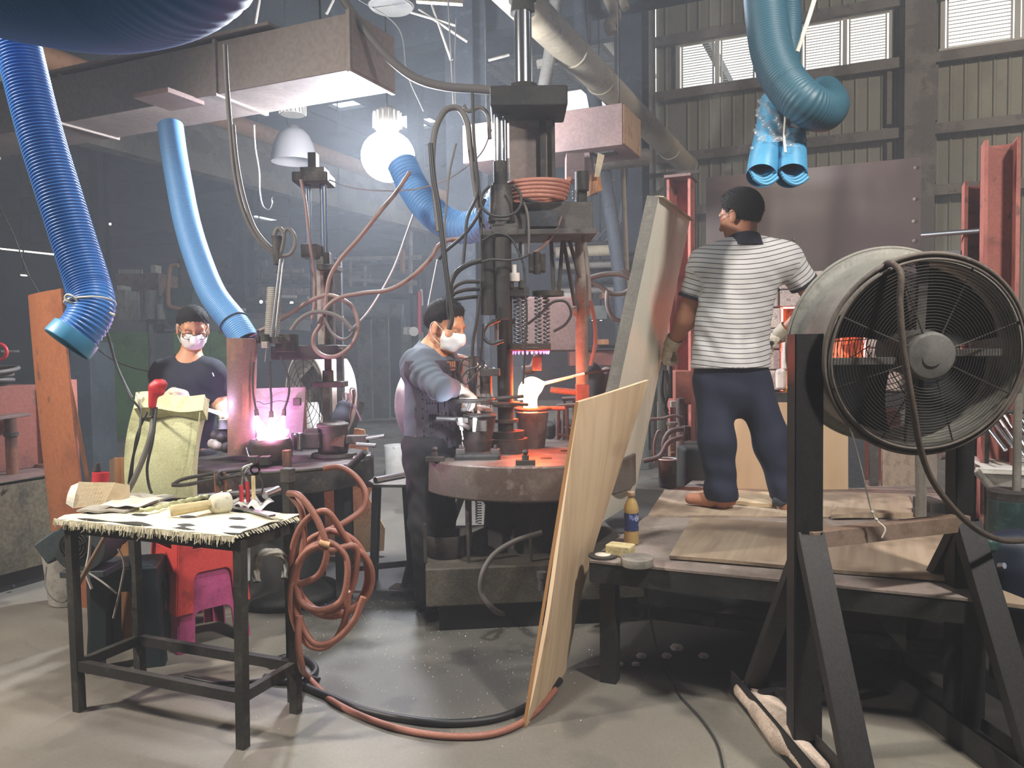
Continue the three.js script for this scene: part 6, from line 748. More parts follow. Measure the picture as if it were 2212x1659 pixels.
{ // on the platform's corner
  const S = (x, y, hh = PH) => onY(x, y, hh);
  const b = S(1364, 1176), L = (p, n = 28) => lathe(p, n).translate(b.x, PH, b.z);
  const lab = tex(256, (u, v) => { const s = u * 4; let c = rgb(0x2b3560); if (s > 1.9 && s < 2.7) c = rgb(0xd4c6a0); if (s > 2.0 && s < 2.55 && v > 0.1 && v < 0.9) c = (floor(v * 34) % 2 && (v < 0.42 || v > 0.62)) ? rgb(0x4a4038) : rgb(0xa8652f); if (s < 1.9) { const q = fbm(u, v, 6, 4, 3, 7); c = mixc(c, rgb(0x6e7bb0), sstep(0.55, 0.7, q)); if (v > 0.55 && v < 0.85 && s > 0.5 && s < 1.5 && ((floor(s * 9) + floor(v * 22)) % 3 === 0)) c = rgb(0xe8e6e0); } return c; }, 1); lab.repeat.set(1, 1);
  thing('drink_bottle', 'plastic bottle of amber drink with a blue label on the platform corner', 'bottle', [part('bottle_wall', L([[0, 0.002], [0.028, 0], [0.034, 0.008], [0.034, 0.06], [0.0325, 0.065], [0.0325, 0.15], [0.034, 0.155], [0.033, 0.175], [0.022, 0.205], [0.0145, 0.215], [0.0145, 0.225], [0.019, 0.228], [0, 0.228]]), Mt.bottle = std(0xa88c58, 0.25)), part('label_sleeve', L([[0.0337, 0.067], [0.0337, 0.148]]).applyMatrix4(M4().identity()), Mt.labelMat = std(0xffffff, 0.4, 0, { map: lab, side: THREE.DoubleSide })), part('cap', L([[0.0, 0.222], [0.0175, 0.222], [0.0175, 0.242], [0.016, 0.245], [0, 0.245]]), Mt.capMat = std(0xb59c86, 0.5))]);
  const c = S(1340, 1200); solo('soap_block', 'yellowish block of soap in front of the drink bottle', 'block', box(0.115, 0.05, 0.075, 0.008).rotateY(YAW - 0.5).translate(c.x, PH + 0.026, c.z), Mt.soap = paint(0xc9b98c, 0xb8a778, 0x6d6247, { s: 106, m: 0.1, spots: 0.12 }));
  const d = S(1302, 1203); thing('grinding_disc', 'thin grinding disc with a printed centre lying by the soap block', 'disc', [part('disc', mv(new THREE.CylinderGeometry(0.062, 0.062, 0.008, 36), d.x, PH + 0.006, d.z), Mt.castIron), part('centre_label', mv(new THREE.CylinderGeometry(0.034, 0.034, 0.002, 28), d.x, PH + 0.011, d.z), Mt.paper)]);
  const e = S(1376, 1212, PH + 0.02); solo('grinding_disc', 'thick grey grinding wheel on the platform edge in front of the soap block', 'disc', lathe([[0, 0], [0.06, 0], [0.066, 0.004], [0.068, 0.034], [0.064, 0.038], [0, 0.038]], 40).translate(e.x, PH, e.z), Mt.pipeGrey);
  solo('power_cable', 'thin black cable dropping from the platform edge to the floor and running forward', 'cable', tube([at(1380, 1222, 3.42), at(1392, 1255, 3.42), at(1402, 1320, 3.42), at(1412, 1370, 3.42), at(1425, 1425, 3.47), ...[[1444, 1462], [1470, 1505], [1515, 1555], [1548, 1605], [1562, 1660], [1570, 1720]].map(([x, y]) => onY(x, y, 0.006))], 0.0045, 90, 8), Mt.cable);
}
// ---------------------------------------------------------------- furnace behind the worker
const FZ = -6.6;
{
  const Z = (x, y, z = FZ) => onZ(x, y, z), tl = Z(1525, 382), tr = Z(1990, 342), cH = (tl.y + tr.y) / 2, x0 = tl.x, x1 = tr.x;
  thing('steel_screen', 'wide soot stained brown steel plate standing over the furnace mouth', 'steel plate', [part('plate', quadSlab(V(x0, 1.0, FZ), V(x1, 1.0, FZ), V(x1, cH, FZ), V(x0, cH, FZ), 0.012, 2, 2), Mt.soot), ...[[1978, 362], [1976, 430], [1974, 478], [1975, 520], [1715, 516]].map(([a, b]) => { const p = Z(a, b, FZ + 0.004); return part('rivet', new THREE.SphereGeometry(0.014, 8, 6).scale(1, 1, 0.5).translate(p.x, p.y, p.z), Mt.pipeGrey); })]);
  const o0 = Z(1688, 664, FZ + 0.35), o1 = Z(1868, 846, FZ + 0.35), zf = FZ + 0.35, X0 = Z(1632, 700, zf).x, X1 = Z(1950, 700, zf).x, yt = Z(1750, 585, zf).y;
  const blk = (x, y, w, h, nm = 'refractory_block') => part(nm, box(w - 0.006, h - 0.006, 0.33, 0.012).translate(x, y, zf - 0.165 + rr(-0.008, 0.008)), Mt.furnaceBrick);
  const blocks = []; const ol = o0.x, or = o1.x, ob = o1.y, ot = o0.y;
  for (let y = ob; y < ot - 0.02; y += (ot - ob) / 4) for (const [a, b] of [[X0, ol], [or, X1]]) blocks.push(blk((a + b) / 2, y + (ot - ob) / 8, b - a, (ot - ob) / 4));
  for (let r = 0; r < 2; r++) for (let i = 0; i < 6; i++) { const w = (X1 - X0) / 6; blocks.push(blk(X0 + (i + 0.5) * w + (r ? 0 : 0), ot + (r + 0.5) * (yt - ot) / 2, w, (yt - ot) / 2)); }
  const lo = Z(1750, 870, zf).y;
  const sill = bx((X0 + X1) / 2, (ob + lo) / 2 - 0.02, zf - 0.12, X1 - X0 + 0.3, ob - lo + 0.02, 0.34, 0.005);
  const cav = [bx((ol + or) / 2, (ob + ot) / 2, zf - 0.3 - 0.3, or - ol + 0.1, ot - ob + 0.1, 0.04)];
  const doorBlk = (x0p, x1p, y0p, y1p, z, mat) => { const p = Z(x0p, y0p, z), q = Z(x1p, y1p, z); return box(q.x - p.x, p.y - q.y, 0.1, 0.025).translate((p.x + q.x) / 2, (p.y + q.y) / 2, z); };
  const body = [bx((X0 + X1) / 2, PH / 2 + 0.2, zf - 0.75, X1 - X0, PH + 0.4, 1.0)];
  thing('furnace', 'glass furnace of refractory blocks with a glowing orange mouth', 'furnace', [blocks, part('sill', sill, Mt.darker), part('glowing_chamber', cav, Mt.fireGlow), part('chamber_wall', [bx(ol - 0.02, (ob + ot) / 2, zf - 0.42, 0.04, ot - ob, 0.3), bx(or + 0.02, (ob + ot) / 2, zf - 0.42, 0.04, ot - ob, 0.3), bx((ol + or) / 2, ot + 0.02, zf - 0.42, or - ol, 0.04, 0.3), bx((ol + or) / 2, ob - 0.02, zf - 0.42, or - ol, 0.04, 0.3)], Mt.furnaceBrick), part('glowing_rim', [bar(V(ol, ot, zf - 0.02), V(or, ot, zf - 0.02), 0.02, 0.02), bar(V(ol, ob, zf - 0.02), V(ol, ot, zf - 0.02), 0.02, 0.02), bar(V(or, ob, zf - 0.02), V(or, ot, zf - 0.02), 0.02, 0.02)], Mt.hot), part('glowing_melt', [bx((ol + or) / 2, ob + 0.06, zf - 0.35, or - ol - 0.02, 0.1, 0.2)], Mt.fireYellow), part('stopper_block', doorBlk(1690, 1742, 722, 800, zf + 0.1), Mt.whiteBrick = paint(0xc9bdb0, 0xb4a799, 0x9b8e82, { s: 108, m: 0.5 })), part('stopper_block', doorBlk(1676, 1700, 796, 842, zf + 0.1), Mt.whiteBrick), part('body_shell', body, Mt.orangeBox)]);
  const fl = new THREE.PointLight(0xff5a1c, 0.9); fl.position.set((ol + or) / 2, (ob + ot) / 2 + 0.05, zf - 0.16); fl.castShadow = true; fl.shadow.radius = 6; scene.add(fl);
  // red frame posts
  const post = (label, xa, xb, xc, yt2, z, extra = []) => { const p = Z(xa, yt2, z), q = Z(xb, yt2, z), r = Z(xc, yt2, z); const w = r.x - p.x; return thing('furnace_post', label, 'post', [part('web', bx((p.x + r.x) / 2, p.y / 2, z, w, p.y, 0.02), Mt.redFrame), part('flange', bx(r.x - 0.01, p.y / 2, z + 0.09, 0.02, p.y, 0.2), Mt.redFrame), part('flange', bx(p.x + 0.01, p.y / 2, z + 0.09, 0.02, p.y, 0.2), Mt.redFrame), ...extra]); };
  post('tall pink red steel post at the end of the furnace beside the fan', 2118, 2165, 2194, 318, -5.6);
  post('shorter red steel post with black stains before the taller one', 2077, 2100, 2126, 404, -5.9);
  post('orange red post with scorched paint left of the steel plate', 1452, 1480, 1502, 396, -6.3, [part('cap_plate', bx(Z(1478, 392, -6.3).x, Z(1478, 392, -6.3).y, -6.2, 0.2, 0.02, 0.3), Mt.ductRust)]);
  thing('rail_rod', 'thin pale steel rod fixed between the plate and the red post', 'rod', [part('rod', rod(Z(1992, 508, -5.8), Z(2118, 498, -5.6), 0.016), Mt.steel)]);
  thing('rail_rod', 'pale angle bar below the thin rod by the red post', 'bar', [part('bar', bar(Z(1992, 550, -5.9), Z(2076, 546, -5.85), 0.03, 0.03), Mt.steel)]);
  // things by the left foot of the furnace
  thing('gas_manifold', 'cluster of grey gas pipes with curved hoses between the cream panel and the worker', 'gas pipes', [part('pipe', vc(1452, 915, 985, 5.3, 8), Mt.pipeGrey), part('pipe_flange', vc(1452, 912, 917, 5.3, 12), Mt.pipeGrey), part('pipe', vc(1448, 780, 860, 5.5, 5), Mt.dark), part('pipe', vc(1470, 860, 1000, 5.6, 9), Mt.ductRust), part('hose', tube(pts([[1436, 985, 5.2], [1434, 955, 5.2], [1448, 932, 5.2], [1478, 926, 5.2]]), 0.016, 30, 10), Mt.hoseGrey), part('hose', tube(pts([[1390, 996, 5.1], [1425, 985, 5.1], [1445, 955, 5.1], [1475, 944, 5.1]]), 0.016, 30, 10), Mt.hoseGrey), part('hose', tube(pts([[1404, 905, 5.3], [1430, 904, 5.3], [1455, 898, 5.3], [1475, 902, 5.3]]), 0.01, 20, 8), Mt.hosePink), part('hose', tube(pts([[1415, 1000, 5.3], [1414, 955, 5.3], [1424, 930, 5.3], [1436, 940, 5.3]]), 0.009, 24, 8), Mt.hosePink), part('valve', vb(1476, 1490, 920, 950, 5.2, 0.08), Mt.castIron), part('yellow_tag', vb(1448, 1458, 976, 984, 5.25, 0.03), Mt.woodWarm), part('cable', tube(pts([[1440, 800, 5.5], [1446, 840, 5.5], [1436, 880, 5.5], [1444, 900, 5.5]]), 0.012, 24, 8), Mt.hoseBlack), part('cable', tube(pts([[1432, 800, 5.5], [1430, 850, 5.5], [1442, 890, 5.5]]), 0.012, 24, 8), Mt.hoseBlack)]);
  thing('steel_drum', 'dirty pale cylinder standing under the gas hoses', 'drum', [part('drum_wall', vc(1442, 992, 1052, 5.1, 19, 20), Mt.castIron), part('rim', ring(0.058, 0.006, 28, 6).rotateX(PI / 2).translate(...at(1442, 992, 5.1).toArray()), Mt.whiteGoods)]);
  thing('oil_tank', 'black box tank behind the legs of the worker on the platform', 'tank', [part('tank_wall', vb(1462, 1590, 958, 1062, 5.6, 0.4, 0.03), Mt.darker)]);
  thing('control_box', 'dark red control box behind the gas pipes', 'box', [part('box_wall', vb(1452, 1488, 800, 872, 5.9, 0.2, 0.01), Mt.orangeBox), part('box_foot', (() => { const q = at(1470, 872, 5.9); return bx(q.x, q.y / 2, q.z, 0.08, q.y, 0.08); })(), Mt.darker), part('box_lip', vb(1448, 1472, 866, 880, 5.8, 0.06), Mt.pipeGrey)]);
  solo('punty_rod', 'grey pole reaching into the furnace from the worker\'s right glove', 'rod', rod(at(1664, 742, 4.55), onZ(1745, 722, FZ + 0.5), 0.013, 0.012, 12), Mt.castIron);
}
// ---------------------------------------------------------------- the big drum fan on its stand
{
  const Fc = at(1998, 767, 2.66), ax = FWD.clone().multiplyScalar(0.993).addScaledVector(UPV, 0.11).addScaledVector(RGT, 0.02).normalize();   // towards the back
  const X = ax.clone().negate().cross(UPV).negate().normalize(), Y = ax.clone().negate().cross(X).normalize(), Zf = ax.clone().negate();
  const fr = frame(Fc, X, Y, Zf), T = (g) => g.applyMatrix4(fr), R = 0.322, dep = 0.3;
  const shell = lathe([[R - 0.012, 0.004], [R + 0.004, 0.004], [R + 0.004, -0.01], [R, -0.012], [R, -dep + 0.012], [R + 0.03, -dep + 0.008], [R + 0.032, -dep], [R + 0.03, -dep - 0.01], [R - 0.008, -dep - 0.01], [R - 0.01, -dep + 0.01], [R - 0.012, 0.004]], 96).rotateX(PI / 2);
  const rings = []; for (let i = 0; i < 26; i++) { const k = 0.2 + 0.8 * (i + 0.5) / 26; rings.push(part('cage_ring', T(ring(R * k, 0.0013, 72, 5).translate(0, 0, 0.012 + 0.022 * (1 - k * k))), Mt.wire)); }
  const spokes = Array.from({ length: 8 }, (_, i) => { const a = i * PI / 4 + 0.35, p = V(cos(a) * 0.06, sin(a) * 0.06, 0.036), q = V(cos(a) * R, sin(a) * R, 0.008); return part('cage_spoke', T(rod(p, q, 0.003, 0.003, 6)), Mt.wire); });
  const back = []; for (let i = 0; i < 12; i++) { const k = 0.2 + 0.8 * i / 12; back.push(part('back_ring', T(ring(R * k, 0.0016, 56, 5).translate(0, 0, -dep - 0.01)), Mt.wire)); }
  const backSp = Array.from({ length: 12 }, (_, i) => { const a = i * PI / 6; return part('back_spoke', T(rod(V(cos(a) * 0.05, sin(a) * 0.05, -dep - 0.012), V(cos(a + 0.5) * R, sin(a + 0.5) * R, -dep - 0.012), 0.002, 0.002, 5)), Mt.wire); });
  const blade = (i) => { const nu = 10, nv = 6, pos = [], idx = []; for (let a = 0; a <= nu; a++) for (let b = 0; b <= nv; b++) { const r = lerp(0.07, R * 0.93, a / nu), w = lerp(0.5, 0.66, a / nu), t = (b / nv - 0.5) * w * 2.0 + 0.16 * a / nu; pos.push(cos(t) * r, sin(t) * r, -0.13 - 0.1 * (b / nv - 0.5) * (1 - 0.4 * a / nu)); } for (let a = 0; a < nu; a++) for (let b = 0; b < nv; b++) { const p = a * (nv + 1) + b; idx.push(p, p + nv + 1, p + 1, p + 1, p + nv + 1, p + nv + 2); } const n = pos.length / 3; for (let q = 0; q < n; q++) pos.push(pos[q * 3], pos[q * 3 + 1], pos[q * 3 + 2] - 0.004); const m = idx.length; for (let q = 0; q < m; q += 3) idx.push(idx[q] + n, idx[q + 2] + n, idx[q + 1] + n); const g = new THREE.BufferGeometry(); g.setAttribute('position', new THREE.Float32BufferAttribute(pos, 3)); g.setIndex(idx); g.computeVertexNormals(); return T(g.rotateZ(i * PI / 2 + 0.66)); };
  const side = V(0, 0, 0).addScaledVector(FWD, 0.14);
  const L = at(1745, 1640, 2.78), L0 = V(L.x, 0, L.z).addScaledVector(RGT, 0), Rr = at(2080, 1400, 2.95), R0 = V(Rr.x, 0, Rr.z);
  const yTop = at(1745, 722, 2.78).y, yBar = at(1760, 1160, 2.78).y;
  const chan = (a, b, w = 0.09, d = 0.075) => [bar(a, b, w, 0.008, FWD), ...[-1, 1].map((s) => bar(a.clone().addScaledVector(RGT, s * w / 2).addScaledVector(FWD, d / 2), b.clone().addScaledVector(RGT, s * w / 2).addScaledVector(FWD, d / 2), 0.008, d, FWD))];
  const aFrame = (o, w) => { const t = o.clone().setY(yBar + 0.02), f = cam3(o, 0.02, 0.06, -0.44), k = cam3(o, -0.06, 0.06, 0.46); return [part('front_brace', chan(f, t.clone().addScaledVector(FWD, -0.03), 0.08, 0.05), Mt.stand), part('rear_brace', bar(k, t, 0.065, 0.04, FWD), Mt.stand), part('base_channel', [bar(cam3(o, -0.06, 0.05, 0.56), cam3(o, 0.02, 0.05, -0.62), 0.1, 0.008), bar(cam3(o, -0.11, 0.05, 0.56), cam3(o, -0.03, 0.05, -0.62), 0.008, 0.1), bar(cam3(o, -0.01, 0.05, 0.56), cam3(o, 0.07, 0.05, -0.62), 0.008, 0.1)], Mt.stand)]; };
  thing('drum_fan', 'large industrial drum fan with a wire cage on a dark steel A-frame stand', 'fan', [part('drum', T(shell), Mt.fanGrey), part('front_ring', T(ring(R + 0.012, 0.008, 96, 10).translate(0, 0, 0.004)), Mt.fanRim = paint(0x6a6058, 0x564d46, 0x7a7067, { s: 142, m: 0.4 })), part('front_ring', T(ring(R - 0.006, 0.005, 96, 8).translate(0, 0, 0.016)), Mt.fanRim), part('rear_ring', T(ring(R + 0.034, 0.008, 96, 8).translate(0, 0, -dep - 0.012)), Mt.fanGrey), rings, spokes, back, backSp, ...[0, 1, 2, 3].map((i) => part('blade', blade(i), Mt.fanDark)),
    part('hub', T(lathe([[0, 0.055], [0.03, 0.055], [0.032, 0.05], [0.07, 0.048], [0.08, 0.04], [0.084, 0.0], [0.08, -0.2], [0, -0.2]], 40).rotateX(PI / 2)), Mt.fanHub), part('motor_arm', T(bx(0.16, 0.005, -0.02, 0.2, 0.022, 0.02)), Mt.fanHub), part('motor_arm', T(bx(-0.19, -0.02, -0.02, 0.22, 0.022, 0.02)), Mt.fanHub), part('motor_arm', T(bx(0, 0.2, -0.05, 0.03, 0.24, 0.02)), Mt.fanHub), part('motor_arm', T(bx(-0.01, -0.2, -0.05, 0.03, 0.24, 0.02)), Mt.fanHub),
    part('post', chan(L0.clone().setY(0.08), L0.clone().setY(yTop)), Mt.stand), part('post', chan(R0.clone().setY(0.08), R0.clone().setY(Fc.y), 0.06, 0.07), Mt.stand), aFrame(L0), aFrame(R0), part('cross_bar', bar(L0.clone().setY(yBar), R0.clone().setY(yBar + 0.012), 0.055, 0.055), Mt.standTan), part('cross_bar', bar(cam3(L0, -0.05, 0.07, 0.36), cam3(R0, -0.06, 0.09, 0.42), 0.04, 0.05), Mt.stand), part('pivot', rod(L0.clone().setY(Fc.y).addScaledVector(FWD, 0.05), Fc.clone().addScaledVector(ax, 0.16).addScaledVector(RGT, -R), 0.02), Mt.dark)]);
  // sand heaped in the left base channel
  const sc = cam3(L0, -0.04, 0.045, 0.18); const pile = nets(blend([slab(cam3(sc, -0.03, 0, 0.3), cam3(sc, 0.02, 0, -0.3), 0.055, 0.05, UPV, 1.4), slab(cam3(sc, 0, 0.01, 0.1), cam3(sc, 0, 0.0, -0.1), 0.06, 0.06, UPV, 1.1)], 0.05), sc.clone().add(V(-0.7, -0.1, -0.7)), sc.clone().add(V(0.7, 0.14, 0.7)), 0.014); solo('sand_heap', 'heap of pale sand filling the left foot of the fan stand', 'sand', pile, Mt.sand);
  // cable and twine
  solo('power_cable', 'thick dusty cable draped over the fan and hanging down to the pump', 'cable', tube(pts([[1930, 600, 2.72], [1905, 585, 2.66], [1920, 568, 2.6], [1945, 588, 2.54], [1944, 650, 2.53], [1950, 740, 2.53], [1962, 820, 2.54], [1974, 890, 2.56], [1986, 960, 2.6], [2010, 1030, 2.64], [2052, 1090, 2.66], [2105, 1140, 2.7], [2160, 1166, 2.8], [2225, 1168, 2.95]]), 0.0105, 140, 10), Mt.dustCable = paint(0x55493f, 0x463c34, 0x6b5e52, { s: 110, m: 0.15, fine: 0.15, bump: 0.004 }));
  thing('twine', 'thin pale twine tied from the fan rim down to the cross bar of its stand', 'twine', [part('strand', tube(pts([[1826, 905, 2.7], [1838, 930, 2.7], [1860, 1010, 2.72], [1884, 1106, 2.74], [1895, 1125, 2.74], [1912, 1142, 2.72], [1905, 1162, 2.72]]), 0.003, 60, 6), Mt.rope), part('knot', [sp(at(1884, 1106, 2.74), 0.007), sp(at(1893, 1122, 2.74), 0.006)], Mt.rope)]);
}
// ---------------------------------------------------------------- pump, tubes and barrow on the far right
{
  const d = 3.45;
  thing('hydraulic_pump', 'dark green hydraulic pump with a flat lid and motor at the edge of the picture', 'pump', [part('tank', [vc(2188, 1078, 1190, d, 52, 50, 36), sp(at(2188, 1190, d), 0.1, 24)], Mt.pumpGreen), part('lid', vc(2190, 1060, 1080, d, 50, 52, 36), Mt.castIron), part('motor', [nets(blend([cap(at(2196, 1190, 3.2), at(2196, 1300, 3.2), 0.09, 0.08), cap(at(2150, 1180, 3.2), at(2150, 1215, 3.2), 0.05, 0.045), cap(at(2230, 1240, 3.15), at(2230, 1300, 3.15), 0.08, 0.08)], 0.05), at(2190, 1240, 3.2).addScalar(-0.3), at(2190, 1240, 3.2).addScalar(0.3), 0.014)], Mt.pumpBlue), part('valve_body', vb(2118, 2160, 1158, 1190, 3.2, 0.1, 0.02), Mt.pumpGreen), part('stub', rod(at(2158, 1222, 3.1), at(2170, 1222, 3.08), 0.012), Mt.steel), part('foot', vb(2160, 2240, 1320, 1480, 3.25, 0.16, 0.01), Mt.darker)]);
  thing('forked_post', 'slim grey post with a forked top standing on the pump lid', 'post', [part('tube', vc(2196, 850, 1062, d, 8.5), Mt.pipeGrey), part('fork', [tube(pts([[2196, 852, d], [2190, 842, d], [2189, 828, d]]), 0.007, 10, 8), tube(pts([[2196, 852, d], [2202, 842, d], [2207, 828, d]]), 0.007, 10, 8)], Mt.steel)]);
  [[2118, 902, 2172, 972], [2130, 893, 2188, 965], [2140, 878, 2212, 985], [2148, 866, 2222, 975], [2152, 852, 2235, 965], [2160, 850, 2250, 960]].forEach(([a, b, e, f], i) => solo('steel_tube', ['lowest bright steel tube leaning behind the fan', 'second steel tube up in the leaning row behind the fan', 'third steel tube up in the leaning row behind the fan', 'fourth steel tube up in the leaning row behind the fan', 'fifth steel tube up in the leaning row behind the fan', 'topmost steel tube of the leaning row behind the fan'][i], 'tube', rod(at(a, b, 4.7 + i * 0.03), at(e, f, 4.5 + i * 0.03), 0.012, 0.012, 14), Mt.brightSteel));
  thing('tube_rack', 'dark bar holding the leaning row of steel tubes', 'rack', [part('bar', bar(at(2112, 905, 4.7), at(2168, 842, 4.75), 0.02, 0.02), Mt.dark), part('bar', tube(pts([[2118, 898, 4.6], [2150, 892, 4.5], [2230, 888, 4.4]]), 0.012, 16, 8), Mt.dark), part('upright', vc(2125, 910, 1180, 4.75, 8), Mt.dark)]);
  const b = at(2175, 1030, 4.6), g = frame(b, RGT, UPV, FWD.clone().negate());
  thing('wheelbarrow', 'pale grey steel wheelbarrow tray with tube legs beyond the pump', 'wheelbarrow', [part('tray', [quadSlab(at(2108, 1018, 4.5), at(2240, 1024, 4.4), at(2240, 990, 4.9), at(2104, 985, 4.9), 0.01), quadSlab(at(2112, 1020, 4.5), at(2240, 1026, 4.4), at(2240, 1018, 4.4), at(2108, 1012, 4.5), 0.02), quadSlab(at(2132, 1052, 4.55), at(2240, 1060, 4.45), at(2240, 1024, 4.4), at(2110, 1020, 4.5), 0.01)], Mt.fanWhite), part('leg', rod(at(2108, 1016, 4.5), at(2160, 1075, 4.5), 0.02), Mt.pipeGrey), part('leg', rod(at(2080, 1000, 4.7), V(at(2075, 1090, 4.7).x, 0, at(2075, 1090, 4.7).z), 0.03, 0.03), Mt.castIron), part('handle', tube(pts([[2030, 985, 4.7], [2052, 985, 4.7], [2085, 1000, 4.7], [2110, 1012, 4.6]]), 0.022, 24, 10), Mt.ductRust)]);
  // daylight openings low in the back wall
}
// ---------------------------------------------------------------- the three workers
const bounds = (ps, m) => { const b = new THREE.Box3().setFromPoints(ps); return [b.min.subScalar(m), b.max.addScalar(m)]; };
const U3 = (v) => v.clone().normalize();
// head: c = middle of the head, F = way it faces, U = up; s = scale
function headAxes(F, U) { const f = U3(F), r = f.clone().cross(U).normalize(), u = r.clone().cross(f).normalize(); return { f, u, r }; }
function headSdf(c, A, s) {
  const p = (r, u, f) => c.clone().addScaledVector(A.r, r * s).addScaledVector(A.u, u * s).addScaledVector(A.f, f * s), e = (q, a, b, d) => ell(q, A.r, A.u, A.f, a * s, b * s, d * s);
  const base = blend([e(p(0, 0.035, -0.012), 0.076, 0.085, 0.094), e(p(0, -0.045, 0.022), 0.06, 0.068, 0.068), e(p(0, -0.095, 0.05), 0.028, 0.022, 0.028)], 0.03 * s);
  const nose = blend([cap(p(0, 0.012, 0.088), p(0, -0.032, 0.108), 0.008 * s, 0.012 * s), cap(p(-0.012, -0.036, 0.094), p(0.012, -0.036, 0.094), 0.008 * s, 0.008 * s)], 0.012 * s);
  const brow = cap(p(-0.04, 0.022, 0.074), p(0.04, 0.022, 0.074), 0.012 * s, 0.012 * s), lips = blend([cap(p(-0.02, -0.062, 0.079), p(0.02, -0.062, 0.079), 0.006 * s, 0.006 * s), cap(p(-0.017, -0.072, 0.079), p(0.017, -0.072, 0.079), 0.007 * s, 0.007 * s)], 0.004);
  const cheeks = blend([e(p(-0.042, -0.025, 0.058), 0.024, 0.024, 0.02), e(p(0.042, -0.025, 0.058), 0.024, 0.024, 0.02)], 0.01);
  const sockets = [e(p(-0.031, 0.003, 0.094), 0.019, 0.012, 0.014), e(p(0.031, 0.003, 0.094), 0.019, 0.012, 0.014)];
  const ears = [-1, 1].map((k) => blend([e(p(k * 0.08, -0.008, -0.012), 0.009, 0.032, 0.018), e(p(k * 0.082, -0.03, -0.004), 0.007, 0.013, 0.01)], 0.008));
  const eyes = [e(p(-0.031, 0.002, 0.076), 0.013, 0.011, 0.013), e(p(0.031, 0.002, 0.076), 0.013, 0.011, 0.013)];
  const f = (x, y, z) => { let d = base(x, y, z); if (d > 0.08) return d; d = smin(d, nose(x, y, z), 0.014 * s); d = smin(d, brow(x, y, z), 0.022 * s); d = smin(d, cheeks(x, y, z), 0.02 * s); d = smin(d, lips(x, y, z), 0.008 * s); for (const k of sockets) d = -smin(-d, k(x, y, z), 0.012 * s); for (const k of eyes) d = min(d, k(x, y, z)); for (const k of ears) d = smin(d, k(x, y, z), 0.01 * s); return d; };
  return { f, p, e, s, A, base };
}
function hairSdf(H, frontU = 0.075, frontF = 0.088, napeU = -0.055, napeF = -0.07, thick = 0.011) {
  const { p, e, A, s } = H, big = blend([e(p(0, 0.037, -0.014), 0.08 + thick * 0.6, 0.088 + thick, 0.097 + thick * 0.7), e(p(0, -0.02, -0.045), 0.068, 0.075, 0.06)], 0.03 * s), o = p(0, frontU, frontF), df = frontF - napeF, du = frontU - napeU, L = Math.hypot(df, du), n = A.f.clone().multiplyScalar(du / L).addScaledVector(A.u, -df / L), cut = plane(o, n);
  const earL = e(p(-0.085, -0.005, 0.0), 0.02, 0.036, 0.03), earR = e(p(0.085, -0.005, 0.0), 0.02, 0.036, 0.03);
  return (x, y, z) => { const w = 0.0012 * sin(x * 520 + z * 410) * sin(y * 470 + z * 330); const q = cut(x, y, z) + 0.005 * sin(x * 190 + y * 60) * sin(z * 170 - y * 90) + w; let d = max(H.base(x, y, z) - s * (0.0015 + thick * 1.15 * sstep(0.0, 0.05, -q)) + w, q); d = max(d, -earL(x, y, z)); return max(d, -earR(x, y, z)); };
}
// hand: w = wrist, D = where the fingers point, N = back of the hand, side = +1 when the thumb lies to D x N; curl 0..1
function handSdf(w, D, N, side, curl, k = 1, spread = 0.1) {
  const d = U3(D), n = U3(N.clone().addScaledVector(d, -N.dot(d))), t = d.clone().cross(n).multiplyScalar(side), P = (a, b, c) => w.clone().addScaledVector(d, a * k).addScaledVector(n, b * k).addScaledVector(t, c * k), L = [];
  L.push(slab(P(0.0, 0, 0), P(0.045, 0.004, 0.0), 0.03 * k, 0.04 * k, n, 1.8), slab(P(0.045, 0.004, 0.0), P(0.088, 0.003, 0.0), 0.04 * k, 0.04 * k, n, 2.1));
  const fing = [[0.033, 0.068, 0.0085], [0.011, 0.078, 0.0088], [-0.012, 0.072, 0.0084], [-0.033, 0.056, 0.0075]], F = [];
  for (const [c, len, r] of fing) { let a = P(0.084, 0.002, c), ang = 0.15; const pts2 = [a], sp = c * spread * 8; for (let i = 0; i < 3; i++) { ang += curl * [0.75, 1.15, 0.8][i]; const l = len * [0.44, 0.31, 0.25][i] * k; a = a.clone().addScaledVector(d, cos(ang) * l).addScaledVector(n, -sin(ang) * l).addScaledVector(t, sp * l * 0.5); pts2.push(a); } for (let i = 0; i < 3; i++) F.push(cap(pts2[i], pts2[i + 1], (r - 0.0006 * i) * k, (r - 0.0006 * (i + 1)) * k)); }
  const T = [P(0.02, -0.006, 0.03), P(0.05, -0.014 - 0.01 * curl, 0.05), P(0.078, -0.02 - 0.024 * curl, 0.056 - 0.012 * curl), P(0.1, -0.024 - 0.036 * curl, 0.052 - 0.026 * curl)];
  F.push(cap(T[0], T[1], 0.015 * k, 0.012 * k), cap(T[1], T[2], 0.0115 * k, 0.0095 * k), cap(T[2], T[3], 0.0095 * k, 0.008 * k));
  const palm = blend(L, 0.015 * k); const f = (x, y, z) => { let v = palm(x, y, z); for (const g of F) v = smin(v, g(x, y, z), 0.006 * k); return v; };
  return { f, lo: w.clone().subScalar(0.2 * k), hi: w.clone().addScalar(0.2 * k), c: P(0.09, 0, 0) };
}
const handGeo = (H, h = 0.0035) => nets(H.f, H.c.clone().subScalar(0.125), H.c.clone().addScalar(0.125), h);
const wrinkle = (x, y, z) => 0.003 * sin(x * 38 + y * 21 + 2 * sin(z * 17)) * sin(y * 33 - z * 24 + x * 11) + 0.0025 * sin(y * 61 + x * 25 + 1.5 * sin(x * 40));
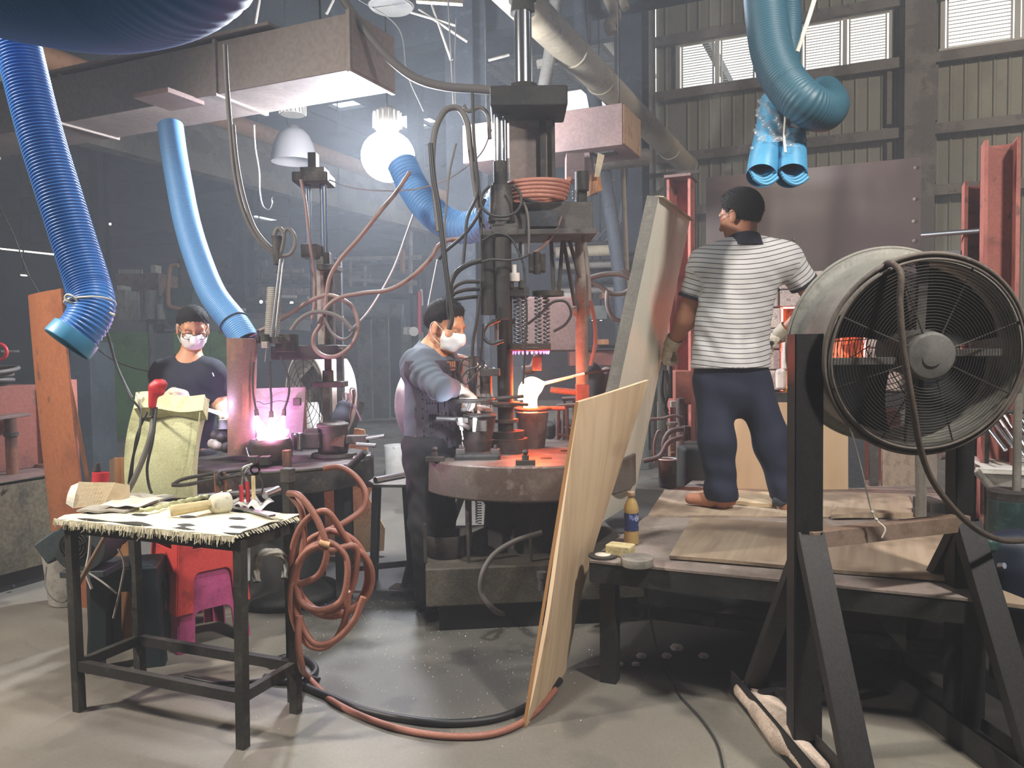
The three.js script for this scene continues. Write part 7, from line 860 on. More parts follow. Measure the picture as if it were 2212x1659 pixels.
function shoe(a, dir, k = 1) { const d = U3(V(dir.x, 0, dir.z)), p = (f, u) => V(a.x, a.y, a.z).addScaledVector(d, f * k).add(V(0, u * k, 0)); return blend([cap(p(-0.04, 0.035), p(0.06, 0.035), 0.036, 0.04), cap(p(0.06, 0.032), p(0.17, 0.026), 0.042, 0.03), cap(p(-0.01, 0.05), p(-0.01, 0.09), 0.036, 0.034)], 0.03); }
function tufts(g, n, len, U, F, keep) {   // short hairs standing off the hair's surface
  const p = g.attributes.position, q = g.attributes.normal, out = [g];
  for (let i = 0; i < n; i++) { const k = floor(rnd() * p.count), a = V(p.getX(k), p.getY(k), p.getZ(k)), nn = V(q.getX(k), q.getY(k), q.getZ(k)); const d = nn.clone().multiplyScalar(0.45).addScaledVector(F, 0.55 * (nn.dot(U) > 0.2 ? 1 : 0.1)).addScaledVector(U, -0.75 * (1 - max(0, nn.dot(U)))).add(V(rr(-0.3, 0.3), rr(-0.2, 0.2), rr(-0.3, 0.3))).normalize(); out.push(along(new THREE.ConeGeometry(0.0016, len * rr(0.6, 1.3), 4, 1, true).translate(0, len * 0.4, 0), a.addScaledVector(nn, -0.002), a.clone().add(d))); }
  return out;
}
function maskParts(H, lowU = -0.105, topU = -0.008, mat = Mt.mask) {
  const { p, e, A, s } = H, sh = blend([e(p(0, -0.045, 0.028), 0.07, 0.08, 0.078), cap(p(0, -0.01, 0.1), p(0, -0.045, 0.112), 0.015 * s, 0.018 * s)], 0.03 * s), a = plane(p(0, topU, 0), A.u), b = plane(p(0, lowU, 0), A.u.clone().negate()), c = plane(p(0, 0, 0.03), A.f.clone().negate());
  const f = (x, y, z) => { const q = (y - H.c.y) * 120; const d0 = sh(x, y, z) + 0.0012 * sin(q) ; return max(max(d0, -d0 - 0.012), max(a(x, y, z), max(b(x, y, z), c(x, y, z)))); };
  const strap = (k) => tube([p(k * 0.06, -0.02, 0.046), p(k * 0.075, -0.0, 0.02), p(k * 0.086, 0.02, -0.016), p(k * 0.088, -0.005, -0.03), p(k * 0.08, -0.05, -0.01), p(k * 0.066, -0.08, 0.032)], 0.0018, 30, 6);
  return [part('face_mask', nets(f, H.c.clone().subScalar(0.16 * s), H.c.clone().addScalar(0.16 * s), 0.0042), mat), part('mask_strap', strap(-1), mat), part('mask_strap', strap(1), mat)];
}
function glassesParts(H, mat) {
  const { p } = H, fr = (k) => { const P = []; for (let i = 0; i < 16; i++) { const a = i / 16 * 2 * PI, q = (v, n) => Math.sign(v) * abs(v) ** n; P.push(p(k * 0.035 + 0.027 * q(cos(a), 0.7), -0.012 + 0.018 * q(sin(a), 0.75), 0.112 - 0.012 * abs(k * 0.035 + 0.027 * cos(a)) / 0.06)); } return P; };
  return [-1, 1].flatMap((k) => [part('rim', tube(fr(k), 0.0019, 48, 6, true), mat), part('lens', (() => { const q = fr(k), g = new THREE.BufferGeometry().setFromPoints([p(k * 0.035, -0.012, 0.107), ...q]), idx = []; for (let i = 0; i < 16; i++) idx.push(0, 1 + i, 1 + (i + 1) % 16); g.setIndex(idx); g.computeVertexNormals(); g.setAttribute('uv', new THREE.BufferAttribute(new Float32Array(34), 2)); return g; })(), Mt.glassClear), part('temple', tube([p(k * 0.062, -0.004, 0.1), p(k * 0.078, 0.006, 0.05), p(k * 0.083, 0.01, -0.01)], 0.0019, 16, 6), mat)]).concat([part('bridge', tube([p(-0.009, -0.006, 0.113), p(0, -0.002, 0.116), p(0.009, -0.006, 0.113)], 0.0018, 10, 6), mat)]);
}
function limbChain(ps, rs) { const o = []; for (let i = 0; i < ps.length - 1; i++) o.push(cap(ps[i], ps[i + 1], rs[i], rs[i + 1])); return o; }

// ---- worker in the black T-shirt, glasses and mask
{
  const d = 4.85, J = (x, y, k = 0) => at(x, y, d + k), c = J(417, 709), F = U3(FWD.clone().multiplyScalar(-0.86).addScaledVector(RGT, 0.42).addScaledVector(UPV, -0.36)), A = headAxes(F, UPV), H = headSdf(c, A, 1.05); H.c = c;
  const neck = J(409, 775, 0.03), chest = J(404, 830, 0.02), belly = J(402, 925, 0.04), pel = J(402, 985, 0.05);
  const tf = U3(FWD.clone().negate().addScaledVector(RGT, 0.25)), tr = tf.clone().cross(UPV).normalize();   // his body faces a little to the picture's right
  const sL = J(354, 806, 0.05), sR = J(458, 806, 0.0), eL = J(340, 893, 0.05), wL = J(372, 850, -0.35), eR = J(478, 868, 0.05), wR = J(490, 905, -0.12);
  const floorY = (p, o) => V(p.x + o.x, 0, p.z + o.z), hL = J(380, 990, 0.06), hR = J(426, 990, 0.04), kL = hL.clone().setY(0.48), kR = hR.clone().setY(0.48), aL = hL.clone().setY(0.08), aR = hR.clone().setY(0.08);
  const torso = (g) => [slab(chest, belly, 0.165 + g, 0.15 + g, tf, 1.45), slab(sL.clone().lerp(chest, 0.3), sR.clone().lerp(chest, 0.3), 0.088 + g, 0.088 + g, tf, 1.15), slab(belly, pel, 0.15 + g, 0.16 + g, tf, 1.35), cap(neck.clone().add(V(0, -0.03, 0)), sL, 0.055 + g, 0.06 + g), cap(neck.clone().add(V(0, -0.03, 0)), sR, 0.055 + g, 0.06 + g)];
  const arms = (g, e = 1) => [...limbChain([sL, sL.clone().lerp(eL, e), ...(e < 1 ? [] : [wL])], [0.06 + g, 0.047 + g, 0.03 + g]), ...limbChain([sR, sR.clone().lerp(eR, e), ...(e < 1 ? [] : [wR])], [0.06 + g, 0.047 + g, 0.03 + g])];
  const legs = (g) => [...limbChain([hL, kL, aL], [0.095 + g, 0.065 + g, 0.045 + g]), ...limbChain([hR, kR, aR], [0.095 + g, 0.065 + g, 0.045 + g])];
  const nk = limbChain([c.clone().addScaledVector(A.u, -0.06).addScaledVector(A.f, -0.02), neck.clone().add(V(0, -0.05, 0))], [0.056, 0.064]);
  const all = [neck, sL, sR, eL, eR, wL, wR, pel, aL.clone().setY(0), aR.clone().setY(0)];
  const body = nets(blend([...torso(0), ...arms(0), ...legs(0), ...nk], 0.05), ...bounds([...all, c], 0.2), 0.017);
  const headG = nets((x, y, z) => smin(H.f(x, y, z), nk[0](x, y, z), 0.03), c.clone().subScalar(0.19), c.clone().addScalar(0.17), 0.005);
  const hL1 = handSdf(wL, J(412, 850, -0.5).sub(wL), UPV.clone().addScaledVector(RGT, 0.15), 1, 0.55, 1.05), hR1 = handSdf(wR, J(498, 925, -0.22).sub(wR), RGT, -1, 0.85, 1.0);
  const shirtCuff = plane(sL.clone().lerp(eL, 0.72), U3(eL.clone().sub(sL))), shirtCuffR = plane(sR.clone().lerp(eR, 0.5), U3(eR.clone().sub(sR)));
  const shT = blend(torso(0.012), 0.05), shA = blend(arms(0.014, 0.8), 0.03), collar = ell(neck.clone().addScaledVector(tf, 0.035).add(V(0, 0.045, 0)), tr, U3(UPV.clone().addScaledVector(tf, 0.5)), U3(tf.clone().addScaledVector(UPV, -0.5)), 0.082, 0.07, 0.1), hem = plane(pel.clone().add(V(0, -0.03, 0)), V(0, -1, 0));
  const shirt = nets((x, y, z) => { const a = max(max(shA(x, y, z), shirtCuff(x, y, z) > 0.0 && shirtCuffR(x, y, z) > -9 ? min(shirtCuff(x, y, z), 9) * (abs((x - sL.x) * RGT.x + (z - sL.z) * RGT.z) < 0.16 ? 1 : 0) : -9), -9); let v = smin(shT(x, y, z), a, 0.05) + wrinkle(x, y, z) * 0.8; v = max(v, -collar(x, y, z)); return max(v, hem(x, y, z)); }, ...bounds([sL, sR, eL, eR, pel, neck], 0.19), 0.011);
  const trouserC = blend([...legs(0.022), slab(pel, pel.clone().add(V(0, -0.08, 0)), 0.172, 0.165, tf, 1.3)], 0.05), tTop = plane(pel.clone().add(V(0, 0.05, 0)), V(0, 1, 0)), tBot = plane(V(0, 0.06, 0), V(0, -1, 0));
  const trousers = nets((x, y, z) => max(max(trouserC(x, y, z) + wrinkle(x, y, z), tTop(x, y, z)), tBot(x, y, z)), ...bounds([pel.clone().add(V(0, 0.06, 0)), aL.clone().setY(0.05), aR.clone().setY(0.05), hL, hR], 0.2), 0.018);
  const shoes = [aL, aR].map((a) => nets(shoe(a.clone().setY(0), tf), a.clone().setY(0).subScalar(0.26), a.clone().setY(0).addScalar(0.26), 0.012));
  const lg = part('shirt_logo', bar(at(459, 805, d - 0.16), at(462, 813, d - 0.16), 0.008, 0.003), Mt.whiteGoods);
  thing('person', 'worker in a black T-shirt, glasses and white mask standing behind the yellow bag', 'person', [part('body', [body, headG, handGeo(hL1, 0.006), handGeo(hR1, 0.006)], Mt.skin), part('hair', tufts(nets(hairSdf(H, 0.072, 0.085, -0.05, -0.075), c.clone().subScalar(0.17), c.clone().addScalar(0.2), 0.0055), 900, 0.012, A.u, A.f), Mt.hair), ...maskParts(H), ...glassesParts(H, Mt.cable), part('shirt', shirt, Mt.navy), part('trousers', trousers, Mt.black), ...shoes.map((s) => part('shoe', s, Mt.black)),
    part('work_glove', [nets((x, y, z) => hL1.f(x, y, z) - 0.004, hL1.c.clone().subScalar(0.13), hL1.c.clone().addScalar(0.13), 0.0045), rod(wL.clone().lerp(eL, 0.25), wL.clone().lerp(hL1.c, 0.25), 0.04, 0.037, 20)], Mt.glove), part('work_glove', [nets((x, y, z) => hR1.f(x, y, z) - 0.004, hR1.c.clone().subScalar(0.13), hR1.c.clone().addScalar(0.13), 0.0045)], Mt.glove), part('glove_cuff', rod(eR.clone().lerp(wR, 0.1), wR.clone().lerp(hR1.c, 0.2), 0.045, 0.038, 20), Mt.glove), lg]);
  thing('torch_flame', 'glowing white violet torch flame held low behind the yellow bag', 'torch', [part('flame', rod(at(446, 884, 4.5), at(498, 900, 4.5), 0.009, 0.014, 12), Mt.torchFlame = flameMat(0xd8d4ff, 4)), part('nozzle', rod(at(497, 900, 4.5), at(520, 908, 4.5), 0.013), Mt.steel)]);
  const tl = new THREE.PointLight(0xc8c0ff, 0.25); tl.position.copy(at(470, 878, 4.42)); tl.castShadow = true; scene.add(tl);
  thing('clay_cup', 'white cup on a pile of cracked moulds behind the rusty post', 'cup', [part('cup_wall', vc(486, 906, 926, 4.6, 12, 13), Mt.whiteGoods)]);
  [[478, 940, 24, 0.05], [470, 958, 20, 0.05], [488, 962, 22, 0.05]].forEach(([x, y, w], i) => solo('mould_piece', ['rounded dark mould piece under the white cup', 'broken pale mould piece at the back of the smaller turntable', 'lowest grey mould piece beside the rusty post'][i], 'mould piece', nets(blend([cap(at(x - w * 0.5, y, 4.62), at(x + w * 0.5, y, 4.62), 0.032, 0.036), cap(at(x, y + 4, 4.56), at(x + 6, y + 6, 4.7), 0.03, 0.03)], 0.02), at(x, y, 4.62).subScalar(0.16), at(x, y, 4.62).addScalar(0.16), 0.012), [Mt.castIron, Mt.paperGrey, Mt.castIron][i]));
}
// ---- worker at the middle press, grey long sleeves and apron
{
  const d = 4.4, J = (x, y, k = 0) => at(x, y, d + k), c = J(963, 706, 0.02), F = U3(RGT.clone().multiplyScalar(0.88).addScaledVector(FWD, -0.5).addScaledVector(UPV, -0.3)), A = headAxes(F, UPV), H = headSdf(c, A, 1.13); H.c = c;
  const neck = J(930, 762, 0.05), chest = J(932, 812, 0.06), belly = J(934, 890, 0.08), pel = J(932, 955, 0.1);
  const tf = U3(RGT.clone().multiplyScalar(0.8).addScaledVector(FWD, -0.6)), tr = tf.clone().cross(UPV).normalize();
  const sN = J(902, 790, -0.1), sF = J(962, 788, 0.22), eN = J(950, 838, -0.22), wN = J(984, 838, -0.05), eF = J(1000, 868, 0.22), wF = J(1008, 884, 0.1);
  const hN = J(918, 965, 0.02), hF = J(946, 965, 0.2), kN = hN.clone().setY(0.5), kF = hF.clone().setY(0.5), aN = hN.clone().setY(0.08), aF = hF.clone().setY(0.08);
  const torso = (g) => [slab(chest, belly, 0.16 + g, 0.15 + g, tf, 1.3), slab(sN.clone().lerp(chest, 0.35), sF.clone().lerp(chest, 0.35), 0.1 + g, 0.09 + g, tf, 1.1), slab(belly, pel, 0.15 + g, 0.165 + g, tf, 1.25), cap(neck, sN, 0.06 + g, 0.064 + g), cap(neck, sF, 0.06 + g, 0.06 + g)];
  const arms = (g, gw = g) => [...limbChain([sN, eN, wN], [0.064 + g, 0.05 + g, 0.031 + gw]), ...limbChain([sF, eF, wF], [0.06 + g, 0.046 + g, 0.031 + gw])];
  const legs = (g) => [...limbChain([hN, kN, aN], [0.1 + g, 0.068 + g, 0.046 + g]), ...limbChain([hF, kF, aF], [0.1 + g, 0.068 + g, 0.046 + g])];
  const nk = limbChain([c.clone().addScaledVector(A.u, -0.06).addScaledVector(A.f, -0.03), neck.clone().add(V(0, -0.03, 0))], [0.06, 0.068]);
  const body = nets(blend([...torso(0), ...arms(0), ...legs(0), ...nk], 0.05), ...bounds([neck, sN, sF, eN, wN, eF, wF, pel, aN.clone().setY(0), aF.clone().setY(0), c], 0.2), 0.017);
  const headG = nets((x, y, z) => smin(H.f(x, y, z), nk[0](x, y, z), 0.03), c.clone().subScalar(0.2), c.clone().addScalar(0.19), 0.005);
  const h1 = handSdf(wN, J(1016, 858, 0.0).sub(wN), UPV.clone().addScaledVector(FWD, -0.3), -1, 0.5, 1.15), h2 = handSdf(wF, J(1040, 886, 0.12).sub(wF), UPV, 1, 0.6, 1.1);
  const shT = blend(torso(0.014), 0.05), shA = blend(arms(0.018, 0.012), 0.03), collar = ell(neck.clone().addScaledVector(tf, 0.05).add(V(0, 0.05, 0)), tr, U3(UPV.clone().addScaledVector(tf, 0.4)), U3(tf.clone().addScaledVector(UPV, -0.4)), 0.085, 0.075, 0.1), hem = plane(pel.clone().add(V(0, -0.02, 0)), V(0, -1, 0)), c1 = plane(wN.clone().lerp(eN, 0.12), U3(wN.clone().sub(eN))), c2 = plane(wF.clone().lerp(eF, 0.2), U3(wF.clone().sub(eF)));
  const armDirN = U3(eN.clone().sub(sN)), fold = (x, y, z) => 0.006 * sin(((x - sN.x) * armDirN.x + (y - sN.y) * armDirN.y + (z - sN.z) * armDirN.z) * 120 + 2 * sin(y * 30));
  const a1 = blend(limbChain([sN, eN, wN], [0.08, 0.066, 0.046]), 0.03), a2 = blend(limbChain([sF, eF, wF], [0.076, 0.062, 0.046]), 0.03);
  const shirt = nets((x, y, z) => { const n1 = max(a1(x, y, z) + fold(x, y, z) * 0.8, c1(x, y, z)), n2 = max(a2(x, y, z), c2(x, y, z)); let v = smin(smin(shT(x, y, z), n1, 0.05), n2, 0.05) + wrinkle(x, y, z); v = max(v, -collar(x, y, z)); return max(v, hem(x, y, z)); }, ...bounds([sN, sF, eN, eF, wN, wF, pel, neck], 0.2), 0.0105);
  const trC = blend([...legs(0.024), slab(pel, pel.clone().add(V(0, -0.08, 0)), 0.17, 0.165, tf, 1.2)], 0.05), tTop = plane(pel.clone().add(V(0, 0.05, 0)), V(0, 1, 0)), tBot = plane(V(0, 0.06, 0), V(0, -1, 0));
  const trousers = nets((x, y, z) => max(max(trC(x, y, z) + wrinkle(x, y, z), tTop(x, y, z)), tBot(x, y, z)), ...bounds([pel.clone().add(V(0, 0.06, 0)), aN.clone().setY(0.05), aF.clone().setY(0.05), hN, hF], 0.2), 0.018);
  // apron: a sheet hugging the chest, from below the collar to the thighs
  const apC = blend(torso(0.03), 0.05), apF = plane(chest.clone().addScaledVector(tf, 0.03), tf.clone().negate()), apT = plane(chest.clone().add(V(0, 0.09, 0)), UPV), apB = plane(pel.clone().add(V(0, -0.03, 0)), V(0, -1, 0));
  const apron = nets((x, y, z) => { const v = apC(x, y, z) + wrinkle(x, y, z); return max(max(max(v, -v - 0.014), apF(x, y, z)), max(apT(x, y, z), apB(x, y, z))); }, ...bounds([sN, sF, pel], 0.22), 0.011);
  const logoT = tex(128, (u, v) => { const x = (u * 4) % 1, on = v > 0.45 && x > 0.12 && x < 0.88 && ((abs(x - 0.3) < 0.09) || abs(x - 0.68) < 0.09 || (floor(v * 20) % 3 === 0)); const sm = v < 0.3 && v > 0.14 && (floor(u * 14) % 2 === 0); return on || sm ? rgb(0xd98a4e) : rgb(0x3a2f3a); }, 1); logoT.repeat.set(1, 1);
  const lp = J(975, 792, -0.1); let far = 0; for (let t = 0.4; t > 0; t -= 0.002) { const q = lp.clone().addScaledVector(ray(975, 792).normalize(), 0.25 - t); if (min(apC(q.x, q.y, q.z), shT(q.x, q.y, q.z)) < 0.004) { far = 0.25 - t; break; } }
  const lc = lp.clone().addScaledVector(ray(975, 792).normalize(), far - 0.004), ln = U3(FWD.clone().negate().addScaledVector(RGT, 0.55)), lx = UPV.clone().cross(ln).normalize();
  const logo = place(new THREE.PlaneGeometry(0.05, 0.058), lc, lx, ln.clone().cross(lx).normalize(), ln);
  thing('person', 'masked worker in grey long sleeves and dark apron reaching over the middle turntable', 'person', [part('body', [body, headG, handGeo(h1, 0.006), handGeo(h2, 0.006)], Mt.skin), part('hair', tufts(nets(hairSdf(H, 0.078, 0.08, -0.05, -0.08, 0.015), c.clone().subScalar(0.19), c.clone().addScalar(0.22), 0.0055), 1100, 0.018, A.u, A.f), Mt.hair), ...maskParts(H), part('shirt', shirt, Mt.teeGrey), part('apron', apron, Mt.apronMat = std(0x3c3640, 0.85)), part('chest_print', logo, Mt.logoMat = std(0xffffff, 0.8, 0, { map: logoT, side: THREE.DoubleSide })), part('trousers', trousers, Mt.black), ...[aN, aF].map((a) => part('shoe', nets(shoe(a.clone().setY(0), tf), a.clone().setY(0).subScalar(0.26), a.clone().setY(0).addScalar(0.26), 0.012), Mt.black)),
    part('work_glove', [nets((x, y, z) => h1.f(x, y, z) - 0.004, h1.c.clone().subScalar(0.14), h1.c.clone().addScalar(0.14), 0.0045), rod(wN.clone().lerp(eN, 0.3), wN.clone().lerp(h1.c, 0.25), 0.043, 0.04, 20)], Mt.gloveW = paint(0xdcd6ce, 0xccc5bb, 0xb3aba0, { s: 121, m: 0.12, rough: 0.95 })), part('work_glove', [nets((x, y, z) => h2.f(x, y, z) - 0.004, h2.c.clone().subScalar(0.14), h2.c.clone().addScalar(0.14), 0.0045), rod(wF.clone().lerp(eF, 0.3), wF.clone().lerp(h2.c, 0.25), 0.043, 0.04, 20)], Mt.gloveW)]);
}
// ---- worker on the platform, back turned, striped polo shirt
{
  const d = 4.4, J = (x, y, k = 0) => at(x, y, d + k), c = J(1598, 468, 0.0), F = U3(FWD.clone().multiplyScalar(0.72).addScaledVector(RGT, -0.66).addScaledVector(UPV, -0.16)), A = headAxes(F, UPV), H = headSdf(c, A, 1.14); H.c = c;
  const neck = J(1604, 524, 0.0), chest = J(1602, 598, 0.0), belly = J(1582, 700, 0.02), pel = J(1578, 790, 0.04);
  const tf = U3(FWD.clone().addScaledVector(RGT, -0.1)), tr = RGT.clone();
  const sL = J(1521, 572, 0.02), sR = J(1697, 558, 0.0), eL = J(1480, 692, 0.08), wL = J(1449, 745, 0.2), eR = J(1764, 652, 0.06), wR = J(1686, 722, 0.22);
  const hL = J(1540, 820, 0.04), hR = J(1624, 820, 0.04), kL = J(1548, 955, 0.0), kR = J(1666, 955, 0.02), aL = J(1560, 1086, 0.02), aR = J(1698, 1090, -0.02);
  const py = PH + 0.02; const foL = V(aL.x, py, aL.z), foR = V(aR.x, py, aR.z);
  const torso = (g) => [slab(chest, belly, 0.196 + g, 0.185 + g, tf, 1.55), slab(sL.clone().lerp(chest, 0.22), sR.clone().lerp(chest, 0.22), 0.1 + g, 0.1 + g, tf, 1.15), slab(belly, pel, 0.18 + g, 0.19 + g, tf, 1.4), slab(pel, pel.clone().add(V(0, -0.06, 0)), 0.196 + g, 0.208 + g, tf, 1.2), cap(neck.clone().add(V(0, -0.02, 0)), sL, 0.062 + g, 0.062 + g), cap(neck.clone().add(V(0, -0.02, 0)), sR, 0.062 + g, 0.064 + g)];
  const torsoB = [slab(chest, belly, 0.19, 0.17, tf, 1.6), slab(sL.clone().lerp(chest, 0.22), sR.clone().lerp(chest, 0.22), 0.095, 0.095, tf, 1.2), slab(belly, pel, 0.16, 0.15, tf, 1.6), cap(neck.clone().add(V(0, -0.02, 0)), sL, 0.058, 0.058), cap(neck.clone().add(V(0, -0.02, 0)), sR, 0.058, 0.06)];
  const arms = (g) => [...limbChain([sL, eL, wL], [0.066 + g, 0.052 + g, 0.034 + g]), ...limbChain([sR, eR, wR], [0.066 + g, 0.05 + g, 0.033 + g])];
  const legs = (g) => [...limbChain([hL, kL, aL], [0.1 + g, 0.068 + g, 0.046 + g]), ...limbChain([hR, kR, aR], [0.1 + g, 0.068 + g, 0.046 + g])];
  const nk = limbChain([c.clone().addScaledVector(A.u, -0.06).addScaledVector(A.f, -0.025), neck.clone().add(V(0, -0.04, 0))], [0.063, 0.074]);
  const feet = (a, dir) => shoe(a, dir, 1.05);
  const fL = feet(foL, RGT.clone().multiplyScalar(-1).addScaledVector(FWD, 0.5)), fR = feet(foR, RGT.clone().addScaledVector(FWD, 0.25));
  const body = nets(blend([...torsoB, ...arms(0), ...limbChain([hL, kL, aL], [0.08, 0.062, 0.044]), ...limbChain([hR, kR, aR], [0.08, 0.062, 0.044]), ...nk], 0.04), ...bounds([neck, sL, sR, eL, wL, eR, wR, pel, foL, foR, c], 0.2), 0.016);
  const headG = nets((x, y, z) => smin(H.f(x, y, z), nk[0](x, y, z), 0.03), c.clone().subScalar(0.2), c.clone().addScalar(0.19), 0.005);
  const h1 = handSdf(wL, J(1436, 782, 0.3).sub(wL), RGT.clone().negate(), 1, 0.75, 1.12), h2 = handSdf(wR, J(1655, 740, 0.28).sub(wR), UPV.clone().addScaledVector(FWD, -0.4), -1, 0.8, 1.1);
  const a1 = blend(limbChain([sL, sL.clone().lerp(eL, 0.75)], [0.084, 0.078]), 0.02), a2 = blend(limbChain([sR, sR.clone().lerp(eR, 0.75)], [0.082, 0.08]), 0.02);
  const cuffL = sL.clone().lerp(eL, 0.58), cuffR = sR.clone().lerp(eR, 0.55), dL = U3(eL.clone().sub(sL)), dR = U3(eR.clone().sub(sR)), cL = plane(cuffL, dL), cR = plane(cuffR, dR);
  const shT = blend(torso(0.016), 0.05), hemD = plane(pel.clone().add(V(0, -0.012, 0)), V(0, -1, 0)), neckCut = plane(neck.clone().add(V(0, 0.02, 0)).addScaledVector(tf, 0.0), U3(UPV.clone().addScaledVector(tf, 0.35)));
  // loose cloth: diagonal folds across the back and gathers above the hem
  const folds = (x, y, z) => { const r = (x - chest.x) * RGT.x + (z - chest.z) * RGT.z, u = y - chest.y; const g = sstep(0.06, -0.12, u) * sstep(-0.5, -0.2, u); return 0.007 * sin((r * 0.8 + u * 0.55) * 46 + 1.2 * sin(u * 9)) * g * sstep(0.22, 0.05, abs(r + 0.02)) + 0.008 * sin(r * 62 + 2.2 * sin(u * 14)) * sstep(-0.28, -0.36, u) * sstep(-0.5, -0.4, u) * 0.8; };
  const shirtF = (x, y, z) => { const n1 = max(a1(x, y, z), cL(x, y, z)), n2 = max(a2(x, y, z), cR(x, y, z)); let v = smin(smin(shT(x, y, z), n1, 0.04), n2, 0.04) + folds(x, y, z) + wrinkle(x, y, z) * 0.7; v = max(v, neckCut(x, y, z)); return max(v, hemD(x, y, z)); };
  const uvS = (x, y, z) => { const q1 = a1(x, y, z), q2 = a2(x, y, z), q0 = shT(x, y, z), r = (x - chest.x) * RGT.x + (z - chest.z) * RGT.z; if (q1 < q0 - 0.004 && r < 0) return [r, ((x - sL.x) * dL.x + (y - sL.y) * dL.y + (z - sL.z) * dL.z) * -1]; if (q2 < q0 - 0.004 && r > 0) return [r, ((x - sR.x) * dR.x + (y - sR.y) * dR.y + (z - sR.z) * dR.z) * -1]; return [r, y - 0.06 * r + 0.03 * cos(r * 7)]; };
  const stripe = tex(32, (u, v) => { const k = v > 0.4 && v < 0.56 ? rgb(0x3f3e44) : rgb(0xc4c2c0), f = (hash2(u * 32 | 0, v * 256 | 0, 3) - 0.5) * 0.04; return [k[0] + f, k[1] + f, k[2] + f]; }, 0.0265, true, 256); stripe.repeat.set(10, 1 / 0.0265);
  const shirt = nets(shirtF, ...bounds([sL, sR, cuffL, cuffR, pel, neck], 0.2), 0.0092, uvS);
  const cuffG = (o, dv, r) => along(lathe([[r, -0.008], [r + 0.004, -0.008], [r + 0.004, 0.012], [r - 0.002, 0.012], [r, -0.008]], 32), o, o.clone().add(dv));
  const collarG = (() => { const P = []; const n = 22; for (let i = 0; i <= n; i++) { const a = lerp(-0.62, 0.62, i / n) * PI; P.push([a, i / n]); } const g = [], lo = neck.clone().add(V(0, -0.022, 0)); const pt = (a, k) => lo.clone().addScaledVector(RGT, sin(a) * (0.092 + 0.032 * (1 - k))).addScaledVector(tf, -cos(a) * (0.086 + 0.034 * (1 - k))).add(V(0, k * 0.07 - 0.03 * (1 - cos(a)) + 0.004, 0)).addScaledVector(A.r, 0); for (let i = 0; i < n; i++) { const [a] = P[i], [b] = P[i + 1]; g.push(quadSlab(pt(a, 0), pt(b, 0), pt(b, 1), pt(a, 1), 0.006)); } return g; })();
  const wide = (g) => [...limbChain([hL, kL, J(1558, 1060, 0.01), J(1562, 1092, 0.01)], [0.1 + g, 0.092 + g, 0.078 + g, 0.076 + g]), ...limbChain([hR, kR, J(1695, 1060, 0), J(1700, 1096, 0)], [0.1 + g, 0.092 + g, 0.074 + g, 0.07 + g])];
  const trC = blend([...wide(0.004), slab(pel.clone().add(V(0, 0.04, 0)), pel.clone().add(V(0, -0.1, 0)), 0.196, 0.196, tf, 1.35)], 0.045), tTop = plane(pel.clone().add(V(0, 0.06, 0)), V(0, 1, 0)), tBot = plane(V(0, PH + 0.055, 0), V(0, -1, 0));
  const trFold = (x, y, z) => 0.006 * sstep(0.02, -0.12, y - pel.y) * sin(y * 22 + x * 30 + 2 * sin(y * 9)) * sin(x * 18 - y * 13 + z * 9);
  const trousers = nets((x, y, z) => max(max(trC(x, y, z) + trFold(x, y, z), tTop(x, y, z)), tBot(x, y, z)), ...bounds([pel.clone().add(V(0, 0.07, 0)), foL, foR, hL, hR], 0.2), 0.013);
  const G = (h) => nets((x, y, z) => h.f(x, y, z) - 0.004, h.c.clone().subScalar(0.14), h.c.clone().addScalar(0.14), 0.0045);
  const cuffRib = (w, e, h) => along(lathe(Array.from({ length: 15 }, (_, i) => [0.042 + (i % 2) * 0.002 + 0.003 * i / 14, i * 0.005]), 28), wL === w ? w.clone().lerp(h.c, 0.15) : w.clone().lerp(h.c, 0.15), e);
  thing('person', 'worker in a striped polo shirt and navy trousers on the platform, back turned', 'person', [part('body', [body, headG, handGeo(h1, 0.006), handGeo(h2, 0.006), nets(fL, foL.clone().subScalar(0.26), foL.clone().addScalar(0.26), 0.01)], Mt.skinRed), part('hair', tufts(nets(hairSdf(H, 0.075, 0.075, -0.1, -0.08, 0.016), c.clone().subScalar(0.2), c.clone().addScalar(0.22), 0.0055), 1200, 0.016, A.u, A.f), Mt.hair), part('polo_shirt', shirt, Mt.poloMat = std(0xffffff, 0.9, 0, { map: stripe })), part('collar', collarG, Mt.navyCollar = std(0x1c1d2b, 0.85)), part('sleeve_cuff', cuffG(cuffL, dL, 0.078), Mt.navyCollar), part('sleeve_cuff', cuffG(cuffR, dR, 0.078), Mt.navyCollar), part('trousers', trousers, Mt.trousers), part('shoe', nets(fR, foR.clone().subScalar(0.26), foR.clone().addScalar(0.26), 0.01), Mt.shoeMat = std(0x3a3f4a, 0.6)),
    part('work_glove', [G(h1)], Mt.glove), part('work_glove', [G(h2)], Mt.glove), part('glove_cuff', cuffRib(wL, wL.clone().lerp(eL, 1), h1), Mt.glove), part('glove_cuff', cuffRib(wR, wR.clone().lerp(eR, 1), h2), Mt.glove), part('temple', tube([H.p(-0.08, 0.006, 0.08), H.p(-0.088, 0.01, 0.03), H.p(-0.09, 0.012, -0.02)], 0.002, 12, 6), Mt.steel)]);
}
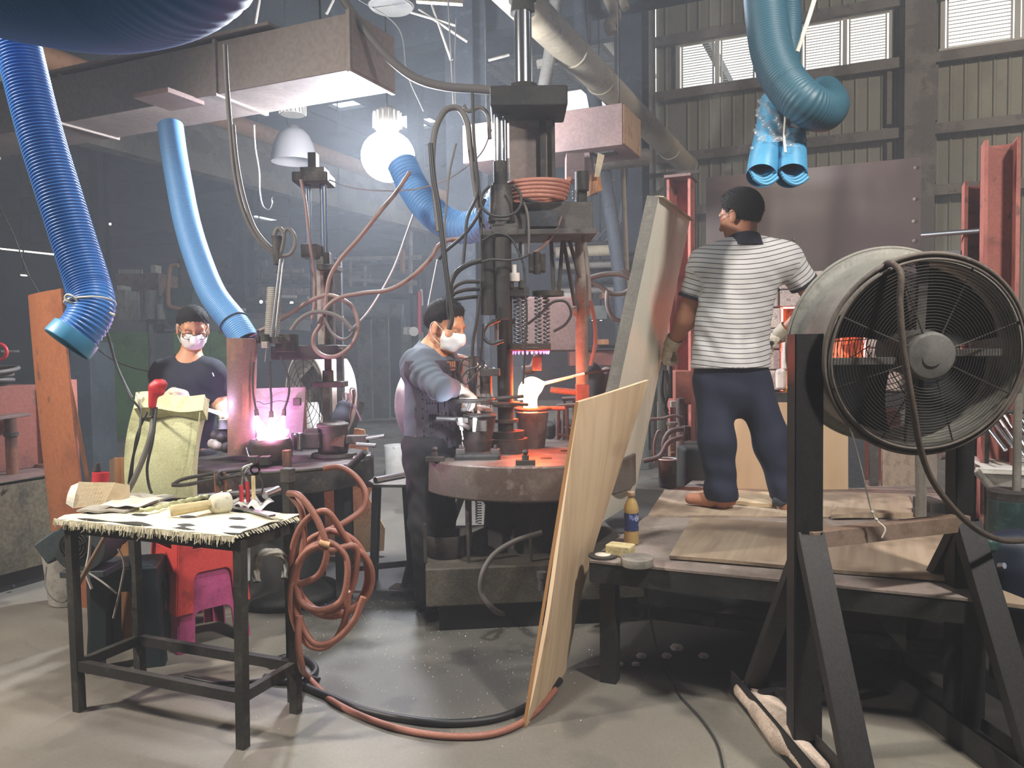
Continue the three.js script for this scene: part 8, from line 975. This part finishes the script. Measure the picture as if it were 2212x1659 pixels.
// ---------------------------------------------------------------- hoses, cables and wires round the presses
{
  const H = (name, label, cat, p, d, r, mat, rad = 8) => solo(name, label, cat, tube(p.map((q) => at(q[0], q[1], q[2] ?? d)), r, p.length * 9, rad), mat);
  const h = (label, p, d, r, mat) => H('rubber_hose', label, 'hose', p, d, r, mat), w = (label, p, d, r, mat = Mt.steelWire) => H('wire', label, 'wire', p, d, r, mat, 6), c = (label, p, d, r, mat = Mt.hoseBlack) => H('cable', label, 'cable', p, d, r, mat, 8);
  Mt.steelWire = std(0xa6a6a8, 0.4, 0.7);
  h('thick grey hose sagging from the box duct end to the top plate of the press', [[735, -10], [765, 32], [800, 80], [845, 130], [900, 170], [960, 187], [1020, 192], [1075, 196]], 4.75, 0.026, Mt.hoseGrey);
  h('dusty grey hose arching up in a tall loop left of the press head', [[948, 500], [940, 420], [934, 340], [944, 270], [966, 236], [990, 234], [1008, 262], [1016, 320], [1026, 400], [1040, 480], [1050, 540]], 4.45, 0.017, Mt.hoseGrey);
  h('dark hose arching beside the tall grey loop', [[1058, 300], [1052, 245], [1036, 232], [1010, 240], [1002, 228]], 4.6, 0.012, Mt.hoseGrey);
  c('black cable falling straight from the tall loop past the reaching worker\'s head', [[930, 310], [936, 380], [948, 450], [958, 540], [968, 620], [976, 690], [970, 712]], 4.25, 0.014);
  c('black cable crossing in front of the press column from the motor', [[1048, 430], [1030, 470], [1000, 510], [960, 545], [948, 560]], 4.4, 0.01);
  c('pale edged cable hanging beside the ribbed hose in the lamp glare', [[985, 310], [970, 380], [965, 440], [960, 490], [962, 525]], 4.4, 0.006, Mt.hoseGrey);
  c('black cable running up the left side of the motor body', [[1026, 350], [1030, 420], [1010, 470], [1004, 530], [1000, 575]], 4.4, 0.009);
  c('straight dark cable hanging by the press motor', [[1020, 200], [1024, 300], [1036, 430], [1040, 520], [1042, 590]], 4.42, 0.009);
  c('looped dark cable round the press motor body', [[1058, 402], [1042, 420], [1040, 444], [1056, 462], [1085, 468], [1112, 460], [1126, 440], [1122, 415], [1106, 400]], 4.36, 0.008);
  c('black cable curving from the lift cylinder over to the valve block', [[1042, 520], [1070, 505], [1100, 512], [1118, 540], [1130, 570], [1134, 620], [1138, 680], [1134, 760], [1130, 830]], 4.35, 0.006);
  c('black cable running level across both lift cylinders', [[1036, 568], [1060, 561], [1100, 562], [1130, 556], [1142, 550]], 4.3, 0.007);
  c('thick black cable bowing out left of the lift cylinders', [[1040, 562], [1010, 572], [985, 590], [972, 620], [968, 660], [972, 690]], 4.3, 0.014);
  ['upper', 'middle', 'lower'].forEach((k, i) => c(k + ' black bent pipe beside the lift cylinders', [[1036, 608 + i * 16], [1000, 610 + i * 17], [980, 622 + i * 13], [974, 640 + i * 8], [984, 656 + i * 4]], 4.38 + 0.05 * i, 0.011, Mt.darker));
  c('dark hanging cable with a brass plug beside the lift cylinder', [[1036, 640], [1030, 690], [1022, 740], [1020, 775]], 4.3, 0.009);
  c('thin black cable dropping from the valve block towards the burner ring', [[1044, 700], [1040, 760], [1034, 790], [1010, 800], [992, 830], [990, 868]], 4.32, 0.005);
  c('thin looped cable over the burner ring', [[1020, 772], [1000, 778], [992, 800], [1004, 830], [1020, 818], [1034, 800], [1046, 785], [1034, 770], [1022, 770]], 4.33, 0.005);
  h('dusty hose leaving the orange coil and dropping down the side post', [[1118, 424], [1160, 440], [1210, 448], [1232, 440], [1250, 462], [1262, 520], [1270, 590], [1274, 650]], 4.6, 0.013, Mt.hoseGrey);
  h('reddish hose running down behind the lower side post', [[1274, 640], [1284, 690], [1286, 740], [1276, 790]], 4.75, 0.012, Mt.hosePink);
  h('pink brown hose slanting from the crosshead to the valve block', [[1218, 452], [1204, 490], [1180, 525], [1152, 548]], 4.58, 0.011, Mt.hosePink);
  c('dark cable drooping from the coil down the press front', [[1118, 420], [1136, 450], [1142, 500], [1141, 548]], 4.5, 0.009, Mt.hoseGrey);
  c('black cable looping from the springs out to the side post', [[1140, 700], [1165, 680], [1196, 652], [1222, 652], [1234, 676], [1222, 700], [1196, 716]], 4.55, 0.008);
  c('thick dark cable loop on the press column above the burner ring', [[1080, 690], [1052, 704], [1044, 726], [1060, 742], [1088, 736]], 4.38, 0.01);
  h('grey hose arching behind the side post towards the cream panel', [[1268, 602], [1310, 592], [1345, 594], [1370, 608], [1384, 628]], 5.6, 0.018, Mt.hoseGrey);
  h('second grey hose sagging below the arching one', [[1268, 606], [1295, 618], [1320, 634], [1350, 632], [1368, 612], [1362, 594], [1345, 582]], 5.7, 0.016, Mt.hoseGrey);
  h('grey hose loop hanging under the sagging hose', [[1312, 628], [1312, 660], [1326, 688], [1352, 692], [1366, 676], [1372, 640]], 5.65, 0.016, Mt.hoseGrey);
  // left machine
  h('long brown hose falling from the lamp and looping round the smaller press', [[885, 372, 4.9], [860, 410, 4.85], [820, 458], [775, 515], [735, 560], [712, 600], [704, 650], [700, 690], [690, 705], [678, 725], [678, 748], [694, 766], [720, 771], [750, 755], [770, 725], [773, 695], [760, 662], [735, 645], [706, 638], [670, 650], [625, 678], [580, 706], [538, 725]], 4.6, 0.0125, Mt.hosePink);
  h('pinkish hose swinging across from the loop to the middle press', [[690, 700], [705, 665], [730, 645], [780, 634], [840, 626], [880, 605], [915, 575], [935, 552], [946, 532], [965, 520], [990, 516]], 4.55, 0.0125, Mt.hosePink);
  h('black hose snaking through the pink loop by the smaller press', [[628, 714], [645, 692], [672, 676], [705, 675], [738, 688], [762, 712]], 4.5, 0.0125, Mt.hoseGrey);
  h('thin dark hose curling inside the pink loop', [[700, 676], [706, 700], [722, 724], [744, 733], [760, 722], [765, 708]], 4.52, 0.008, Mt.hoseGrey);
  h('grey hose hanging in a long bend from the box duct to the burner head', [[486, 96, 4.5], [490, 180, 4.55], [498, 280, 4.6], [508, 380], [528, 460], [556, 515], [592, 550]], 4.62, 0.014, Mt.hoseGrey);
  h('pale grey hose hanging alongside the longer bent one', [[504, 270], [512, 350], [528, 430], [552, 495], [580, 530], [600, 548]], 4.58, 0.011, Mt.hoseGrey);
  h('dark hose going straight down the smaller press column', [[650, 388], [660, 440], [668, 520], [676, 580], [680, 640], [674, 690]], 4.8, 0.01, Mt.hosePink);
  w('thin wire hanging with a hooked end below the box duct', [[549, 270], [552, 320], [560, 372], [562, 420], [570, 448], [582, 453], [588, 440], [587, 430], [590, 426]], 5.0, 0.004);
  w('pale wire sagging from the unlit lamp across to the press', [[655, 366], [700, 384], [760, 405], [830, 412], [900, 408], [960, 390], [1000, 366], [1040, 330], [1062, 280]], 4.9, 0.005);
  w('taut pale wire rope slanting down behind the reaching worker', [[905, 430], [880, 500], [850, 580], [820, 635], [790, 680], [755, 715]], 5.8, 0.008);
  w('pale wire rope hanging behind the worker\'s head', [[945, 560], [935, 610], [925, 660], [918, 700]], 6.0, 0.006);
  w('thin wire hanging from the roof past the lamp', [[760, -10], [860, 60], [880, 160], [915, 240]], 5.6, 0.004); w('thin vertical wire in front of the dark hall column', [[968, 0], [974, 120], [980, 240]], 5.0, 0.005); w('second thin vertical wire by the dark hall column', [[985, 40], [982, 150], [984, 235]], 5.1, 0.004);
  w('long thin wire from the left edge down to the orange panel', [[-10, 430], [30, 510], [60, 590], [88, 640]], 5.2, 0.004, Mt.cable); w('slack black wire hanging over the green machine', [[195, 740], [240, 775], [290, 795], [330, 803], [345, 806]], 5.0, 0.004, Mt.cable);
  // roof rods over the lamp
  [[[800, 0], [985, 55]], [[930, 0], [975, 130]], [[905, 20], [1010, 90]], [[560, 0], [545, 90]], [[720, 0], [705, 30]], [[1055, 130], [1100, 118]]].forEach(([a, b], i) => solo('roof_rod', ['grey rod slanting under the roof above the lamp', 'rod hanging down left of the dark hall column', 'short rod crossing the dark hall column', 'thin rod holding the box duct near its middle', 'thin rod over the end of the box duct', 'small rod joining the tan pipe to the column'][i], 'rod', rod(at(a[0], a[1], 6.4), at(b[0], b[1], 6.4), 0.013, 0.013, 10), Mt.pipeGrey));
  thing('pulley', 'dark round cable pulley under the roof beam', 'pulley', [part('wheel', rod(at(845, 4, 5.6), at(845, 16, 5.6), 0.15, 0.15, 32), Mt.dark), part('rim', ring(0.15, 0.014, 36, 8).rotateX(PI / 2).translate(...at(845, 10, 5.6).toArray()), Mt.castIron), part('yoke', bar(at(900, -8, 5.6), at(1000, -2, 5.6), 0.05, 0.08), Mt.pipeTan)]);
  thing('scrap_sheet', 'pink orange scrap of sheet hooked on the side post of the press', 'sheet scrap', [part('sheet', quadSlab(at(1268, 425, 4.95), at(1302, 412, 4.95), at(1296, 375, 5.0), at(1276, 378, 4.95), 0.006, 6, 6, (u, v) => 0.03 * sin(u * 3)), Mt.orangePipe), part('strip', quadSlab(at(1284, 382, 4.9), at(1295, 382, 4.9), at(1306, 335, 4.9), at(1292, 330, 4.9), 0.006), Mt.pipeTan)]);
  solo('duct_bracket', 'dark steel bracket arm under the short box duct', 'bracket', [bar(at(1222, 365, 6.2), at(1260, 365, 6.2), 0.2, 0.2), bar(at(1262, 330, 6.3), at(1276, 420, 6.3), 0.12, 0.1)], Mt.ductRust);
}
// ---------------------------------------------------------------- the hall beyond: machines, racks, pallets
{
  const fb = (x0, x1, y0, d, dep, mat, name = 'panel', y1 = null, bev = 0.01) => { const a = at(x0, y0, d), b = at(x1, y0, d), top = (a.y + b.y) / 2, bot = y1 === null ? 0 : at((x0 + x1) / 2, y1, d).y, c = a.clone().lerp(b, 0.5), w = a.distanceTo(b); return part(name, box(w, top - bot, dep, bev).rotateY(YAW).translate(c.x + FWD.x * dep / 2, (top + bot) / 2, c.z + FWD.z * dep / 2), mat); };
  const fv = (px, y0, y1, d, rpx, mat, name) => part(name, vc(px, y0, y1, d, rpx), mat);
  const ln = (x0, y0, x1, y1, d, r, mat, name, d2 = d) => part(name, rod(at(x0, y0, d), at(x1, y1, d2), r, r, 10), mat);
  const g = 14;
  thing('annealing_machine', 'long green and grey machine across the back of the hall behind the masked worker', 'machine', [fb(195, 300, 718, g, 1.2, Mt.green, 'green_panel'), fb(232, 318, 716, g - 0.06, 0.1, Mt.green, 'green_panel'), fb(328, 372, 720, g - 0.02, 0.6, Mt.greyGreen, 'grey_panel'), fb(320, 330, 700, g - 0.1, 0.12, Mt.greyMachine, 'frame_post'), fb(374, 470, 716, g, 1.2, Mt.green, 'green_panel'), fb(452, 505, 722, g - 0.05, 0.8, Mt.green, 'green_panel'), fb(206, 214, 716, g - 0.12, 0.1, Mt.greyMachine, 'frame_post'), fb(150, 640, 690, g + 0.05, 1.0, Mt.greyMachine, 'top_beam', 716), fb(318, 350, 690, g - 0.1, 0.1, Mt.black2, 'vent', 716), fb(340, 480, 692, g + 0.3, 0.6, Mt.greyGreen, 'top_cover', 704), fb(400, 406, 726, g - 0.1, 0.02, Mt.paper, 'label_plate', 740)]);
  thing('drive_motor', 'dark round motor with pipes standing on top of the green machine', 'motor', [part('housing', rod(at(372, 665, g), at(432, 660, g), 0.34, 0.34, 30), Mt.pumpGreen), part('end_ring', rod(at(366, 665, g), at(372, 665, g), 0.36, 0.36, 30), Mt.greyMachine), fb(340, 372, 690, g - 0.1, 0.3, Mt.greyMachine, 'bracket', 700), fv(396, 560, 640, g, 9, Mt.dark, 'stack_pipe')]);
  thing('yellow_pipe', 'orange yellow bent pipe in front of the dark motor on the green machine', 'pipe', [part('pipe_run', tube(pts([[386, 573, g - 0.5], [370, 574, g - 0.5], [366, 586, g - 0.5], [363, 640, g - 0.5], [366, 660, g - 0.5], [380, 665, g - 0.5], [432, 667, g - 0.5]]), 0.035, 60, 10), Mt.orangePipe)]);
  thing('steel_drum', 'grey drum standing at the left on top of the green machine', 'drum', [fv(326, 628, 690, g - 0.2, 14, Mt.greyMachine, 'drum_wall'), fv(348, 658, 690, g - 0.3, 9, Mt.pipeGrey, 'small_can')]);
  thing('bottle_crate', 'brown crate topped with pale glass ware behind the blue hose', 'crate', [fb(248, 342, 590, 17, 1.0, Mt.cartonBrown, 'crate_wall', 640), ...Array.from({ length: 9 }, (_, i) => fv(258 + i * 6, 582, 591, 16.8, 2.2, Mt.whiteGoods, 'glass_ware')), fb(325, 336, 572, 17.4, 0.3, Mt.paper, 'paper_sheet', 590)]);
  thing('steel_cabinet', 'dark blue grey cabinet standing behind the orange panel', 'cabinet', [fb(148, 194, 738, 8.2, 0.5, Mt.greyDark = paint(0x3c474c, 0x323c41, 0x4a5559, { s: 131, m: 1 }), 'cabinet_wall')]);
  thing('white_box', 'pale grey box on the machine bed just right of the blue hose end', 'box', [fb(246, 270, 626, 15, 0.6, Mt.paperGrey, 'box_wall', 700), fb(252, 262, 616, 15, 0.4, Mt.whiteGoods, 'lid', 628)]);
  // stacked pallets
  const P = (label, x, y, tilt) => { const o = onY(x, y), T = (a, b, c) => cam3(o, a, b + a * tilt, c); thing('wooden_pallet', label, 'pallet', [...Array.from({ length: 7 }, (_, i) => part('plank', bar(T(-0.1, 0.1 + i * 0.13, 0.05 + i * 0.12), T(1.15, 0.1 + i * 0.13, 0.05 + i * 0.12), 0.09, 0.02), Mt.woodOld)), ...[0, 0.5, 1.05].map((k) => part('bearer', bar(T(k, 0.02, 0), T(k, 0.95, 0.85), 0.08, 0.08), Mt.woodOld))]); };
  P('old wooden pallet leaning slanted in front of the green machine', 165, 905, 0); P('second pallet lying beyond the leaning one', 215, 898, 0.05);
  thing('timber_block', 'short pale timber block lying on the pallets', 'timber', [part('block', bar(at(165, 872, 12.5), at(214, 864, 12.5), 0.16, 0.14), Mt.woodWarm), part('wrapper', bar(at(164, 852, 12.6), at(205, 848, 12.6), 0.2, 0.08), Mt.paper)]);
  solo('scrap_heap', 'dark heap of scrap on the floor beside the pallets', 'scrap', nets(blend([cap(onY(262, 910).add(V(0, 0.1, 0)), onY(300, 905).add(V(0, 0.12, 0)), 0.28, 0.22), cap(onY(275, 915), onY(290, 912), 0.3, 0.2)], 0.2), onY(265, 910).add(V(-1.5, 0, -1.5)), onY(265, 910).add(V(1.5, 0.8, 1.5)), 0.06), Mt.dirt);
  // pipe racks and bars between
  const rack = (label, rows) => thing('pipe_rack', label, 'pipe rack', rows);
  rack('rack of grey pipes and pale panels between the two presses', [fb(478, 560, 566, 19, 0.1, Mt.paperGrey, 'pale_panel', 580), fb(530, 575, 560, 18.5, 0.1, Mt.pipeGrey, 'pale_panel', 575), ln(470, 592, 800, 598, 18, 0.07, Mt.pipeGrey, 'pipe'), ln(440, 606, 830, 612, 17, 0.06, Mt.beam, 'pipe'), ln(480, 628, 720, 632, 17.5, 0.09, Mt.paperGrey, 'pipe'), ln(470, 648, 770, 652, 16, 0.08, Mt.greyMachine, 'pipe'), ln(500, 664, 790, 668, 15.5, 0.1, Mt.beam, 'pipe'), ln(536, 545, 536, 640, 17, 0.08, Mt.dark, 'post'), ln(552, 545, 552, 650, 17.2, 0.05, Mt.dark, 'post'), ln(512, 540, 610, 534, 17, 0.04, Mt.pipeGrey, 'rail'), fb(590, 655, 580, 18, 0.1, Mt.paperGrey, 'pale_panel', 612), fb(628, 640, 602, 17.5, 0.1, Mt.paper, 'sheet', 616), fb(455, 600, 676, 15.4, 0.5, Mt.greyGreen, 'bed', 690)]);
  rack('scaffold of thin pipes behind the long brown hose', [ln(740, 560, 910, 556, 16, 0.05, Mt.pipeGrey, 'pipe'), ln(700, 582, 940, 574, 16.5, 0.05, Mt.beam, 'pipe'), ln(760, 604, 900, 612, 16, 0.05, Mt.pipeGrey, 'pipe'), ln(730, 560, 860, 545, 16.3, 0.14, Mt.beam, 'pipe'), ln(860, 548, 935, 548, 16.3, 0.16, Mt.beam, 'pipe'), ln(757, 560, 757, 620, 16, 0.04, Mt.pipeGrey, 'post'), ln(788, 575, 788, 620, 16, 0.04, Mt.pipeGrey, 'post'), ln(886, 500, 886, 640, 16, 0.05, Mt.pipeGrey, 'post'), ln(870, 540, 870, 590, 16, 0.06, Mt.orangePipe, 'post'), ln(820, 640, 905, 640, 14, 0.05, Mt.beam, 'pipe'), ln(700, 665, 870, 672, 14.5, 0.14, Mt.greyMachine, 'pipe'), fb(816, 845, 552, 16.2, 0.2, Mt.cartonBrown, 'carton', 562), fb(800, 812, 556, 16.2, 0.2, Mt.whiteGoods, 'jar', 566)]);
  thing('machine_row', 'row of grey machine cabinets at the back between the two workers', 'cabinet', [fb(770, 800, 690, 17, 0.8, Mt.greyMachine, 'cabinet'), fb(802, 838, 676, 17.2, 0.9, Mt.greyGreen, 'cabinet'), fb(840, 866, 682, 17.4, 0.8, Mt.greyDark, 'cabinet'), fb(812, 830, 690, 17.1, 0.05, Mt.pipeGrey, 'door', 725), fb(868, 905, 716, 16, 0.8, Mt.greyGreen, 'cabinet'), fb(690, 770, 690, 17.5, 1, Mt.greyGreen, 'cabinet'), ...[808, 846].map((x) => fb(x, x + 4, 700, 16.9, 0.04, Mt.beam, 'handle', 712)), fb(690, 800, 672, 17, 0.2, Mt.greyDark, 'gantry', 690)]);
  thing('control_console', 'small grey control console with a sloping top and a red light', 'console', [fb(801, 846, 762, 24, 0.9, Mt.greyMachine, 'console_body'), part('sloping_top', quadSlab(at(800, 764, 23.9), at(846, 768, 23.9), at(842, 752, 25), at(806, 750, 25), 0.05), Mt.greyGreen), part('indicator_light', sp(at(811, 757, 23.6), 0.045, 10), Mt.redLamp = flameMat(0xff2050, 3)), fv(823, 745, 758, 24.3, 3, Mt.pipeGrey, 'joystick'), fb(816, 818.5, 772, 23.95, 0.05, Mt.black2, 'dial', 776), fb(816, 818.5, 792, 23.95, 0.05, Mt.black2, 'dial', 796)]);
  thing('red_pipe', 'red upright pipe behind the shoulder of the grey sleeved worker', 'pipe', [ln(906, 630, 906, 722, 12, 0.03, Mt.redHandle, 'pipe_run'), ln(910, 625, 912, 660, 12.2, 0.02, Mt.whiteGoods, 'clip')]);
  thing('pressure_gauge', 'pale pressure gauge on a pipe behind the grey sleeved worker', 'gauge', [part('dial', rod(at(894, 716, 12), at(894, 716, 11.9), 0.07, 0.07, 24), Mt.whiteGoods), part('valve_body', vb(872, 892, 706, 724, 12.1, 0.2, 0.02), Mt.paperGrey), ln(896, 640, 896, 700, 12.3, 0.05, Mt.greyDark, 'pipe'), part('pipe', rod(at(896, 700, 12.3), at(896, 700, 12.3).setY(0), 0.05), Mt.greyDark)]);
  // lamps far off
  const farLamp = (label, x0, y0, x1, y1, d, r = 0.04) => thing('tube_lamp', label, 'lamp', [part('glowing_tube', rod(at(x0, y0, d), at(x1, y1, d), r, r, 8), Mt.tubeGlow), part('housing', rod(at(x0 - 3, y0 - 3, d), at(x1 + 3, y1 - 3, d), r * 1.4, r * 1.4, 8), Mt.pipeGrey), part('hanger', rod(at((x0 + x1) / 2, y0 - 3, d), at((x0 + x1) / 2, y0 - 3, d).setY(ROOF), 0.015), Mt.dark)]);
  farLamp('small tube lamp hanging far off by the left edge', 46, 592, 58, 593, 18); farLamp('long tube lamp far under the roof on the left', 2, 536, 130, 550, 30, 0.05); farLamp('bright speck of a tube lamp behind the pale hose', 158, 552, 200, 556, 28, 0.03);
  const spot = (label, x, y, d, r) => thing('work_lamp', label, 'lamp', [part('glowing_bulb', sp(at(x, y, d), r, 12), Mt.bulbGlow ??= flameMat(0xfff4e4, 8)), part('housing', rod(at(x, y - 2, d + 0.05), at(x, y - 8, d + 0.2), r * 0.8), Mt.dark), part('hanger', rod(at(x, y - 6, d + 0.15), at(x, y - 6, d + 0.15).setY(ROOF), 0.01), Mt.dark)]);
  spot('small bright lamp seen inside the pink hose loop', 738, 681, 15, 0.045); spot('faint lamp high by the hall column on the left', 238, 484, 20, 0.03); spot('small lamp among the pipes behind the burner head', 564, 652, 15, 0.03); spot('small lamp glinting beside the masked worker\'s hose', 630, 655, 15.5, 0.035); spot('small white lamp low behind the side post', 1280, 688, 11, 0.03); spot('second small white lamp low behind the side post', 1298, 688, 11, 0.03);
  // daylit glints on the racks, put in as pale strips
  [[600, 640, 640], [665, 643, 700], [575, 652, 585], [500, 668, 530]].forEach(([x, y, x2], i) => solo('pale_sheet', ['pale strip added as a daylit glint on the rack behind the burner head', 'pale strip added as a daylit glint right of the chrome columns', 'small pale strip added as a daylit glint left of the burner head', 'pale strip on the rack above the masked worker\'s hose'][i], 'sheet', bar(at(x, y, 15.2), at(x2, y + 1, 15.2), 0.09, 0.05), Mt.whiteGoods));
  // behind the press and the cream panel
  thing('pipe_rack', 'rack of thick pipes seen between the side post and the cream panel', 'pipe rack', [ln(1200, 546, 1335, 540, 9.8, 0.07, Mt.pipeTan, 'pipe'), ln(1200, 574, 1335, 568, 10.2, 0.06, Mt.pipeGrey, 'pipe'), ln(1190, 600, 1340, 594, 10.6, 0.12, Mt.greyDark, 'pipe'), ln(1190, 530, 1335, 524, 10, 0.025, Mt.dark, 'pipe'), ln(1290, 540, 1318, 508, 10.4, 0.02, Mt.steel, 'strut'), ln(1286, 520, 1312, 490, 10.4, 0.02, Mt.steel, 'strut'), ln(1200, 630, 1330, 626, 10.4, 0.04, Mt.pipeGrey, 'pipe'), fb(1215, 1250, 632, 9.8, 0.3, Mt.paperGrey, 'crate', 660), fb(1190, 1215, 500, 11, 0.3, Mt.orangeBox, 'orange_box', 545), fb(1220, 1236, 505, 11, 0.3, Mt.orangeBox, 'orange_box', 540), fb(1275, 1312, 660, 10, 0.3, Mt.greyMachine, 'trough', 690), fb(1300, 1318, 632, 10.1, 0.3, Mt.orangePipe, 'small_box', 645), fb(1290, 1316, 733, 8.5, 0.25, Mt.woodWarm, 'wood_box', 745), fb(1236, 1330, 746, 8.6, 0.3, Mt.dark, 'bench_rail', 752), fb(1230, 1400, 756, 8.7, 0.3, Mt.orangeBox, 'bench_front', 790), fb(1340, 1400, 640, 9.4, 0.5, Mt.greyGreen, 'machine_box'), fv(1336, 600, 700, 9.2, 5, Mt.pipeGrey, 'post'), ln(1345, 360, 1356, 640, 9.0, 0.028, Mt.pipeTan, 'conduit'), ln(1352, 365, 1340, 480, 9.3, 0.03, Mt.beam, 'conduit'), ln(1338, 470, 1332, 620, 9.3, 0.03, Mt.beam, 'conduit')]);
  thing('gas_cylinder', 'dusty gas cylinder with a capped neck behind the gathering rod', 'gas cylinder', [fv(1310, 806, 905, 6.2, 14, Mt.ductRust, 'cylinder_wall'), part('shoulder', sp(at(1310, 806, 6.2), 0.05, 16), Mt.ductRust), part('cover', nets(blend([cap(at(1276, 800, 6.1), at(1290, 812, 6.1), 0.07, 0.06), cap(at(1286, 830, 6.1), at(1284, 880, 6.1), 0.06, 0.05)], 0.04), at(1283, 840, 6.1).subScalar(0.4), at(1283, 840, 6.1).addScalar(0.4), 0.02), Mt.black)]);
  const st = (label, x0, x1, yt, yb, d) => thing('tripod_stand', label, 'stand', [...[[x0, -8], [(x0 + x1) / 2, 6], [x1, 14]].map(([x, o]) => part('leg', rod(at(x, yt, d), at(x + o, yb, d).setY(0), 0.014, 0.014, 10), Mt.ductRust)), ln(x0 - 4, yt, x1 + 4, yt - 3, d, 0.016, Mt.ductRust, 'top_bar'), ln(x0, (yt + yb) / 2, x1, (yt + yb) / 2 + 6, d, 0.012, Mt.ductRust, 'brace')]);
  st('rusty pipe stand behind the leaning plywood', 1206, 1242, 878, 1000, 5.6); st('second rusty pipe stand farther behind the leaning plywood', 1218, 1262, 862, 985, 6.2);
  thing('pump_cluster', 'heap of dark pipe fittings on the floor behind the turntable', 'fittings', [fb(1178, 1200, 915, 6.2, 0.3, Mt.darker, 'fitting', 950, 0.03), fb(1200, 1216, 905, 6.3, 0.3, Mt.castIron, 'fitting', 950, 0.03), fb(1220, 1246, 912, 6.3, 0.3, Mt.darker, 'fitting', 955, 0.03)]);
  // brown sheet and hood behind the press
  thing('hood', 'brown sheet hood behind the springs of the press', 'hood', [fb(1130, 1252, 640, 6.6, 0.5, Mt.ductRust, 'hood_sheet', 760, 0.02), part('nozzle', tube(pts([[1128, 800, 5.3], [1150, 796, 5.3], [1160, 775, 5.3], [1166, 745, 5.3]]), 0.03, 30, 12), Mt.ductRust)]);
}
renderer.render(scene, camera);
